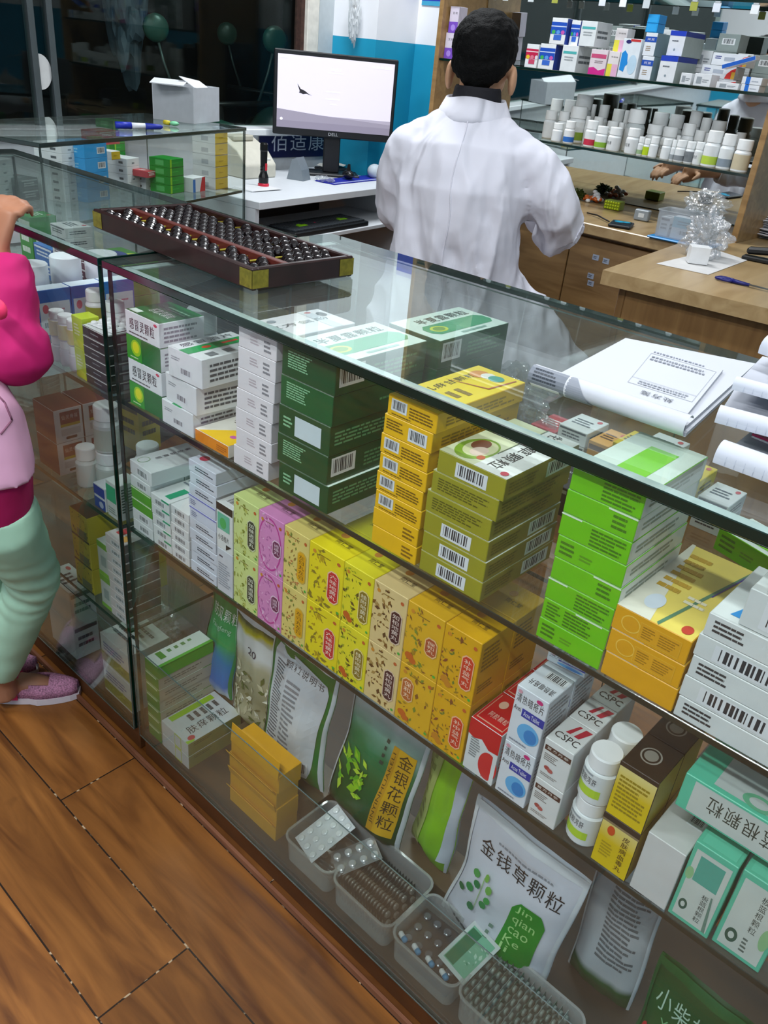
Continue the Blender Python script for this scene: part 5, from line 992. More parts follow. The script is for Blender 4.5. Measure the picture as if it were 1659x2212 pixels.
# ================================================================ scooters out in the street
SG = pm('#1d4a40', .3, noise=.15); SK = pm('#17191b', .4)
def scooter(x, y, rz, body, label, s=1.0):
    t = empty('scooter', (x, y, -.12), rz, label, 'scooter'); bm_ = pm(body, .3)
    g = G(); g.ball((.0, 0, .62), (.42, .14, .13), bm_, 20, 10); g.ball((.55, 0, .70), (.10, .19, .28), bm_, 16, 10); g.build('fairing', t)
    g = G(); g.ball((-.12, 0, .80), (.34, .13, .06), SK, 16, 8); g.build('seat', t)
    for wx in (-.5, .62):
        g = G(); vs = []; R, r = .19, .05; n, k = 24, 8
        for i in range(n):
            for j in range(k):
                a = 2 * math.pi * i / n; b = 2 * math.pi * j / k; vs.append((wx + (R + r * math.cos(b)) * math.cos(a), r * math.sin(b), .24 + (R + r * math.cos(b)) * math.sin(a)))
        g.add(vs, [(i * k + j, i * k + (j + 1) % k, ((i + 1) % n) * k + (j + 1) % k, ((i + 1) % n) * k + j) for i in range(n) for j in range(k)], SK, True); g.build('wheel', t)
    g = G(); g.tube([(.55, 0, .85), (.46, 0, 1.03)], .025, SK); g.tube([(.44, -.28, 1.06), (.47, 0, 1.04), (.44, .28, 1.06)], .014, SK); g.build('handlebar', t)
    for sy in (-1, 1):
        g = G(); g.tube([(.45, sy * .2, 1.06), (.44, sy * .25, 1.20), (.43, sy * .27, 1.28)], .006, pm('#5a6a66', .4, .5)); g.ball((.43, sy * .28, 1.34), (.02, .06, .06), pm('#2f5a4e', .3, .1), 16, 10); g.build('mirror', t)
    return t
s1 = AX(432, 122, -2.75)
scooter(s1[0] - .43 * math.cos(-.5) - .28 * math.sin(-.5) * -1 * -1, s1[1] + .43 * math.sin(.5) + .0, -.5, '#2a5a4c', 'dark green scooter parked outside the window, its round mirrors showing')
s2 = AX(585, 182, -3.3); scooter(s2[0] - .4, s2[1] + .3, -.6, '#3c5c50', 'second scooter further out in the dark street')
crumple('rain_cape', (s1[0] - .25, s1[1] - .25, .93), (.13, .10, .38), pm('#4a5a66', .5), 'grey blue rain cape draped upright on the nearer scooter', 4, 1.5, .3, cat='cape', flat=False)
# ================================================================ computer desk
mp_ = AZ(752, 385, DZ); MO = Vector((-1.665, 2.045, DZ)); vd = Vector((CAM[0] - MO.x, CAM[1] - MO.y)); mrot = math.atan2(vd.y, vd.x) + math.pi / 2 + .10
t = empty('computer_monitor', MO, mrot, 'black flat monitor showing a pale sky with a flying bird', 'monitor'); MW, MH, MB = .505, .312, .150
g = G(); g.box(-MW / 2, MW / 2, 0, .022, MB, MB + MH, '#15181c', .004); g.box(-.16, .16, .0222, .045, MB + .06, MB + .24, '#15181c', .006); g.build('housing', t)
g = G(); sw, sh = MW - .03, MH - .045; g.box(-sw / 2, sw / 2, -.001, -.0002, MB + .028, MB + .028 + sh, '#101010', 0, {'F': pm('#cbc6d4', .4, emit=.62, noise=0, name='screen_sky')})
sf = lambda u, v, l: (-sw / 2 + u * sw, -.001 - l, MB + .028 + v * sh)
SE = lambda c: pm(c, .4, emit=.5, noise=0)
g.prints(sf, [('r', 0, 0, 1, .20, SE('#a29cac')), ('r', 0, 0, 1, .12, SE('#837d8e')), ('p', [(0, .2), (0, .26), (.35, .21), (1, .15), (1, .1), (0, .1)], SE('#8e8898')), ('p', [(.17, .62), (.20, .55), (.235, .53), (.27, .49), (.30, .47), (.25, .49), (.22, .48), (.195, .50), (.19, .53)], SE('#26242a')), ('p', [(.185, .50), (.2, .53), (.235, .52), (.21, .49)], SE('#26242a')),
   ('t', .45, .83, .54, .87, '18:53', SE('#f4f2fa')), ('tl', .43, .79, .56, .81, 1, SE('#e4e2ea')), ('tl', .42, .53, .57, .56, 1, SE('#f0eef6'), .3), ('tl', .42, .43, .57, .46, 1, SE('#f0eef6'), .3), ('tl', .46, .36, .54, .385, 1, SE('#f0eef6'), .4), ('r', .92, .92, .98, .95, SE('#f6f4fc')), ('e', .82, .935, .01, .015, SE('#f0eef6')), ('e', .855, .935, .01, .015, SE('#f0eef6')), ('e', .89, .935, .01, .015, SE('#f0eef6')), ('r', .02, .95, .08, .965, SE('#f0eef6')), ('e', .04, .12, .012, .02, SE('#f0eef6'))], sw / sh, .0002)
g.build('screen', t)
g = G(); g.prints(lambda u, v, l: (-.02 + .04 * u, -.0003 - l, MB + .009 + .011 * v), [('t', 0, 0, 1, 1, 'DELL', '#b8bcc2')]); g.build('badge', t)
g = G(); g.box(-.035, .035, .02, .045, .012, MB + .10, '#15181c', .004); g.box(-.12, .12, -.03, .11, 0, .012, '#15181c', .004); g.build('stand', t)
def od(px, py, z=DZ): p = AZ(px, py, z); return (p[0], p[1], z + .0004)
# receipt printer
a = od(531, 388); b = od(612, 388)
t = empty('receipt_printer', a, wa - .05, 'cream coloured receipt printer on the white desk behind the torch', 'printer'); CR = pm('#cfcdbf', .5); w = .17; pts = [(0, 0), (.19, 0), (.19, .05), (.145, .09), (.10, .125), (.04, .14), (0, .13)]
g = G(); M = Matrix(((0, 0, 1, 0), (1, 0, 0, 0), (0, 1, 0, 0), (0, 0, 0, 1))); 
g.prism([(y, z) for y, z in ((0, 0), (.2, 0), (.2, .13), (.14, .14), (.05, .10), (0, .05))], 0, .17, CR, Matrix(((0, 0, 1, 0), (1, 0, 0, 0), (0, 1, 0, 0), (0, 0, 0, 1)))); o = g.build('housing', t); mod = o.modifiers.new('b', 'BEVEL'); mod.width = .006; mod.segments = 3
g = G(); g.box(.03, .14, .10, .16, .126, .146, pm('#b8b6a8', .5), .004); g.build('cover', t); g = G(); g.box(.12, .15, .012, .03, .062, .072, pm('#e6e6e0', .4), .002); g.build('button', t)
t = empty('torch', od(569, 404), 0, 'black torch with red band standing on its head', 'torch'); g = G(); g.lathe([(.019, 0), (.021, .004), (.021, .012), (.0185, .014)], pm('#c8203a', .4, emit=.15), 20); g.build('lens_ring', t)
g = G(); g.lathe([(.0185, .0145), (.019, .035), (.0135, .05), (.0125, .055), (.0135, .06), (.0125, .065), (.0135, .07), (.0125, .075), (.0135, .125), (.015, .13), (.015, .150), (.012, .155)], pm('#131416', .3), 20); g.build('barrel', t); g = G(); g.box(.0125, .016, -.005, .005, .06, .085, '#c82a3a', .001); g.build('switch', t)
t = empty('card_reader', od(655, 392), wa + .25, 'grey card reader standing on the white desk beside the printer', 'card reader'); g = G(); g.prism([(0, 0), (.075, 0), (.055, .075), (.035, .085), (.01, .04)], 0, .07, pm('#7a838a', .35), Matrix(((0, 0, 1, 0), (1, 0, 0, 0), (0, 1, 0, 0), (0, 0, 0, 1)))); g.build('housing', t)
g = G(); g.box(.02, .055, -.001, .0015, .03, .045, '#c8ccd0'); f = g.build('display', t, (0, .004, .01)); f.rotation_euler = (-.5, 0, 0)
g = G(); g.box(0, .14, 0, .09, 0, .012, '#1c1e22', .004); o = g.build('phone_tray', None, od(704, 372), wa - .25); tag(o, 'black tray with torn paper below the monitor', 'tray')
g = G(); n = 8; vs = []; 
for i in range(n + 1):
    for j in range(2): vs.append((.13 * i / n, .07 * j, .010 * abs(math.sin(i * 1.1)) + .002))
g.add(vs + [(x, y, z + .0006) for x, y, z in vs], [(2 * i, 2 * i + 2, 2 * i + 3, 2 * i + 1) for i in range(n)] + [(18 + 2 * i, 18 + 2 * i + 1, 18 + 2 * i + 3, 18 + 2 * i + 2) for i in range(n)], pm('#dcdcd4', .6), False)
tag(g.build('torn_paper', None, tuple(Vector(od(704, 370)) + Vector((0, 0, .0126))), wa - .25), 'wavy torn white paper lying on the black tray', 'paper')
a = od(722, 400); b = od(833, 388); g = G(); wl = math.hypot(b[0] - a[0], b[1] - a[1]); g.box(0, wl, 0, .10, 0, .004, '#20249c', .001); g.prints(lambda u, v, l: (u * wl, v * .10, .004 + l), [('r', .02, .02, .98, .16, '#b8c0dc'), ('tl', .05, .04, .9, .13, 1, '#6a74b8')], 2)
FO = tag(g.build('folder', None, a, math.atan2(b[1] - a[1], b[0] - a[0])), 'blue folder lying at the front edge of the white desk', 'folder')
t = empty('barcode_scanner', tuple(Vector(od(752, 390)) + Vector((0, 0, .0045))), wa + 1.2, 'small black scanner on the blue folder', 'scanner'); g = G(); g.ball((0, 0, .019), (.032, .024, .018), pm('#17181a', .2), 16, 10); g.build('body', t); g = G(); g.prism([(-.008, 0), (.012, 0), (0, .03)], -.006, .006, pm('#17181a', .3), Matrix.Translation((0, 0, .03)) @ Matrix.Rotation(math.pi / 2, 4, 'X')); g.build('grip', t)
crumple('clear_wrapper', od(700, 393), (.05, .025, .012), BAG, 'crumpled clear wrapper left of the blue folder', 7, 3, .4)
t = empty('computer_mouse', od(808, 386), 0, 'round white ball of tape at the right end of the desk', 'tape ball'); g = G(); g.ball((0, 0, .030), (.032, .032, .030), pm('#b8c4cc', .5), 20, 12); t.name = 'tape_ball'; g.build('ball', t)
for k in range(3):
    g = G(); g.box(0, .15, 0, .10, 0, .0012, pm('#e0e3e6', .7)); tag(g.build('paper_sheet', None, tuple(Vector(od(545, 416)) + Vector((0, 0, .0014 * k))), wa + .15 - .12 * k), 'white sheet of paper at the left front of the desk, %s of three' % ['lowest', 'middle', 'top'][k], 'paper', 'paper sheets at the desk corner')
g = G(); g.tube([(0, 0, 0), (0, .012, .10)], .004, '#1c2028', 8); tag(g.build('pen', None, tuple(Vector(od(818, 352)) + Vector((0, 0, .0)))), 'dark pen leaning beside the monitor', 'pen')
# keyboard
ka = wa; kl = .46
t = empty('keyboard', (Q0[0] + math.cos(wa) * .22 - math.sin(wa) * -.028, Q0[1] + math.sin(wa) * .22 + math.cos(wa) * -.028, KZ + .0004), ka, 'black keyboard with two lime green stickers on the tray', 'keyboard'); g = G(); g.box(0, kl, 0, .15, 0, .018, '#17191c', .003); g.build('housing', t)
g = G(); 
for r_ in range(6):
    for c_ in range(24): g.box(.012 + c_ * (kl - .024) / 24, .012 + (c_ + .86) * (kl - .024) / 24, .012 + r_ * .0215, .012 + r_ * .0215 + .0185, .0182, .0245, '#33383d', .0008)
g.build('keys', t)
for u, nm in ((.18, 'left'), (.72, 'right')): 
    g = G(); g.prism([(0, 0), (.05, 0), (.055, .022), (.035, .022), (.033, .034), (.018, .034), (.018, .02), (0, .02)], .0247, .0256, '#8fd41a'); g.build('green_sticker', t, (kl * u, .05, 0))
g = G(); g.prism([(0, 0), (.01, 0), (.008, .01)], .0247, .0254, '#e0305a'); g.build('pink_dot', t, (kl * .42, .07, 0))
# wall banner under the sill
SW = .52; a = AX(548, 318, XW + .012); g = G(); bz = .775; g.box(0, SW, 0, .003, 0, .115, '#14164a', .0005); g.prints(lambda u, v, l: (u * SW, -l, v * .115), [('t', .12, .2, .96, .86, '佰适康财', '#ccd4e0'), ], 4)
ay = AX(562, 300, XW + .012)[1]; o = g.build('banner', None, (XW + .006, ay, bz), math.pi / 2); tag(o, 'dark blue banner with grey characters on the wall under the window sill', 'banner')
o.location.x = XW + .0085
# boxes under the desk
base = Q0
for k, (px, py, c, s, lab) in enumerate(((570, 445, '#b89a2a', (.14, .16, .22), 'yellow carton under the keyboard tray, left'), (660, 430, '#a88a24', (.15, .16, .24), 'yellow carton under the keyboard tray, right'), (800, 540, '#6a4420', (.30, .16, .27), 'open brown cardboard box on the floor under the desk'))):
    z = (0, 0, 0)[k]; lx_ = [.05, .24, .50][k]; g = G(); g.box(0, s[0], 0, s[1], 0, s[2], pm(c, .6), .002); 
    g.prints(lambda u, v, l: (u * s[0], -l, v * s[2]), [('e', .5, .6, .2, .15, '#b85a2a'), ('tl', .15, .15, .85, .35, 3, '#5a4a14')] if k < 2 else [('r', 0, .92, 1, 1, '#553518')], 1)
    tag(g.build('cardboard_box' if k == 2 else 'storage_carton', None, (Q0[0] + math.cos(wa) * (lx_ + .06) - math.sin(wa) * .14, Q0[1] + math.sin(wa) * (lx_ + .06) + math.cos(wa) * .14, z), wa), lab, 'box')
# ================================================================ things on the oak desk and workbench
ZD = ZT + .0013
def oz(px, py, z=ZD): p = AZ(px, py, z); return Vector((p[0], p[1], z + .0003))
a = oz(1418, 570); g = G(); pts = [oz(*q) for q in ((1418, 570), (1530, 594), (1614, 563), (1545, 540))]; g.prism([(q.x - a.x, q.y - a.y) for q in pts], 0, .001, pm('#d3d2d0', .7)); tag(g.build('paper_sheet', None, a), 'white sheet of paper under the plastic bag on the desk', 'paper')
a = oz(1480, 572); g = G(); g.box(0, .052, 0, .04, 0, .045, pm('#dfe1e2', .5), .001); o = g.build('small_white_box', None, tuple(a + Vector((.0, .015, .0024))), .35); o.rotation_euler = (.0, .0, .6); tag(o, 'small white box wrapped inside the plastic bag on the desk', 'box')
crumple('plastic_bag', tuple(oz(1515, 556) + Vector((-.005, .01, .0012))), (.058, .05, .060), film('bag_bright', .16, .30, (.93, .94, .95), 1.0, 60), 'crumpled clear plastic bag standing open on the desk', 12, 2.4, .45, ico=5)
# scissors
a = oz(1548, 603); t = empty('scissors', tuple(a + Vector((0, 0, .005))), -.02, 'blue handled scissors lying on the desk at right', 'scissors'); HB_ = pm('#1c1f6a', .3)
for s_, (cx, cy) in enumerate(((.022, .008), (.020, -.006))):
    g = G(); vs = []; n, k = 20, 8
    for i in range(n):
        for j in range(k): aa = 2 * math.pi * i / n; bb = 2 * math.pi * j / k; vs.append((cx + (.020 + .004 * math.cos(bb)) * math.cos(aa), cy + (.0085 + .003 * math.cos(bb)) * math.sin(aa), .0035 * math.sin(bb)))
    g.add(vs, [(i * k + j, i * k + (j + 1) % k, ((i + 1) % n) * k + (j + 1) % k, ((i + 1) % n) * k + j) for i in range(n) for j in range(k)], HB_, True); g.tube([(cx + .02, cy * .5, 0), (.085, 0, 0)], [.005, .004], HB_, 8); g.build('handle', t)
    g = G(); g.prism([(.07, -.004), (.17, .0), (.075, .005)], -.001 + s_ * .002, s_ * .002, pm('#8a8e94', .2, .9)); g.build('blade', t)
t = empty('stapler', tuple(oz(1600, 560)), .1, 'black stapler lying at the right edge of the desk', 'stapler'); g = G(); g.box(0, .14, 0, .035, 0, .012, '#121314', .003); g.build('base', t); g = G(); g.box(0.01, .14, .004, .031, .014, .034, '#141516', .006); f = g.build('top_arm', t); f.rotation_euler = (0, -.12, 0)
pc = oz(1598, 505)
for k in range(16):
    rr = random.Random(k); g = G(); L, Wd = .13 + rr.uniform(0, .03), .09; g.box(0, L, 0, Wd, 0, .0012, pm(['#dcdadf', '#e4e2e8', '#d0cfd6'][k % 3], .7)); o = g.build('paper_slip', None, (pc.x + rr.uniform(-.012, .012), pc.y + rr.uniform(-.012, .012), ZD + .0005 + k * .0042), rr.uniform(-.35, .35), rot=(rr.uniform(-.02, .02), rr.uniform(-.02, .02), rr.uniform(-.3, .3)))
    tag(o, 'loose paper slip in the untidy workbench pile, %s from the bottom' % (['first', 'second', 'third', 'fourth', 'fifth', 'sixth', 'seventh', 'eighth', 'ninth', 'tenth', 'eleventh', 'twelfth', 'thirteenth', 'fourteenth', 'fifteenth', 'last'][k]), 'paper', 'untidy pile of paper slips')
# medicine basket
c0_ = oz(1396, 512); bx = film('box_plastic', .22, .12, (.86, .9, .93), .1, 12)
g = G(); g.box(0, .20, 0, .12, 0, .006, pm('#1d84c4', .35), .003); tag(g.build('blue_tray', None, tuple(c0_), .05), 'bright blue plastic tray under the clear box on the workbench', 'tray')
bin_(c0_.x + .01, c0_.x + .185, c0_.y + .012, c0_.y + .115, .075, 'clear plastic box full of medicine on the blue tray', 'plastic_box', ZD + .0068, bx, .05)
carton('bk_w', .03, .05, .055, (c0_.x + .02, c0_.y + .03, ZD + .0095), .05, 'white carton inside the clear box, left'); SPEC['cy'] = dict(c='#dfe6ea', p={'F': [('r', 0, .5, 1, 1, '#7ac0d4'), ('tl', .2, .6, .8, .85, 2, '#2f7a94'), ('bar', .3, .15, .9, .4)]})
carton('cy', .075, .04, .062, (c0_.x + .06, c0_.y + .03, ZD + .0095), .08, 'white and cyan carton inside the clear box, right')
crumple('plastic_bag', (c0_.x + .12, c0_.y + .09, ZD + .087), (.06, .04, .035), BAG, 'clear bag stuffed on top of the medicine box', 15, 2.6, .4)
t = empty('mobile_phone', tuple(oz(1312, 489)), .35, 'black mobile phone lying on the workbench edge', 'phone'); g = G(); g.box(0, .072, 0, .10, 0, .009, '#15171b', .003, {'T': pm('#1a2430', .08, spec=.9)}); g.build('body', t)
g = G(); g.prints(lambda u, v, l: (.01 + u * .052, .05 + v * .045, .0092 + l), [('e', .3, .5, .3, .4, '#1f9ac0'), ('e', .75, .6, .25, .3, '#1f9ac0')]); g.build('cover_print', t)
g = G(); g.box(0, .05, 0, .03, 0, .035, pm('#8d979f', .3), .003); g.prints(lambda u, v, l: (u * .05, -l, v * .035), [('r', .3, .3, .7, .7, '#cfd6da')]); tag(g.build('pill_box', None, tuple(oz(1367, 474)), .15), 'grey plastic pill box beside the clear medicine box', 'box')
st = pm('#7a8c14', .35); PC = {}
g = G(); g.box(0, .06, 0, .045, 0, .030, st, .001)
for i in range(6):
    for j in range(3): g.ball((.006 + i * .0096, -.0005, .005 + j * .010), (.004, .003, .004), pm('#b8c820', .3), 8, 6)
tag(g.build('capsule_strips', None, tuple(oz(1303, 450)), .1), 'block of yellow green capsule strips on the workbench', 'blister pack')
rr = random.Random(4); cc = oz(1283, 436)
for k in range(34):
    col = ['#c8642a', '#dfe0e2', '#b8482a'][k % 3]; a = rr.uniform(0, 6.28); R = rr.uniform(0, .042); h = .006 + rr.uniform(0, .034) * (1 - R / .05)
    if k == 0: g = G(); g.ball((0, 0, 0), (.0095, .0095, .007), pm('#c8642a', .25), 10, 6); me1 = g.build('pill').data; bpy.data.objects.remove(bpy.data.objects['pill']); g = G(); g.ball((0, 0, 0), (.0095, .0095, .007), pm('#dfe0e2', .25), 10, 6); me2 = g.build('pill').data; bpy.data.objects.remove(bpy.data.objects['pill'])
    o = bpy.data.objects.new('wrapped_pill', me1 if k % 2 else me2); COL.objects.link(o); o.location = (cc.x + R * math.cos(a), cc.y + R * math.sin(a), ZD + h)
    tag(o, ['white' , 'orange'][k % 2] + ' wrapped pill in the heap on the workbench', 'pill', ['white', 'orange'][k % 2] + ' wrapped pills in the heap')
crumple('foil_pack', tuple(oz(1247, 430)), (.03, .022, .018), pm('#3f4a1c', .3, .3), 'dark green foil pack beside the heap of pills', 8, 3, .4, cat='foil')
crumple('foil_pack', tuple(oz(1345, 432)), (.035, .02, .010), pm('#8a9440', .3, .3), 'olive foil strips behind the capsule block', 5, 3, .4, cat='foil')
g = G(); g.tube([oz(1268, 462) - oz(1268, 462), oz(1290, 470) - oz(1268, 462) + Vector((0, 0, .004)), oz(1315, 482) - oz(1268, 462) + Vector((0, 0, .002))], .0025, '#16171a', 8); tag(g.build('strap', None, tuple(oz(1268, 462) + Vector((0, 0, .003)))), 'thin black strap lying beside the phone', 'strap')
# ================================================================ mirror shelves: cartons above, bottles below
def bs(k, d, mat='#e4e8ea'): SPEC[k] = d
SPEC['s_red'] = dict(c=WH, p={'F': [('r', .0, .38, 1, .80, '#c01f4a'), ('r', 0, .66, 1, .71, '#e8c8d0'), ('e', .2, .45, .15, .09, '#e0c030'), ('e', .55, .45, .15, .09, '#d87a90'), ('e', .9, .45, .12, .09, '#e0d8e0'), ('r', .3, .16, .8, .36, '#c84a6a')]})
SPEC['s_blue'] = dict(c=WH, f={'R': '#2a44a0'}, p={'F': [('r', .0, .38, 1, .84, '#1f50b8'), ('r', 0, .66, 1, .70, '#c8d4ec'), ('e', .2, .46, .12, .08, '#3fae5a'), ('e', .5, .46, .12, .08, '#5a9ae0'), ('e', .8, .46, .12, .08, '#c85ab0'), ('r', .25, .16, .75, .36, '#3a6ac8')]})
SPEC['s_teal'] = dict(c='#e0e6e8', p={'F': [('r', .08, .68, .92, .78, '#4fb0b0'), ('tl', .2, .4, .8, .6, 2, '#98a0a4')], 'R': [('tl', .1, .3, .9, .7, 2, '#6a7074', .3)]})
SPEC['s_pink'] = dict(c='#ded2d8', p={'F': [('r', .05, .66, .95, .82, '#c8507a'), ('p', [(0, 0), (1, 0), (1, .28), (.6, .18), (.3, .3), (0, .26)], '#d02a8a'), ('tl', .3, .45, .8, .58, 2, '#8a7a80')]})
SPEC['s_py'] = dict(c='#e2dcdc', p={'F': [('r', 0, 0, .45, .5, '#e0d84a'), ('r', .45, 0, 1, .5, '#e0b0cc'), ('t', .25, .75, .9, .82, '甲硝唑', '#555')]})
SPEC['s_face'] = dict(c='#dfe8ee', p={'F': [('e', .3, .92, .15, .05, '#2a2a6a'), ('r', .4, .93, .95, .99, '#c83a3a'), ('p', [(.05, .2), (.3, .15), (.35, .3), (.48, .36), (.42, .44), (.38, .6), (.2, .7), (.05, .62)], '#1f8ad8'), ('e', .7, .35, .25, .25, '#bcd8ea')]})
SPEC['s_bw'] = dict(c='#e0e6ec', p={'F': [('r', 0, .6, 1, .84, '#1f4fae'), ('t', .2, .66, .85, .78, '阿莫', '#dde'), ('tl', .2, .2, .8, .45, 3, '#a08a70')], 'R': [('r', 0, 0, 1, 1, '#7a949c')]})
SPEC['s_bt'] = dict(c='#e2e6ea', f={'T': '#1f3fb0'}, p={'F': [('r', 0, .80, 1, 1, '#1f3fb8'), ('tl', .2, .55, .8, .65, 1, '#6a7078', .15), ('e', .45, .25, .06, .05, '#8a9aa4')], 'R': [('r', 0, .8, 1, 1, '#1c2f8a'), ('r', 0, 0, 1, .8, '#a4b0ae')]})
SPEC['s_rc'] = dict(c='#dfe3e8', p={'F': [('p', [(.72, .05), (1, .05), (1, .9), (.88, .75), (.76, .4)], '#d8342c'), ('r', .9, .05, 1, .6, '#d8a83a'), ('tl', .08, .5, .3, .8, 2, '#2a3a8a'), ('r', .35, .4, .65, .7, '#a8b0bc')]})
SPEC['s_bl'] = dict(c='#dfe4ea', p={'F': [('r', .2, 0, .42, 1, '#1f6fd0'), ('tl', .5, .3, .9, .6, 1, '#a8b0bc')]})
SPEC['s_cube'] = dict(c='#1f9ae0', p={'F': [('r', .1, .1, .9, .9, '#2fa6ea')]})
SPEC['s_pur'] = dict(c='#d8cfe0', f={}, p={'F': [('r', 0, 0, 1, .42, '#7a4fc0'), ('e', .5, .2, .25, .12, '#a88ae0'), ('t', .3, .7, .9, .8, '艾司', '#444')]})
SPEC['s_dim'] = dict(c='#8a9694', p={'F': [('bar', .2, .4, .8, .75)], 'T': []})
SPEC['s_wht'] = dict(c='#dfe3e6', p={'F': [('r', .15, .2, .45, .75, '#98a0a6'), ('tl', .5, .3, .9, .6, 2, '#8a9298')]})
SG_ = 'cartons on the upper mirror shelf'
def sh(key, x0, x1, yt, yb, depth, lab, y=YS + .012, z=ZU + .0004, n=1, zb=None, rz=0, base=None):
    a = AY(x0, yb, y)[0]; b = AY(x1, yb, y)[0]; h = abs(AY((x0 + x1) / 2, yt, y)[2] - AY((x0 + x1) / 2, yb, y)[2]); zz = z if base is None else base
    for k in range(n): carton(key, b - a, depth, h - .0006, (a, y, zz + k * (h + .0002)), rz, lab if n == 1 else lab + ', ' + ordw(n - 1 - k, n), SG_)
    return a, b, zz + n * h
_, _, t1 = sh('s_red', 1133, 1159, 86, 138, .04, 'raspberry red and white upright carton at the left end of the upper shelf')
_, _, t2 = sh('s_blue', 1161, 1194, 89, 145, .10, 'blue and white upright carton beside the raspberry one')
sh('s_blue', 1186, 1219, 32, 90, .06, 'blue and white carton standing on top of the front row, first', base=t2 + .0005); sh('s_blue', 1229, 1248, 33, 89, .05, 'narrow blue carton in the raised second row', base=t2 + .0005, y=YS + .03)
_, _, t3 = sh('s_teal', 1208, 1242, 92, 150, .12, 'white carton with teal band in the front row'); sh('s_teal', 1250, 1284, 35, 91, .10, 'white carton with teal band in the raised second row', base=t3 + .0005)
_, _, t4 = sh('s_pink', 1270, 1306, 97, 153, .05, 'white carton with magenta wave in the front row')
_, _, t5 = sh('s_py', 1308, 1331, 103, 158, .04, 'small carton half yellow half pink in the front row'); sh('s_py', 1325, 1350, 48, 100, .05, 'carton half yellow half pink in the raised second row', base=t5 + .0004, y=YS + .05)
sh('s_face', 1333, 1372, 73, 160, .06, 'tall white carton with blue face silhouette')
_, _, t6 = sh('s_bw', 1380, 1405, 111, 164, .10, 'narrow white carton with blue band in the front row'); _, _, t7 = sh('s_bw', 1389, 1414, 57, 108, .10, 'narrow white carton with blue band in the raised second row', base=t6 + .0005)
sh('s_cube', 1400, 1425, 18, 38, .05, 'bright blue carton block on top of the narrow cartons', base=t7 + .0005, n=2)
_, _, t8 = sh('s_bt', 1420, 1457, 104, 163, .14, 'white carton with dark blue lid in the front row'); sh('s_bt', 1442, 1476, 47, 103, .14, 'white carton with dark blue lid in the raised second row', base=t8 + .0005, y=YS + .03)
sh('s_wht', 1470, 1494, 142, 168, .05, 'low white carton right of the dark blue lids'); _, _, t9 = sh('s_wht', 1498, 1535, 148, 176, .06, 'low white carton with grey square in the front row')
_, _, ta = sh('s_rc', 1513, 1594, 140, 160, .08, 'lowest white carton of the red corner pile', y=YS + .08); _, _, tb = sh('s_rc', 1517, 1592, 114, 143, .07, 'white carton with red corner under the top one', base=ta + .0004, y=YS + .08); sh('s_rc', 1541, 1618, 88, 116, .07, 'topmost white carton with red corner', base=tb + .0004, y=YS + .08)
_, _, tc_ = sh('s_wht', 1548, 1597, 165, 180, .05, 'flat white carton near the right end of the shelf'); _, _, td = sh('s_bl', 1602, 1642, 168, 183, .05, 'flat white carton with blue band, lower of two')
sh('s_bl', 1604, 1648, 151, 168, .05, 'flat white carton with blue band, upper of two', base=td + .0005)
SPEC['s_tl'] = dict(c='#e0e4e8', f={'T': '#1f4fae', 'F': '#1f5fc0'}, p={}); p = AY(1562, 152, YS + .03)
carton('s_tl', .10, .035, .012, (p[0], YS + .018, ZU + .052), 0, 'blue and white carton leaning aslant on the flat ones', SG_, rot=(0, -.32, 0))
for k in range(2): carton('s_pur', .042, .05, .085, (AY(962, 90, YS + .03)[0] + (.008, 0)[k], YS + .03, ZU + (.0860, .0004)[k]), 0, '%s white carton with purple base left of the pharmacist' % ['upper', 'lower'][k], SG_)
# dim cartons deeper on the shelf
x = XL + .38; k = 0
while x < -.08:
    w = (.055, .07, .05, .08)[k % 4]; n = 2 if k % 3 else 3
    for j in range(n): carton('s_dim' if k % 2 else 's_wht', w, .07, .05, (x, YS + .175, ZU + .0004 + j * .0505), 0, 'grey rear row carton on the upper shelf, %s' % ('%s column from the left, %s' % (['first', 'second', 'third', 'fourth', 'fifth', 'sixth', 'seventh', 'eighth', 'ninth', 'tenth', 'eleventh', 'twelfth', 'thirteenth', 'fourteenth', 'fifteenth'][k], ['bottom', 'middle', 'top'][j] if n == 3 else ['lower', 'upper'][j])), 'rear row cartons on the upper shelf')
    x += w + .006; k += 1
# bottles (zoom coordinates of the photo measured at 2.968x, origin 1100,0)
FRB = [(300, 62, 810, 905, 0), (375, 62, 800, 915, '#2f6fc0'), (515, 70, 780, 915, '#c8304a'), (580, 70, 825, 940, '#8ab83a'), (665, 75, 820, 940, '#4a5054'), (778, 75, 840, 970, '#5a6064'), (835, 45, 880, 975, '#9ab88a'), (875, 45, 880, 970, '#b8d41e'), (918, 60, 880, 985, 0), (1000, 55, 885, 990, 0), (1043, 50, 893, 998, '#a0a8ac'), (1090, 60, 895, 1005, '#8a9094'), (1150, 62, 905, 1015, '#7a8084'), (1207, 58, 905, 1020, '#6a7074'), (1285, 95, 845, 1025, '#b8d44a'), (1378, 95, 865, 1040, '#8a98a4'), (1480, 92, 895, 1055, '#c8bda0')]
RRB = [(262, 75, 690, 800, 0), (345, 72, 695, 810, 0), (435, 105, 650, 800, '#8aa83a'), (492, 78, 740, 850, 0), (560, 62, 735, 850, 0), (652, 72, 765, 870, '#8ab83a'), (710, 60, 755, 860, 0), (795, 108, 700, 880, 'clear'), (925, 95, 760, 880, '#9a9ea0'), (1025, 88, 770, 890, '#4a5054'), (1085, 72, 815, 900, 0), (1145, 110, 730, 880, 0), (1215, 88, 775, 900, 0), (1300, 88, 780, 900, 0), (1392, 92, 790, 900, 'clear'), (1450, 60, 840, 920, 0)]
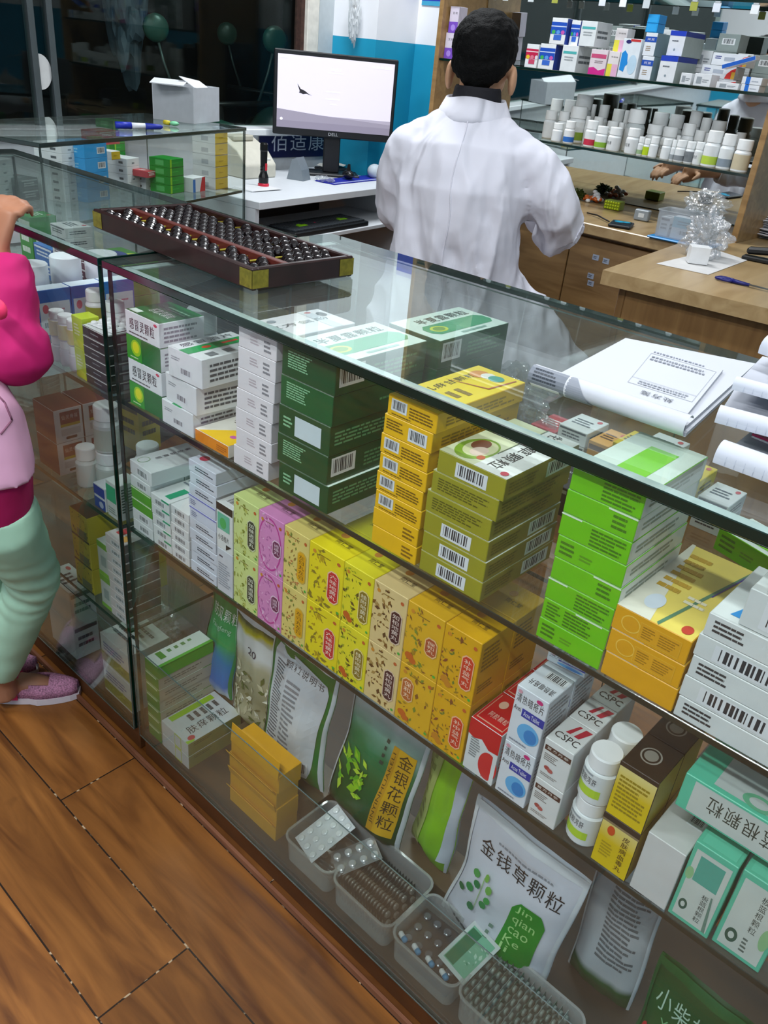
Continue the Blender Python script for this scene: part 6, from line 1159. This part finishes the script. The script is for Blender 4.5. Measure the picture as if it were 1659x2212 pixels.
ORD20 = ['first', 'second', 'third', 'fourth', 'fifth', 'sixth', 'seventh', 'eighth', 'ninth', 'tenth', 'eleventh', 'twelfth', 'thirteenth', 'fourteenth', 'fifteenth', 'sixteenth', 'last']
def brow(L, y, nm, extra=0):
    px_ = None
    for i, (cx, w, yt, yb, c) in enumerate(L):
        X = 1100 + cx / 2.968; Yb = yb / 2.968; p = AY(X, Yb, y); r = w / 2.968 / F_PX * np.linalg.norm(p - CAM) / 2 * .98; h = (yb - yt) / 2.968 / F_PX * np.linalg.norm(p - CAM) * 1.02 + extra
        if px_ is not None and p[0] - px_[0] < r + px_[1]: r = max(.008, (p[0] - px_[0]) - px_[1] - .0003)
        px_ = (p[0], r)
        clr = c == 'clear'
        if i == 0 and px_[0] < XL: continue
        lb = (.12, .8, '#dde1e2' if not c or clr or c.startswith('#4') or c.startswith('#5') or c.startswith('#6') else c) if c else None
        tx = [(-2.4, -1.4, .4, .62, '维生素', c)] if c and not clr and c[1] in '4567' else None
        if lb and not tx and not clr and c not in ('#b8d41e', '#c8bda0'): lb = (.12, .45, c)
        bottle(r, h, (p[0], y, ZL + .0004), 'white pill bottle%s, %s from the left in the %s row' % ({'#b8d41e': ' with lime label', '#2f6fc0': ' with blue label', '#c8304a': ' with red foot', '#c8bda0': ' with cream label', 'clear': ', large and translucent'}.get(c, ''), ORD20[i] if i < len(L) - 1 else 'last', nm), body='#c8d0d0' if clr else '#e4e9ea', cap='#eef2f2', lab=lb, text=tx, grp='pill bottles on the lower mirror shelf', capf=.32)
brow(FRB, YS + .04, 'front'); brow(RRB, YS + .12, 'middle', .02); brow([(c + 22, w, a - 30, b, 0) for c, w, a, b, k in RRB if k != 'clear'], YS + .195, 'rear', .035)

g = G(); a = AY(912, 4, YB - .002); b = AY(950, 4, YB - .002); g.box(a[0], b[0] + .03, YB - .004, YB - .0015, a[2] - .012, a[2] + .20, '#1e35b4', .0005); g.prints(lambda u, v, l: (a[0] + u * (b[0] + .03 - a[0]), YB - .004 - l, a[2] - .012 + v * .212), [('r', 0, 0, 1, .08, '#3fa6cc')]); tag(g.build('wall_poster'), 'blue poster with pale lower strip high on the white wall', 'poster')
p = AY(757, 75, YA - .05); crumple('hanging_bag', (p[0], YA - .035, p[2] - .05), (.028, .02, .085), film('bag_white', .45, .12, (.9, .93, .95), .8, 40), 'pale crumpled plastic bag hanging beside the window post', 21, 2.2, .35, flat=False)
g = G(); g.tube([(0, 0, 0), (0, 0, .10)], .003, '#22262a', 8); g.ball((0, 0, .0), (.012, .008, .010), '#22262a', 10, 6); tag(g.build('hanging_hook', None, (p[0], YA - .035, p[2] + .105)), 'small dark hook holding the pale bag by the window', 'hook')
# ================================================================ people
from mathutils import noise as NZ
from mathutils.bvhtree import BVHTree
def organic(name, g, mat, vox, parent=None, smooth=6, disp=None):
    o = g.build('tmp'); m = o.modifiers.new('r', 'REMESH'); m.mode = 'VOXEL'; m.voxel_size = vox; m.adaptivity = 0
    s = o.modifiers.new('s', 'SMOOTH'); s.factor = .5; s.iterations = smooth
    dg = bpy.context.evaluated_depsgraph_get(); dg.update(); me = bpy.data.meshes.new_from_object(o.evaluated_get(dg)); me.name = name
    od_ = o.data; bpy.data.objects.remove(o); bpy.data.meshes.remove(od_)
    if disp:
        nn = [v.normal.copy() for v in me.vertices]; cc = [v.co.copy() for v in me.vertices]
        for v, n_, c_ in zip(me.vertices, nn, cc): v.co = c_ + n_ * disp(c_, n_)
    me.materials.clear(); me.materials.append(mat)
    for p in me.polygons: p.use_smooth = True; p.material_index = 0
    ob = bpy.data.objects.new(name, me); COL.objects.link(ob)
    if parent: ob.parent = parent
    return ob
SKIN = pm('#c99a78', .5, spec=.35, noise=.10, scale=25); SKN = '#000000'
def hand(g, w, d, up, side, s=1.0, curl=.5):
    """w wrist, d pointing direction, up back-of-hand normal, side=+1 thumb on the left of d x up"""
    w = Vector(w); d = Vector(d).normalized(); up = Vector(up); up = (up - d * up.dot(d)).normalized(); r = d.cross(up) * side
    g.tube([w - d * .01 * s, w + d * .02 * s, w + d * .055 * s, w + d * .085 * s], [(.019 * s, .026 * s), (.017 * s, .032 * s), (.014 * s, .038 * s), (.010 * s, .036 * s)], SKN, 14)
    for i, (o, L) in enumerate(((-.030, .062), (-.011, .072), (.009, .068), (.028, .052))):
        a = w + d * .078 * s + r * o * s; p = [a]; ang = 0
        for k, f in enumerate((.45, .32, .23)):
            ang += curl * (.5 + .25 * k); p.append(p[-1] + (d * math.cos(ang) - up * math.sin(ang)) * L * f * s)
        g.tube(p, [.0088 * s, .0082 * s, .0075 * s, .0062 * s], SKN, 10); g.ball(p[-1], .0062 * s, SKN, 8, 6)
    a = w + d * .028 * s - r * .026 * s; p = [a, a + (d * .6 - r * .8).normalized() * .034 * s, a + (d * .6 - r * .8).normalized() * .034 * s + (d * .9 - r * .25 - up * .25).normalized() * .030 * s]
    g.tube(p, [.012 * s, .0095 * s, .0075 * s], SKN, 10); g.ball(p[-1], .0075 * s, SKN, 8, 6)
# ------------------------------------------------ pharmacist seated with his back to us
MX = Vector((-.405, 1.325, 0)); MRZ = math.radians(27)
man = empty('person', MX, MRZ, 'person in a white coat sitting with their back to the counter, short black hair', 'person')
K = 1.07
def T(x, y, z): return (x * K, y * K, 1.352 - (1.345 - z) * K)
def TR(r): return tuple(q * K for q in r) if isinstance(r, tuple) else r * K
g = G()
def B(x, y, z, r, gg=None): (gg or g).ball(T(x, y, z), TR(r), SKN, 20, 12)
def TU(pts, rad, gg=None, n=16): (gg or g).tube([T(*p) for p in pts], [TR(r) for r in rad], SKN, n)
B(0, .065, 1.250, (.074, .092, .090)); B(0, .105, 1.195, (.052, .058, .058)); B(0, .095, 1.165, (.045, .05, .03))
TU([(0, .0, 1.08), (0, .03, 1.14), (0, .055, 1.20)], [.058, .054, .052])
for s in (-1, 1): B(s * .079, .040, 1.196, (.010, .022, .034)); B(s * .030, .150, 1.222, (.022, .012, .014)); 
TU([(0, .148, 1.235), (0, .166, 1.212), (0, .172, 1.200)], [.008, .010, .013]); B(0, .160, 1.168, (.022, .010, .006)); B(0, .155, 1.148, (.02, .012, .012))
TU([(0, -.01, 1.10), (0, -.02, .95), (0, 0, .70), (0, .03, .52)], [(.07, .10), (.09, .15), (.09, .13), (.10, .16)])
for s in (-1, 1):
    TU([(s * .135, -.01, 1.005), (s * (.232 if s > 0 else .165), .015, .915), (s * (.205 if s > 0 else .11), .22, .872), (.13 if s > 0 else -.01, .385, .862)], [.044, .034, .030, .024])
hand(g, T(.13, .385, .862), (-.15, 1, -.15), (0, .1, 1), -1, 1.0, .45); hand(g, T(-.01, .385, .862), (.1, 1, -.12), (0, .1, 1), 1, 1.0, .6)
for s in (-1, 1): g.tube([(s * .09, .03, .50), (s * .14, .42, .50), (s * .14, .44, .46), (s * .14, .40, .10)], [.075, .062, .06, .040], SKN, 14)
body = organic('body', g, SKIN, .0055, man, 4)
# hair
g = G(); B(0, .042, 1.262, (.080, .096, .083)); B(0, .0, 1.228, (.070, .046, .050)); B(0, .0, 1.20, (.044, .038, .034)); B(0, .09, 1.30, (.070, .06, .038))
HAIR = pm('#060606', .75, spec=.15, noise=.4, scale=220, bump=.6)
organic('hair', g, HAIR, .005, man, 4, lambda c, n: .003 * NZ.noise(c * 60) + .002 * NZ.noise(c * 150))
# black polo collar and white coat
g = G(); g.lathe([(.060, -.03), (.064, .0), (.060, .022), (.057, .028), (.053, .022), (.052, -.03)], pm('#14131a', .8, noise=.2, scale=90, bump=.3), 28, T(0, .020, 1.152), 1.02, 1.05); o = g.build('black_collar', man)
COAT, _nt, _b = node_mat('creased_white_cotton'); _b.inputs['Base Color'].default_value = lin('#dedee8'); _b.inputs['Roughness'].default_value = .8; _b.inputs['Specular IOR Level'].default_value = .15
_tc = _nt.nodes.new('ShaderNodeTexCoord'); _mp = _nt.nodes.new('ShaderNodeMapping'); _mp.inputs['Scale'].default_value = (9, 7, 2.4); _mp.inputs['Rotation'].default_value = (0, .25, 0); _nz = _nt.nodes.new('ShaderNodeTexNoise'); _nz.inputs['Scale'].default_value = 1.3; _nz.inputs['Detail'].default_value = 1.2; _nz.inputs['Distortion'].default_value = .5
_r = _nt.nodes.new('ShaderNodeValToRGB'); _r.color_ramp.elements[0].position = .36; _r.color_ramp.elements[1].position = .66; _r.color_ramp.interpolation = 'EASE'; _bp = _nt.nodes.new('ShaderNodeBump'); _bp.inputs['Strength'].default_value = .7; _bp.inputs['Distance'].default_value = .016
_nt.links.new(_tc.outputs['Object'], _mp.inputs[0]); _nt.links.new(_mp.outputs[0], _nz.inputs['Vector']); _nt.links.new(_nz.outputs['Fac'], _r.inputs['Fac']); _nt.links.new(_r.outputs['Color'], _bp.inputs['Height']); _nt.links.new(_bp.outputs[0], _b.inputs['Normal'])
g = G()
TU([(0, .0, 1.140), (0, -.005, 1.100), (0, -.02, 1.035), (0, -.035, .95), (0, -.03, .84), (0, -.01, .72), (0, .01, .60), (0, .02, .50)], [(.052, .058), (.070, .105), (.108, .158), (.132, .180), (.135, .178), (.140, .188), (.165, .225), (.190, .245)], n=28)
for s in (-1, 1): B(s * .138, -.01, 1.030, (.070, .074, .056)); B(s * .062, -.003, 1.082, (.062, .060, .045)); B(s * .105, -.008, 1.058, (.062, .064, .046))
TU([(.125, -.01, 1.035), (.172, -.008, 1.005), (.208, -.002, .96), (.240, .01, .915), (.260, .06, .872)], [.040, .070, .074, .072, .070]); B(.165, -.008, 1.010, (.072, .074, .066)); B(.240, .085, .852, (.064, .085, .060))
TU([(.260, .06, .872), (.235, .20, .858), (.165, .33, .865)], [.070, .058, .044])
TU([(-.12, -.01, 1.035), (-.155, -.008, 1.0), (-.170, .0, .95), (-.172, .03, .88)], [.040, .068, .068, .066]); B(-.150, -.008, 1.008, (.070, .074, .064)); B(-.175, .04, .865, (.060, .07, .055)); TU([(-.178, .03, .88), (-.13, .20, .865), (-.03, .33, .868)], [.066, .056, .042])
TU([(.10, .05, .56), (.15, .36, .54)], [(.09, .10), (.085, .09)]); TU([(-.10, .05, .56), (-.15, .36, .54)], [(.09, .10), (.085, .09)])
TU([(.12, .0, .70), (.25, .02, .56), (.36, .04, .45)], [(.08, .09), (.065, .10), (.04, .10)])
def fold(c, n):
    q = Vector((c.x * 11, c.y * 6, c.z * 1.7)); a = NZ.noise(q); b = NZ.noise(Vector((c.x * 7 + c.z * 9, c.y * 8, c.z * 9 - c.x * 8)) + Vector((9, 3, 1)))
    k = min(1, max(.06, (1.06 - c.z) * 3.2)); e = math.exp(-((abs(c.x) - .19) ** 2) / .006 - ((c.z - .93) ** 2) / .02)
    a2 = NZ.noise(Vector((c.x * 17 + c.z * 6, c.y * 8, c.z * 3.5 - c.x * 4)) + Vector((3, 7, 5)))
    return k * (.017 * (.5 - 2.8 * abs(a)) + .010 * (.4 - 2.6 * abs(a2)) + .011 * e * (.6 - 2.4 * abs(b)) + .0012 * NZ.noise(c * 40)) - .002
coat = organic('white_coat', g, COAT, .006, man, 5, fold)
bv = BVHTree.FromPolygons([v.co.copy() for v in coat.data.vertices], [tuple(p.vertices) for p in coat.data.polygons])
pts = []
for i in range(26):
    h = bv.ray_cast(Vector((.004 * math.sin(i * .7), -.8, 1.12 - i * .022)), Vector((0, 1, 0)))[0]
    if h: pts.append(h + Vector((0, -.0006, 0)))
g = G(); g.tube(pts, .0018, COAT, 6); g.build('back_seam', man)
g = G(); cpr = [(.062, .012), (.067, .016), (.085, -.020), (.089, -.032), (.083, -.034), (.058, .006)]
vs = []; n = 40
for r, z in cpr:
    for k in range(n):
        a = 2 * math.pi * k / n; back = (1 - math.sin(a)) / 2; rr_ = r * (1 + .10 * back) ; vs.append((rr_ * K * math.cos(a) * 1.05, rr_ * K * math.sin(a) * .95, z * (1.0 + .25 * back) + .004 * math.sin(3 * a)))
g.add([Vector(v) + Vector(T(0, .012, 1.135)) for v in vs], [(i * n + k, i * n + (k + 1) % n, ((i + 1) % 6) * n + (k + 1) % n, ((i + 1) % 6) * n + k) for i in range(6) for k in range(n)], COAT, True); g.build('coat_collar', man)
TRS = pm('#20232b', .8, noise=.2); g = G()
for s in (-1, 1): g.tube([(s * .10, .02, .50), (s * .14, .40, .505), (s * .14, .45, .45), (s * .14, .41, .09)], [.088, .078, .076, .058], SKN, 14)
organic('trousers', g, TRS, .010, man, 3)
for s in (-1, 1): g = G(); g.ball((s * .14, .46, .048), (.045, .13, .045), pm('#17171a', .4), 16, 10); g.box(s * .14 - .042, s * .14 + .042, .34, .58, .002, .02, '#101010', .006); g.build('shoe', man)
st_ = empty('stool', MX + Vector((0, .0, 0)), MRZ, 'round black stool under the seated person', 'stool'); g = G(); g.lathe([(.15, .375), (.17, .385), (.17, .405), (.15, .415)], pm('#1a1a1c', .5), 28); g.build('seat', st_)
g = G(); g.tube([(0, 0, .03), (0, 0, .375)], .022, pm('#8a8e92', .25, .9)); g.build('post', st_); g = G(); g.lathe([(.19, 0), (.18, .02), (.03, .035)], pm('#8a8e92', .25, .9), 28); g.build('base', st_)
for sx, nm in ((-1, 'left'), (1, 'right')):
    g = G(); g.ball(T(sx * .030, .163, 1.222), (.006, .003, .003), '#15100e', 10, 6); g.build('eye', man)
g = G(); g.ball(T(0, .171, 1.168), (.02, .004, .004), '#a05a50', 12, 6); g.build('lips', man)
# ------------------------------------------------ child at the left edge
def Y_(px, py, y): return Vector(AY(px, py, y))
hd = Vector(AZ(14, 472, .985)); girl = empty('person', (hd.x - .02, -.16, 0), 0, 'child in pink jacket and mint leggings leaning on the left glass counter', 'person'); GO = Vector((hd.x - .02, -.16, 0))
def P_(v): return Vector(v) - GO
ank = Vector(AZ(26, 1452, .078)); kn = Y_(98, 1235, -.075); hip = Y_(18, 1090, -.150); el = Y_(58, 735, -.075); wr_ = Y_(22, 545, -.045)
sh_ = Vector((el.x - .17, -.14, .88)); ne = Vector((sh_.x - .10, -.16, .93)); hip2 = hip + Vector((-.11, .01, .0)); kn2 = Vector((kn.x - .12, -.10, kn.z)); ank2 = Vector((ank.x + .035, .0 - .035, .085)); ank2 = Vector(AZ(2, 1432, .06)) + Vector((0, .022, 0)); 
head = ne + Vector((.01, .02, .155))
el2 = Vector((el.x - .38, -.10, .76)); wr2 = Vector((wr_.x - .18, -.045, .955))
def shoe_frame(i, a):
    t0 = (Vector(AZ(172, 1486, .02)) if i == 0 else Vector(AZ(82, 1436, .02))) + Vector((0, .022, 0)); hl = a + Vector((-.045, -.005, 0)); hl.z = .02; d = t0 - hl; d.z = 0; d.normalize()
    return t0, d, .205
gs = G()
def GB(p, r, g_): g_.ball(P_(p), r, SKN, 18, 12)
GB(head, (.072, .082, .092), gs); GB(head + Vector((.015, .03, -.05)), (.052, .052, .045), gs); gs.tube([P_(ne), P_(ne + Vector((0, .01, .09)))], [.036, .034], SKN, 12)
GB(head + Vector((.02, .084, -.01)), (.010, .012, .012), gs)
for s in (-1, 1): GB(head + Vector((s * .070, .0, -.015)), (.008, .014, .02), gs)
gs.tube([P_(ne), P_(ne + Vector((.02, 0, -.16))), P_((hip + hip2) / 2)], [(.04, .065), (.055, .085), (.030, .055)], SKN, 14)
gs.tube([P_(sh_), P_(el), P_(wr_)], [.036, .032, .024], SKN, 12); gs.tube([P_(Vector((2 * ne.x - sh_.x, sh_.y, sh_.z))), P_(el2), P_(wr2)], [.036, .032, .024], SKN, 12)
hand(gs, P_(wr_), (-.05, .42, 1.0), (.5, -1, .3), 1, .80, 1.15); hand(gs, P_(wr2), (.05, .42, 1.0), (.0, -1, .4), -1, .80, 1.15)
gs.tube([P_(hip), P_(kn), P_(ank), P_(ank + Vector((0, 0, -.05)))], [.030, .034, .027, .026], SKN, 12); gs.tube([P_(hip2), P_(kn2), P_(ank2)], [.030, .034, .027], SKN, 12)
for i, a in enumerate((ank, ank2)):
    t0, d, L = shoe_frame(i, a); h0 = Vector((t0.x, t0.y, 0)) - d * L; q = lambda u, z: P_(h0 + d * (L * u) + Vector((0, 0, z)))
    gs.tube([P_(a), q(.22, .055), q(.30, .038)], [.026, .026, .024], SKN, 12); gs.tube([q(.12, .034), q(.35, .036), q(.60, .030), q(.80, .024)], [.018, .024, .023, .014], SKN, 12)
organic('body', gs, pm('#a87458', .5, spec=.35, noise=.10, scale=25), .005, girl, 3)
g = G(); GB(head + Vector((-.005, -.015, .02)), (.082, .088, .088), g); GB(head + Vector((-.01, -.06, -.03)), (.065, .045, .06), g); g.tube([P_(head + Vector((-.02, -.09, .03))), P_(head + Vector((-.03, -.14, -.02))), P_(head + Vector((-.03, -.13, -.12)))], [.025, .03, .012], SKN, 10); organic('hair', g, HAIR, .006, girl, 3, lambda c, n: .003 * NZ.noise(c * 50))
MAG = pm('#c01468', .8, noise=.08, scale=20, bump=.3); 
g = G(); g.tube([P_(sh_ + Vector((-.05, 0, .0))), P_(sh_), P_(el.lerp(sh_, .35)), P_(el), P_(el.lerp(wr_, .45)), P_(el.lerp(wr_, .88))], [.055, .062, .058, .053, .050, .043], SKN, 16); GB(el + Vector((.0, .0, -.012)), .052, g)
def fold2(c, n): return .0045 * (1 - 2 * abs(NZ.noise(Vector((c.x * 9, c.y * 9, c.z * 26))))) + .002 * NZ.noise(c * 30)
organic('sleeve', g, MAG, .006, girl, 4, fold2)
g = G(); s2_ = Vector((2 * ne.x - sh_.x, sh_.y, sh_.z)); g.tube([P_(s2_), P_(el2), P_(el2.lerp(wr2, .88))], [.060, .053, .042], SKN, 14); organic('sleeve', g, MAG, .007, girl, 4, fold2)
for k, (dx, dz) in enumerate(((-.010, .0), (.008, -.012))): 
    g = G(); q = P_(Y_(8 + k * 22, 640 + k * 22, -.125)); g.ball(q, (.020, .010, .014), pm('#ee3468', .7), 12, 8); g.build('bow', girl)
VST = pm('#d8a3c0', .85, noise=.05, scale=18, bump=.15); g = G()
hc = Y_(-25, 985, -.145); uc = ne + Vector((0, 0, -.03))
g.tube([P_(uc + Vector((0, 0, .02))), P_(uc + Vector((.01, 0, -.06))), P_(hc.lerp(uc, .5)), P_(hc + Vector((0, 0, .03))), P_(hc)], [(.045, .085), (.068, .120), (.075, .132), (.078, .134), (.074, .128)], SKN, 20)
organic('vest', g, VST, .007, girl, 4, lambda c, n: .003 * NZ.noise(c * 16)); 
vst = [o for o in girl.children if o.name.startswith('vest')][0]; bw_ = BVHTree.FromPolygons([v.co.copy() for v in vst.data.vertices], [tuple(p.vertices) for p in vst.data.polygons]); pk = []
for (a_, b_), (c_, d_) in zip(((14, 832), (42, 862), (58, 900)), ((42, 862), (58, 900), (34, 930))):
    for q in range(5):
        px, py = a_ + (c_ - a_) * q / 4, b_ + (d_ - b_) * q / 4; dr = Vector(_ray(px, py)).normalized(); h = bw_.ray_cast(Vector(CAM) - GO, dr)[0]
        if h: pk.append(h - dr * .0005)
if len(pk) > 3: g = G(); g.tube(pk, .0016, pm('#8a5870', .8), 6); g.build('pocket_seam', girl)
TUN = pm('#a80f56', .85, noise=.05); g = G(); tb = Y_(-32, 1088, -.145); g.tube([P_(hc + Vector((0, 0, .03))), P_(hc.lerp(tb, .5)), P_(tb)], [(.074, .122), (.078, .126), (.078, .126)], SKN, 24); organic('tunic_hem', g, TUN, .007, girl, 2)
MINT = pm('#b0dcc0', .85, noise=.05, scale=12, bump=.1); g = G()
g.tube([P_(hip + Vector((-.01, .01, -.0))), P_(hip.lerp(kn, .18)), P_(hip.lerp(kn, .6)), P_(kn), P_(kn.lerp(ank, .3)), P_(ank.lerp(kn, .06))], [.056, .060, .052, .045, .044, .031], SKN, 18); GB(kn + Vector((.008, .0, 0)), .042, g)
g.tube([P_(hip2 + Vector((0, 0, .0))), P_(hip2.lerp(kn2, .18)), P_(kn2), P_(ank2.lerp(kn2, .1))], [.040, .058, .044, .031], SKN, 16)
def fold3(c, n):
    q = P_(kn); d = math.exp(-((c.z - q.z) ** 2) / .004); return .0028 * d * math.sin(c.z * 170 + c.x * 60 + 4 * NZ.noise(c * 12)) + .0022 * NZ.noise(c * 22)
organic('leggings', g, MINT, .006, girl, 3, fold3)
PNK = pm('#b97f9c', .8, noise=.55, scale=330, bump=.2); SOLE = pm('#d9cdd2', .6); STR = pm('#e0386c', .5)
for i, a in enumerate((ank, ank2)):
    t0, d, L = shoe_frame(i, a); sd = Vector((-d.y, d.x, 0)); hl = Vector((t0.x, t0.y, 0)) - d * L
    def sp_(u, v, z): q = hl + d * (L * u) + sd * v; q.z = z; return P_(q)
    outl = [(u, .030 * (max(0, math.sin(math.pi * min(1, max(0, (u * .93 + .05))))) ** .45) * (1.12 if u > .6 else .92)) for u in np.linspace(0, 1, 14)]
    ring = [(u, w) for u, w in outl] + [(u, -w) for u, w in outl[::-1]]
    g = G(); n = len(ring); R = [[sp_(u, w, z) for u, w in ring] for z in (.001, .016)]; g.add(R[0] + R[1], [tuple(range(n - 1, -1, -1)), tuple(range(n, 2 * n))] + [(k, (k + 1) % n, n + (k + 1) % n, n + k) for k in range(n)], SOLE, False); so = g.build('shoe_sole', girl)
    g = G(); NUu = 16
    vs = []; hts = lambda u: .018 + .030 * max(0, math.sin(math.pi * min(1, (1 - u) * 1.1 + .08))) ** .6 if u > .55 else .046
    for u in np.linspace(0.01, .99, NUu):
        w = np.interp(u, [q[0] for q in outl], [q[1] for q in outl]) * .96; H = hts(u)
        for k in range(9): a_ = math.pi * k / 8; vs.append(sp_(u, w * math.cos(a_), .016 + (H - .006) * math.sin(a_)))
    fs = [(i2 * 9 + k, i2 * 9 + k + 1, (i2 + 1) * 9 + k + 1, (i2 + 1) * 9 + k) for i2 in range(NUu - 1) for k in range(8) if not (.26 < (i2 / NUu) < .64 and 1 < k < 6)]
    g.add(vs, fs, PNK, True); up_ = g.build('shoe_upper', girl)
    m_ = up_.modifiers.new('s', 'SOLIDIFY'); m_.thickness = .003
    g = G(); pth = [sp_(.38, .032 * math.cos(a_), .016 + .044 * math.sin(a_)) for a_ in np.linspace(0, math.pi, 12)]; 
    for k in range(11):
        p_, q_ = pth[k], pth[k + 1]; dd = d * .011; g.add([p_ - dd, q_ - dd, q_ + dd, p_ + dd], [(0, 1, 2, 3)], STR, False)
    s_o = g.build('shoe_strap', girl); m_ = s_o.modifiers.new('s', 'SOLIDIFY'); m_.thickness = .003
    g = G(); g.ball(sp_(.38, -.0335, .03), (.008, .003, .008), '#d8a83a', 12, 8); g.build('strap_button', girl)

girl.location.y -= .022
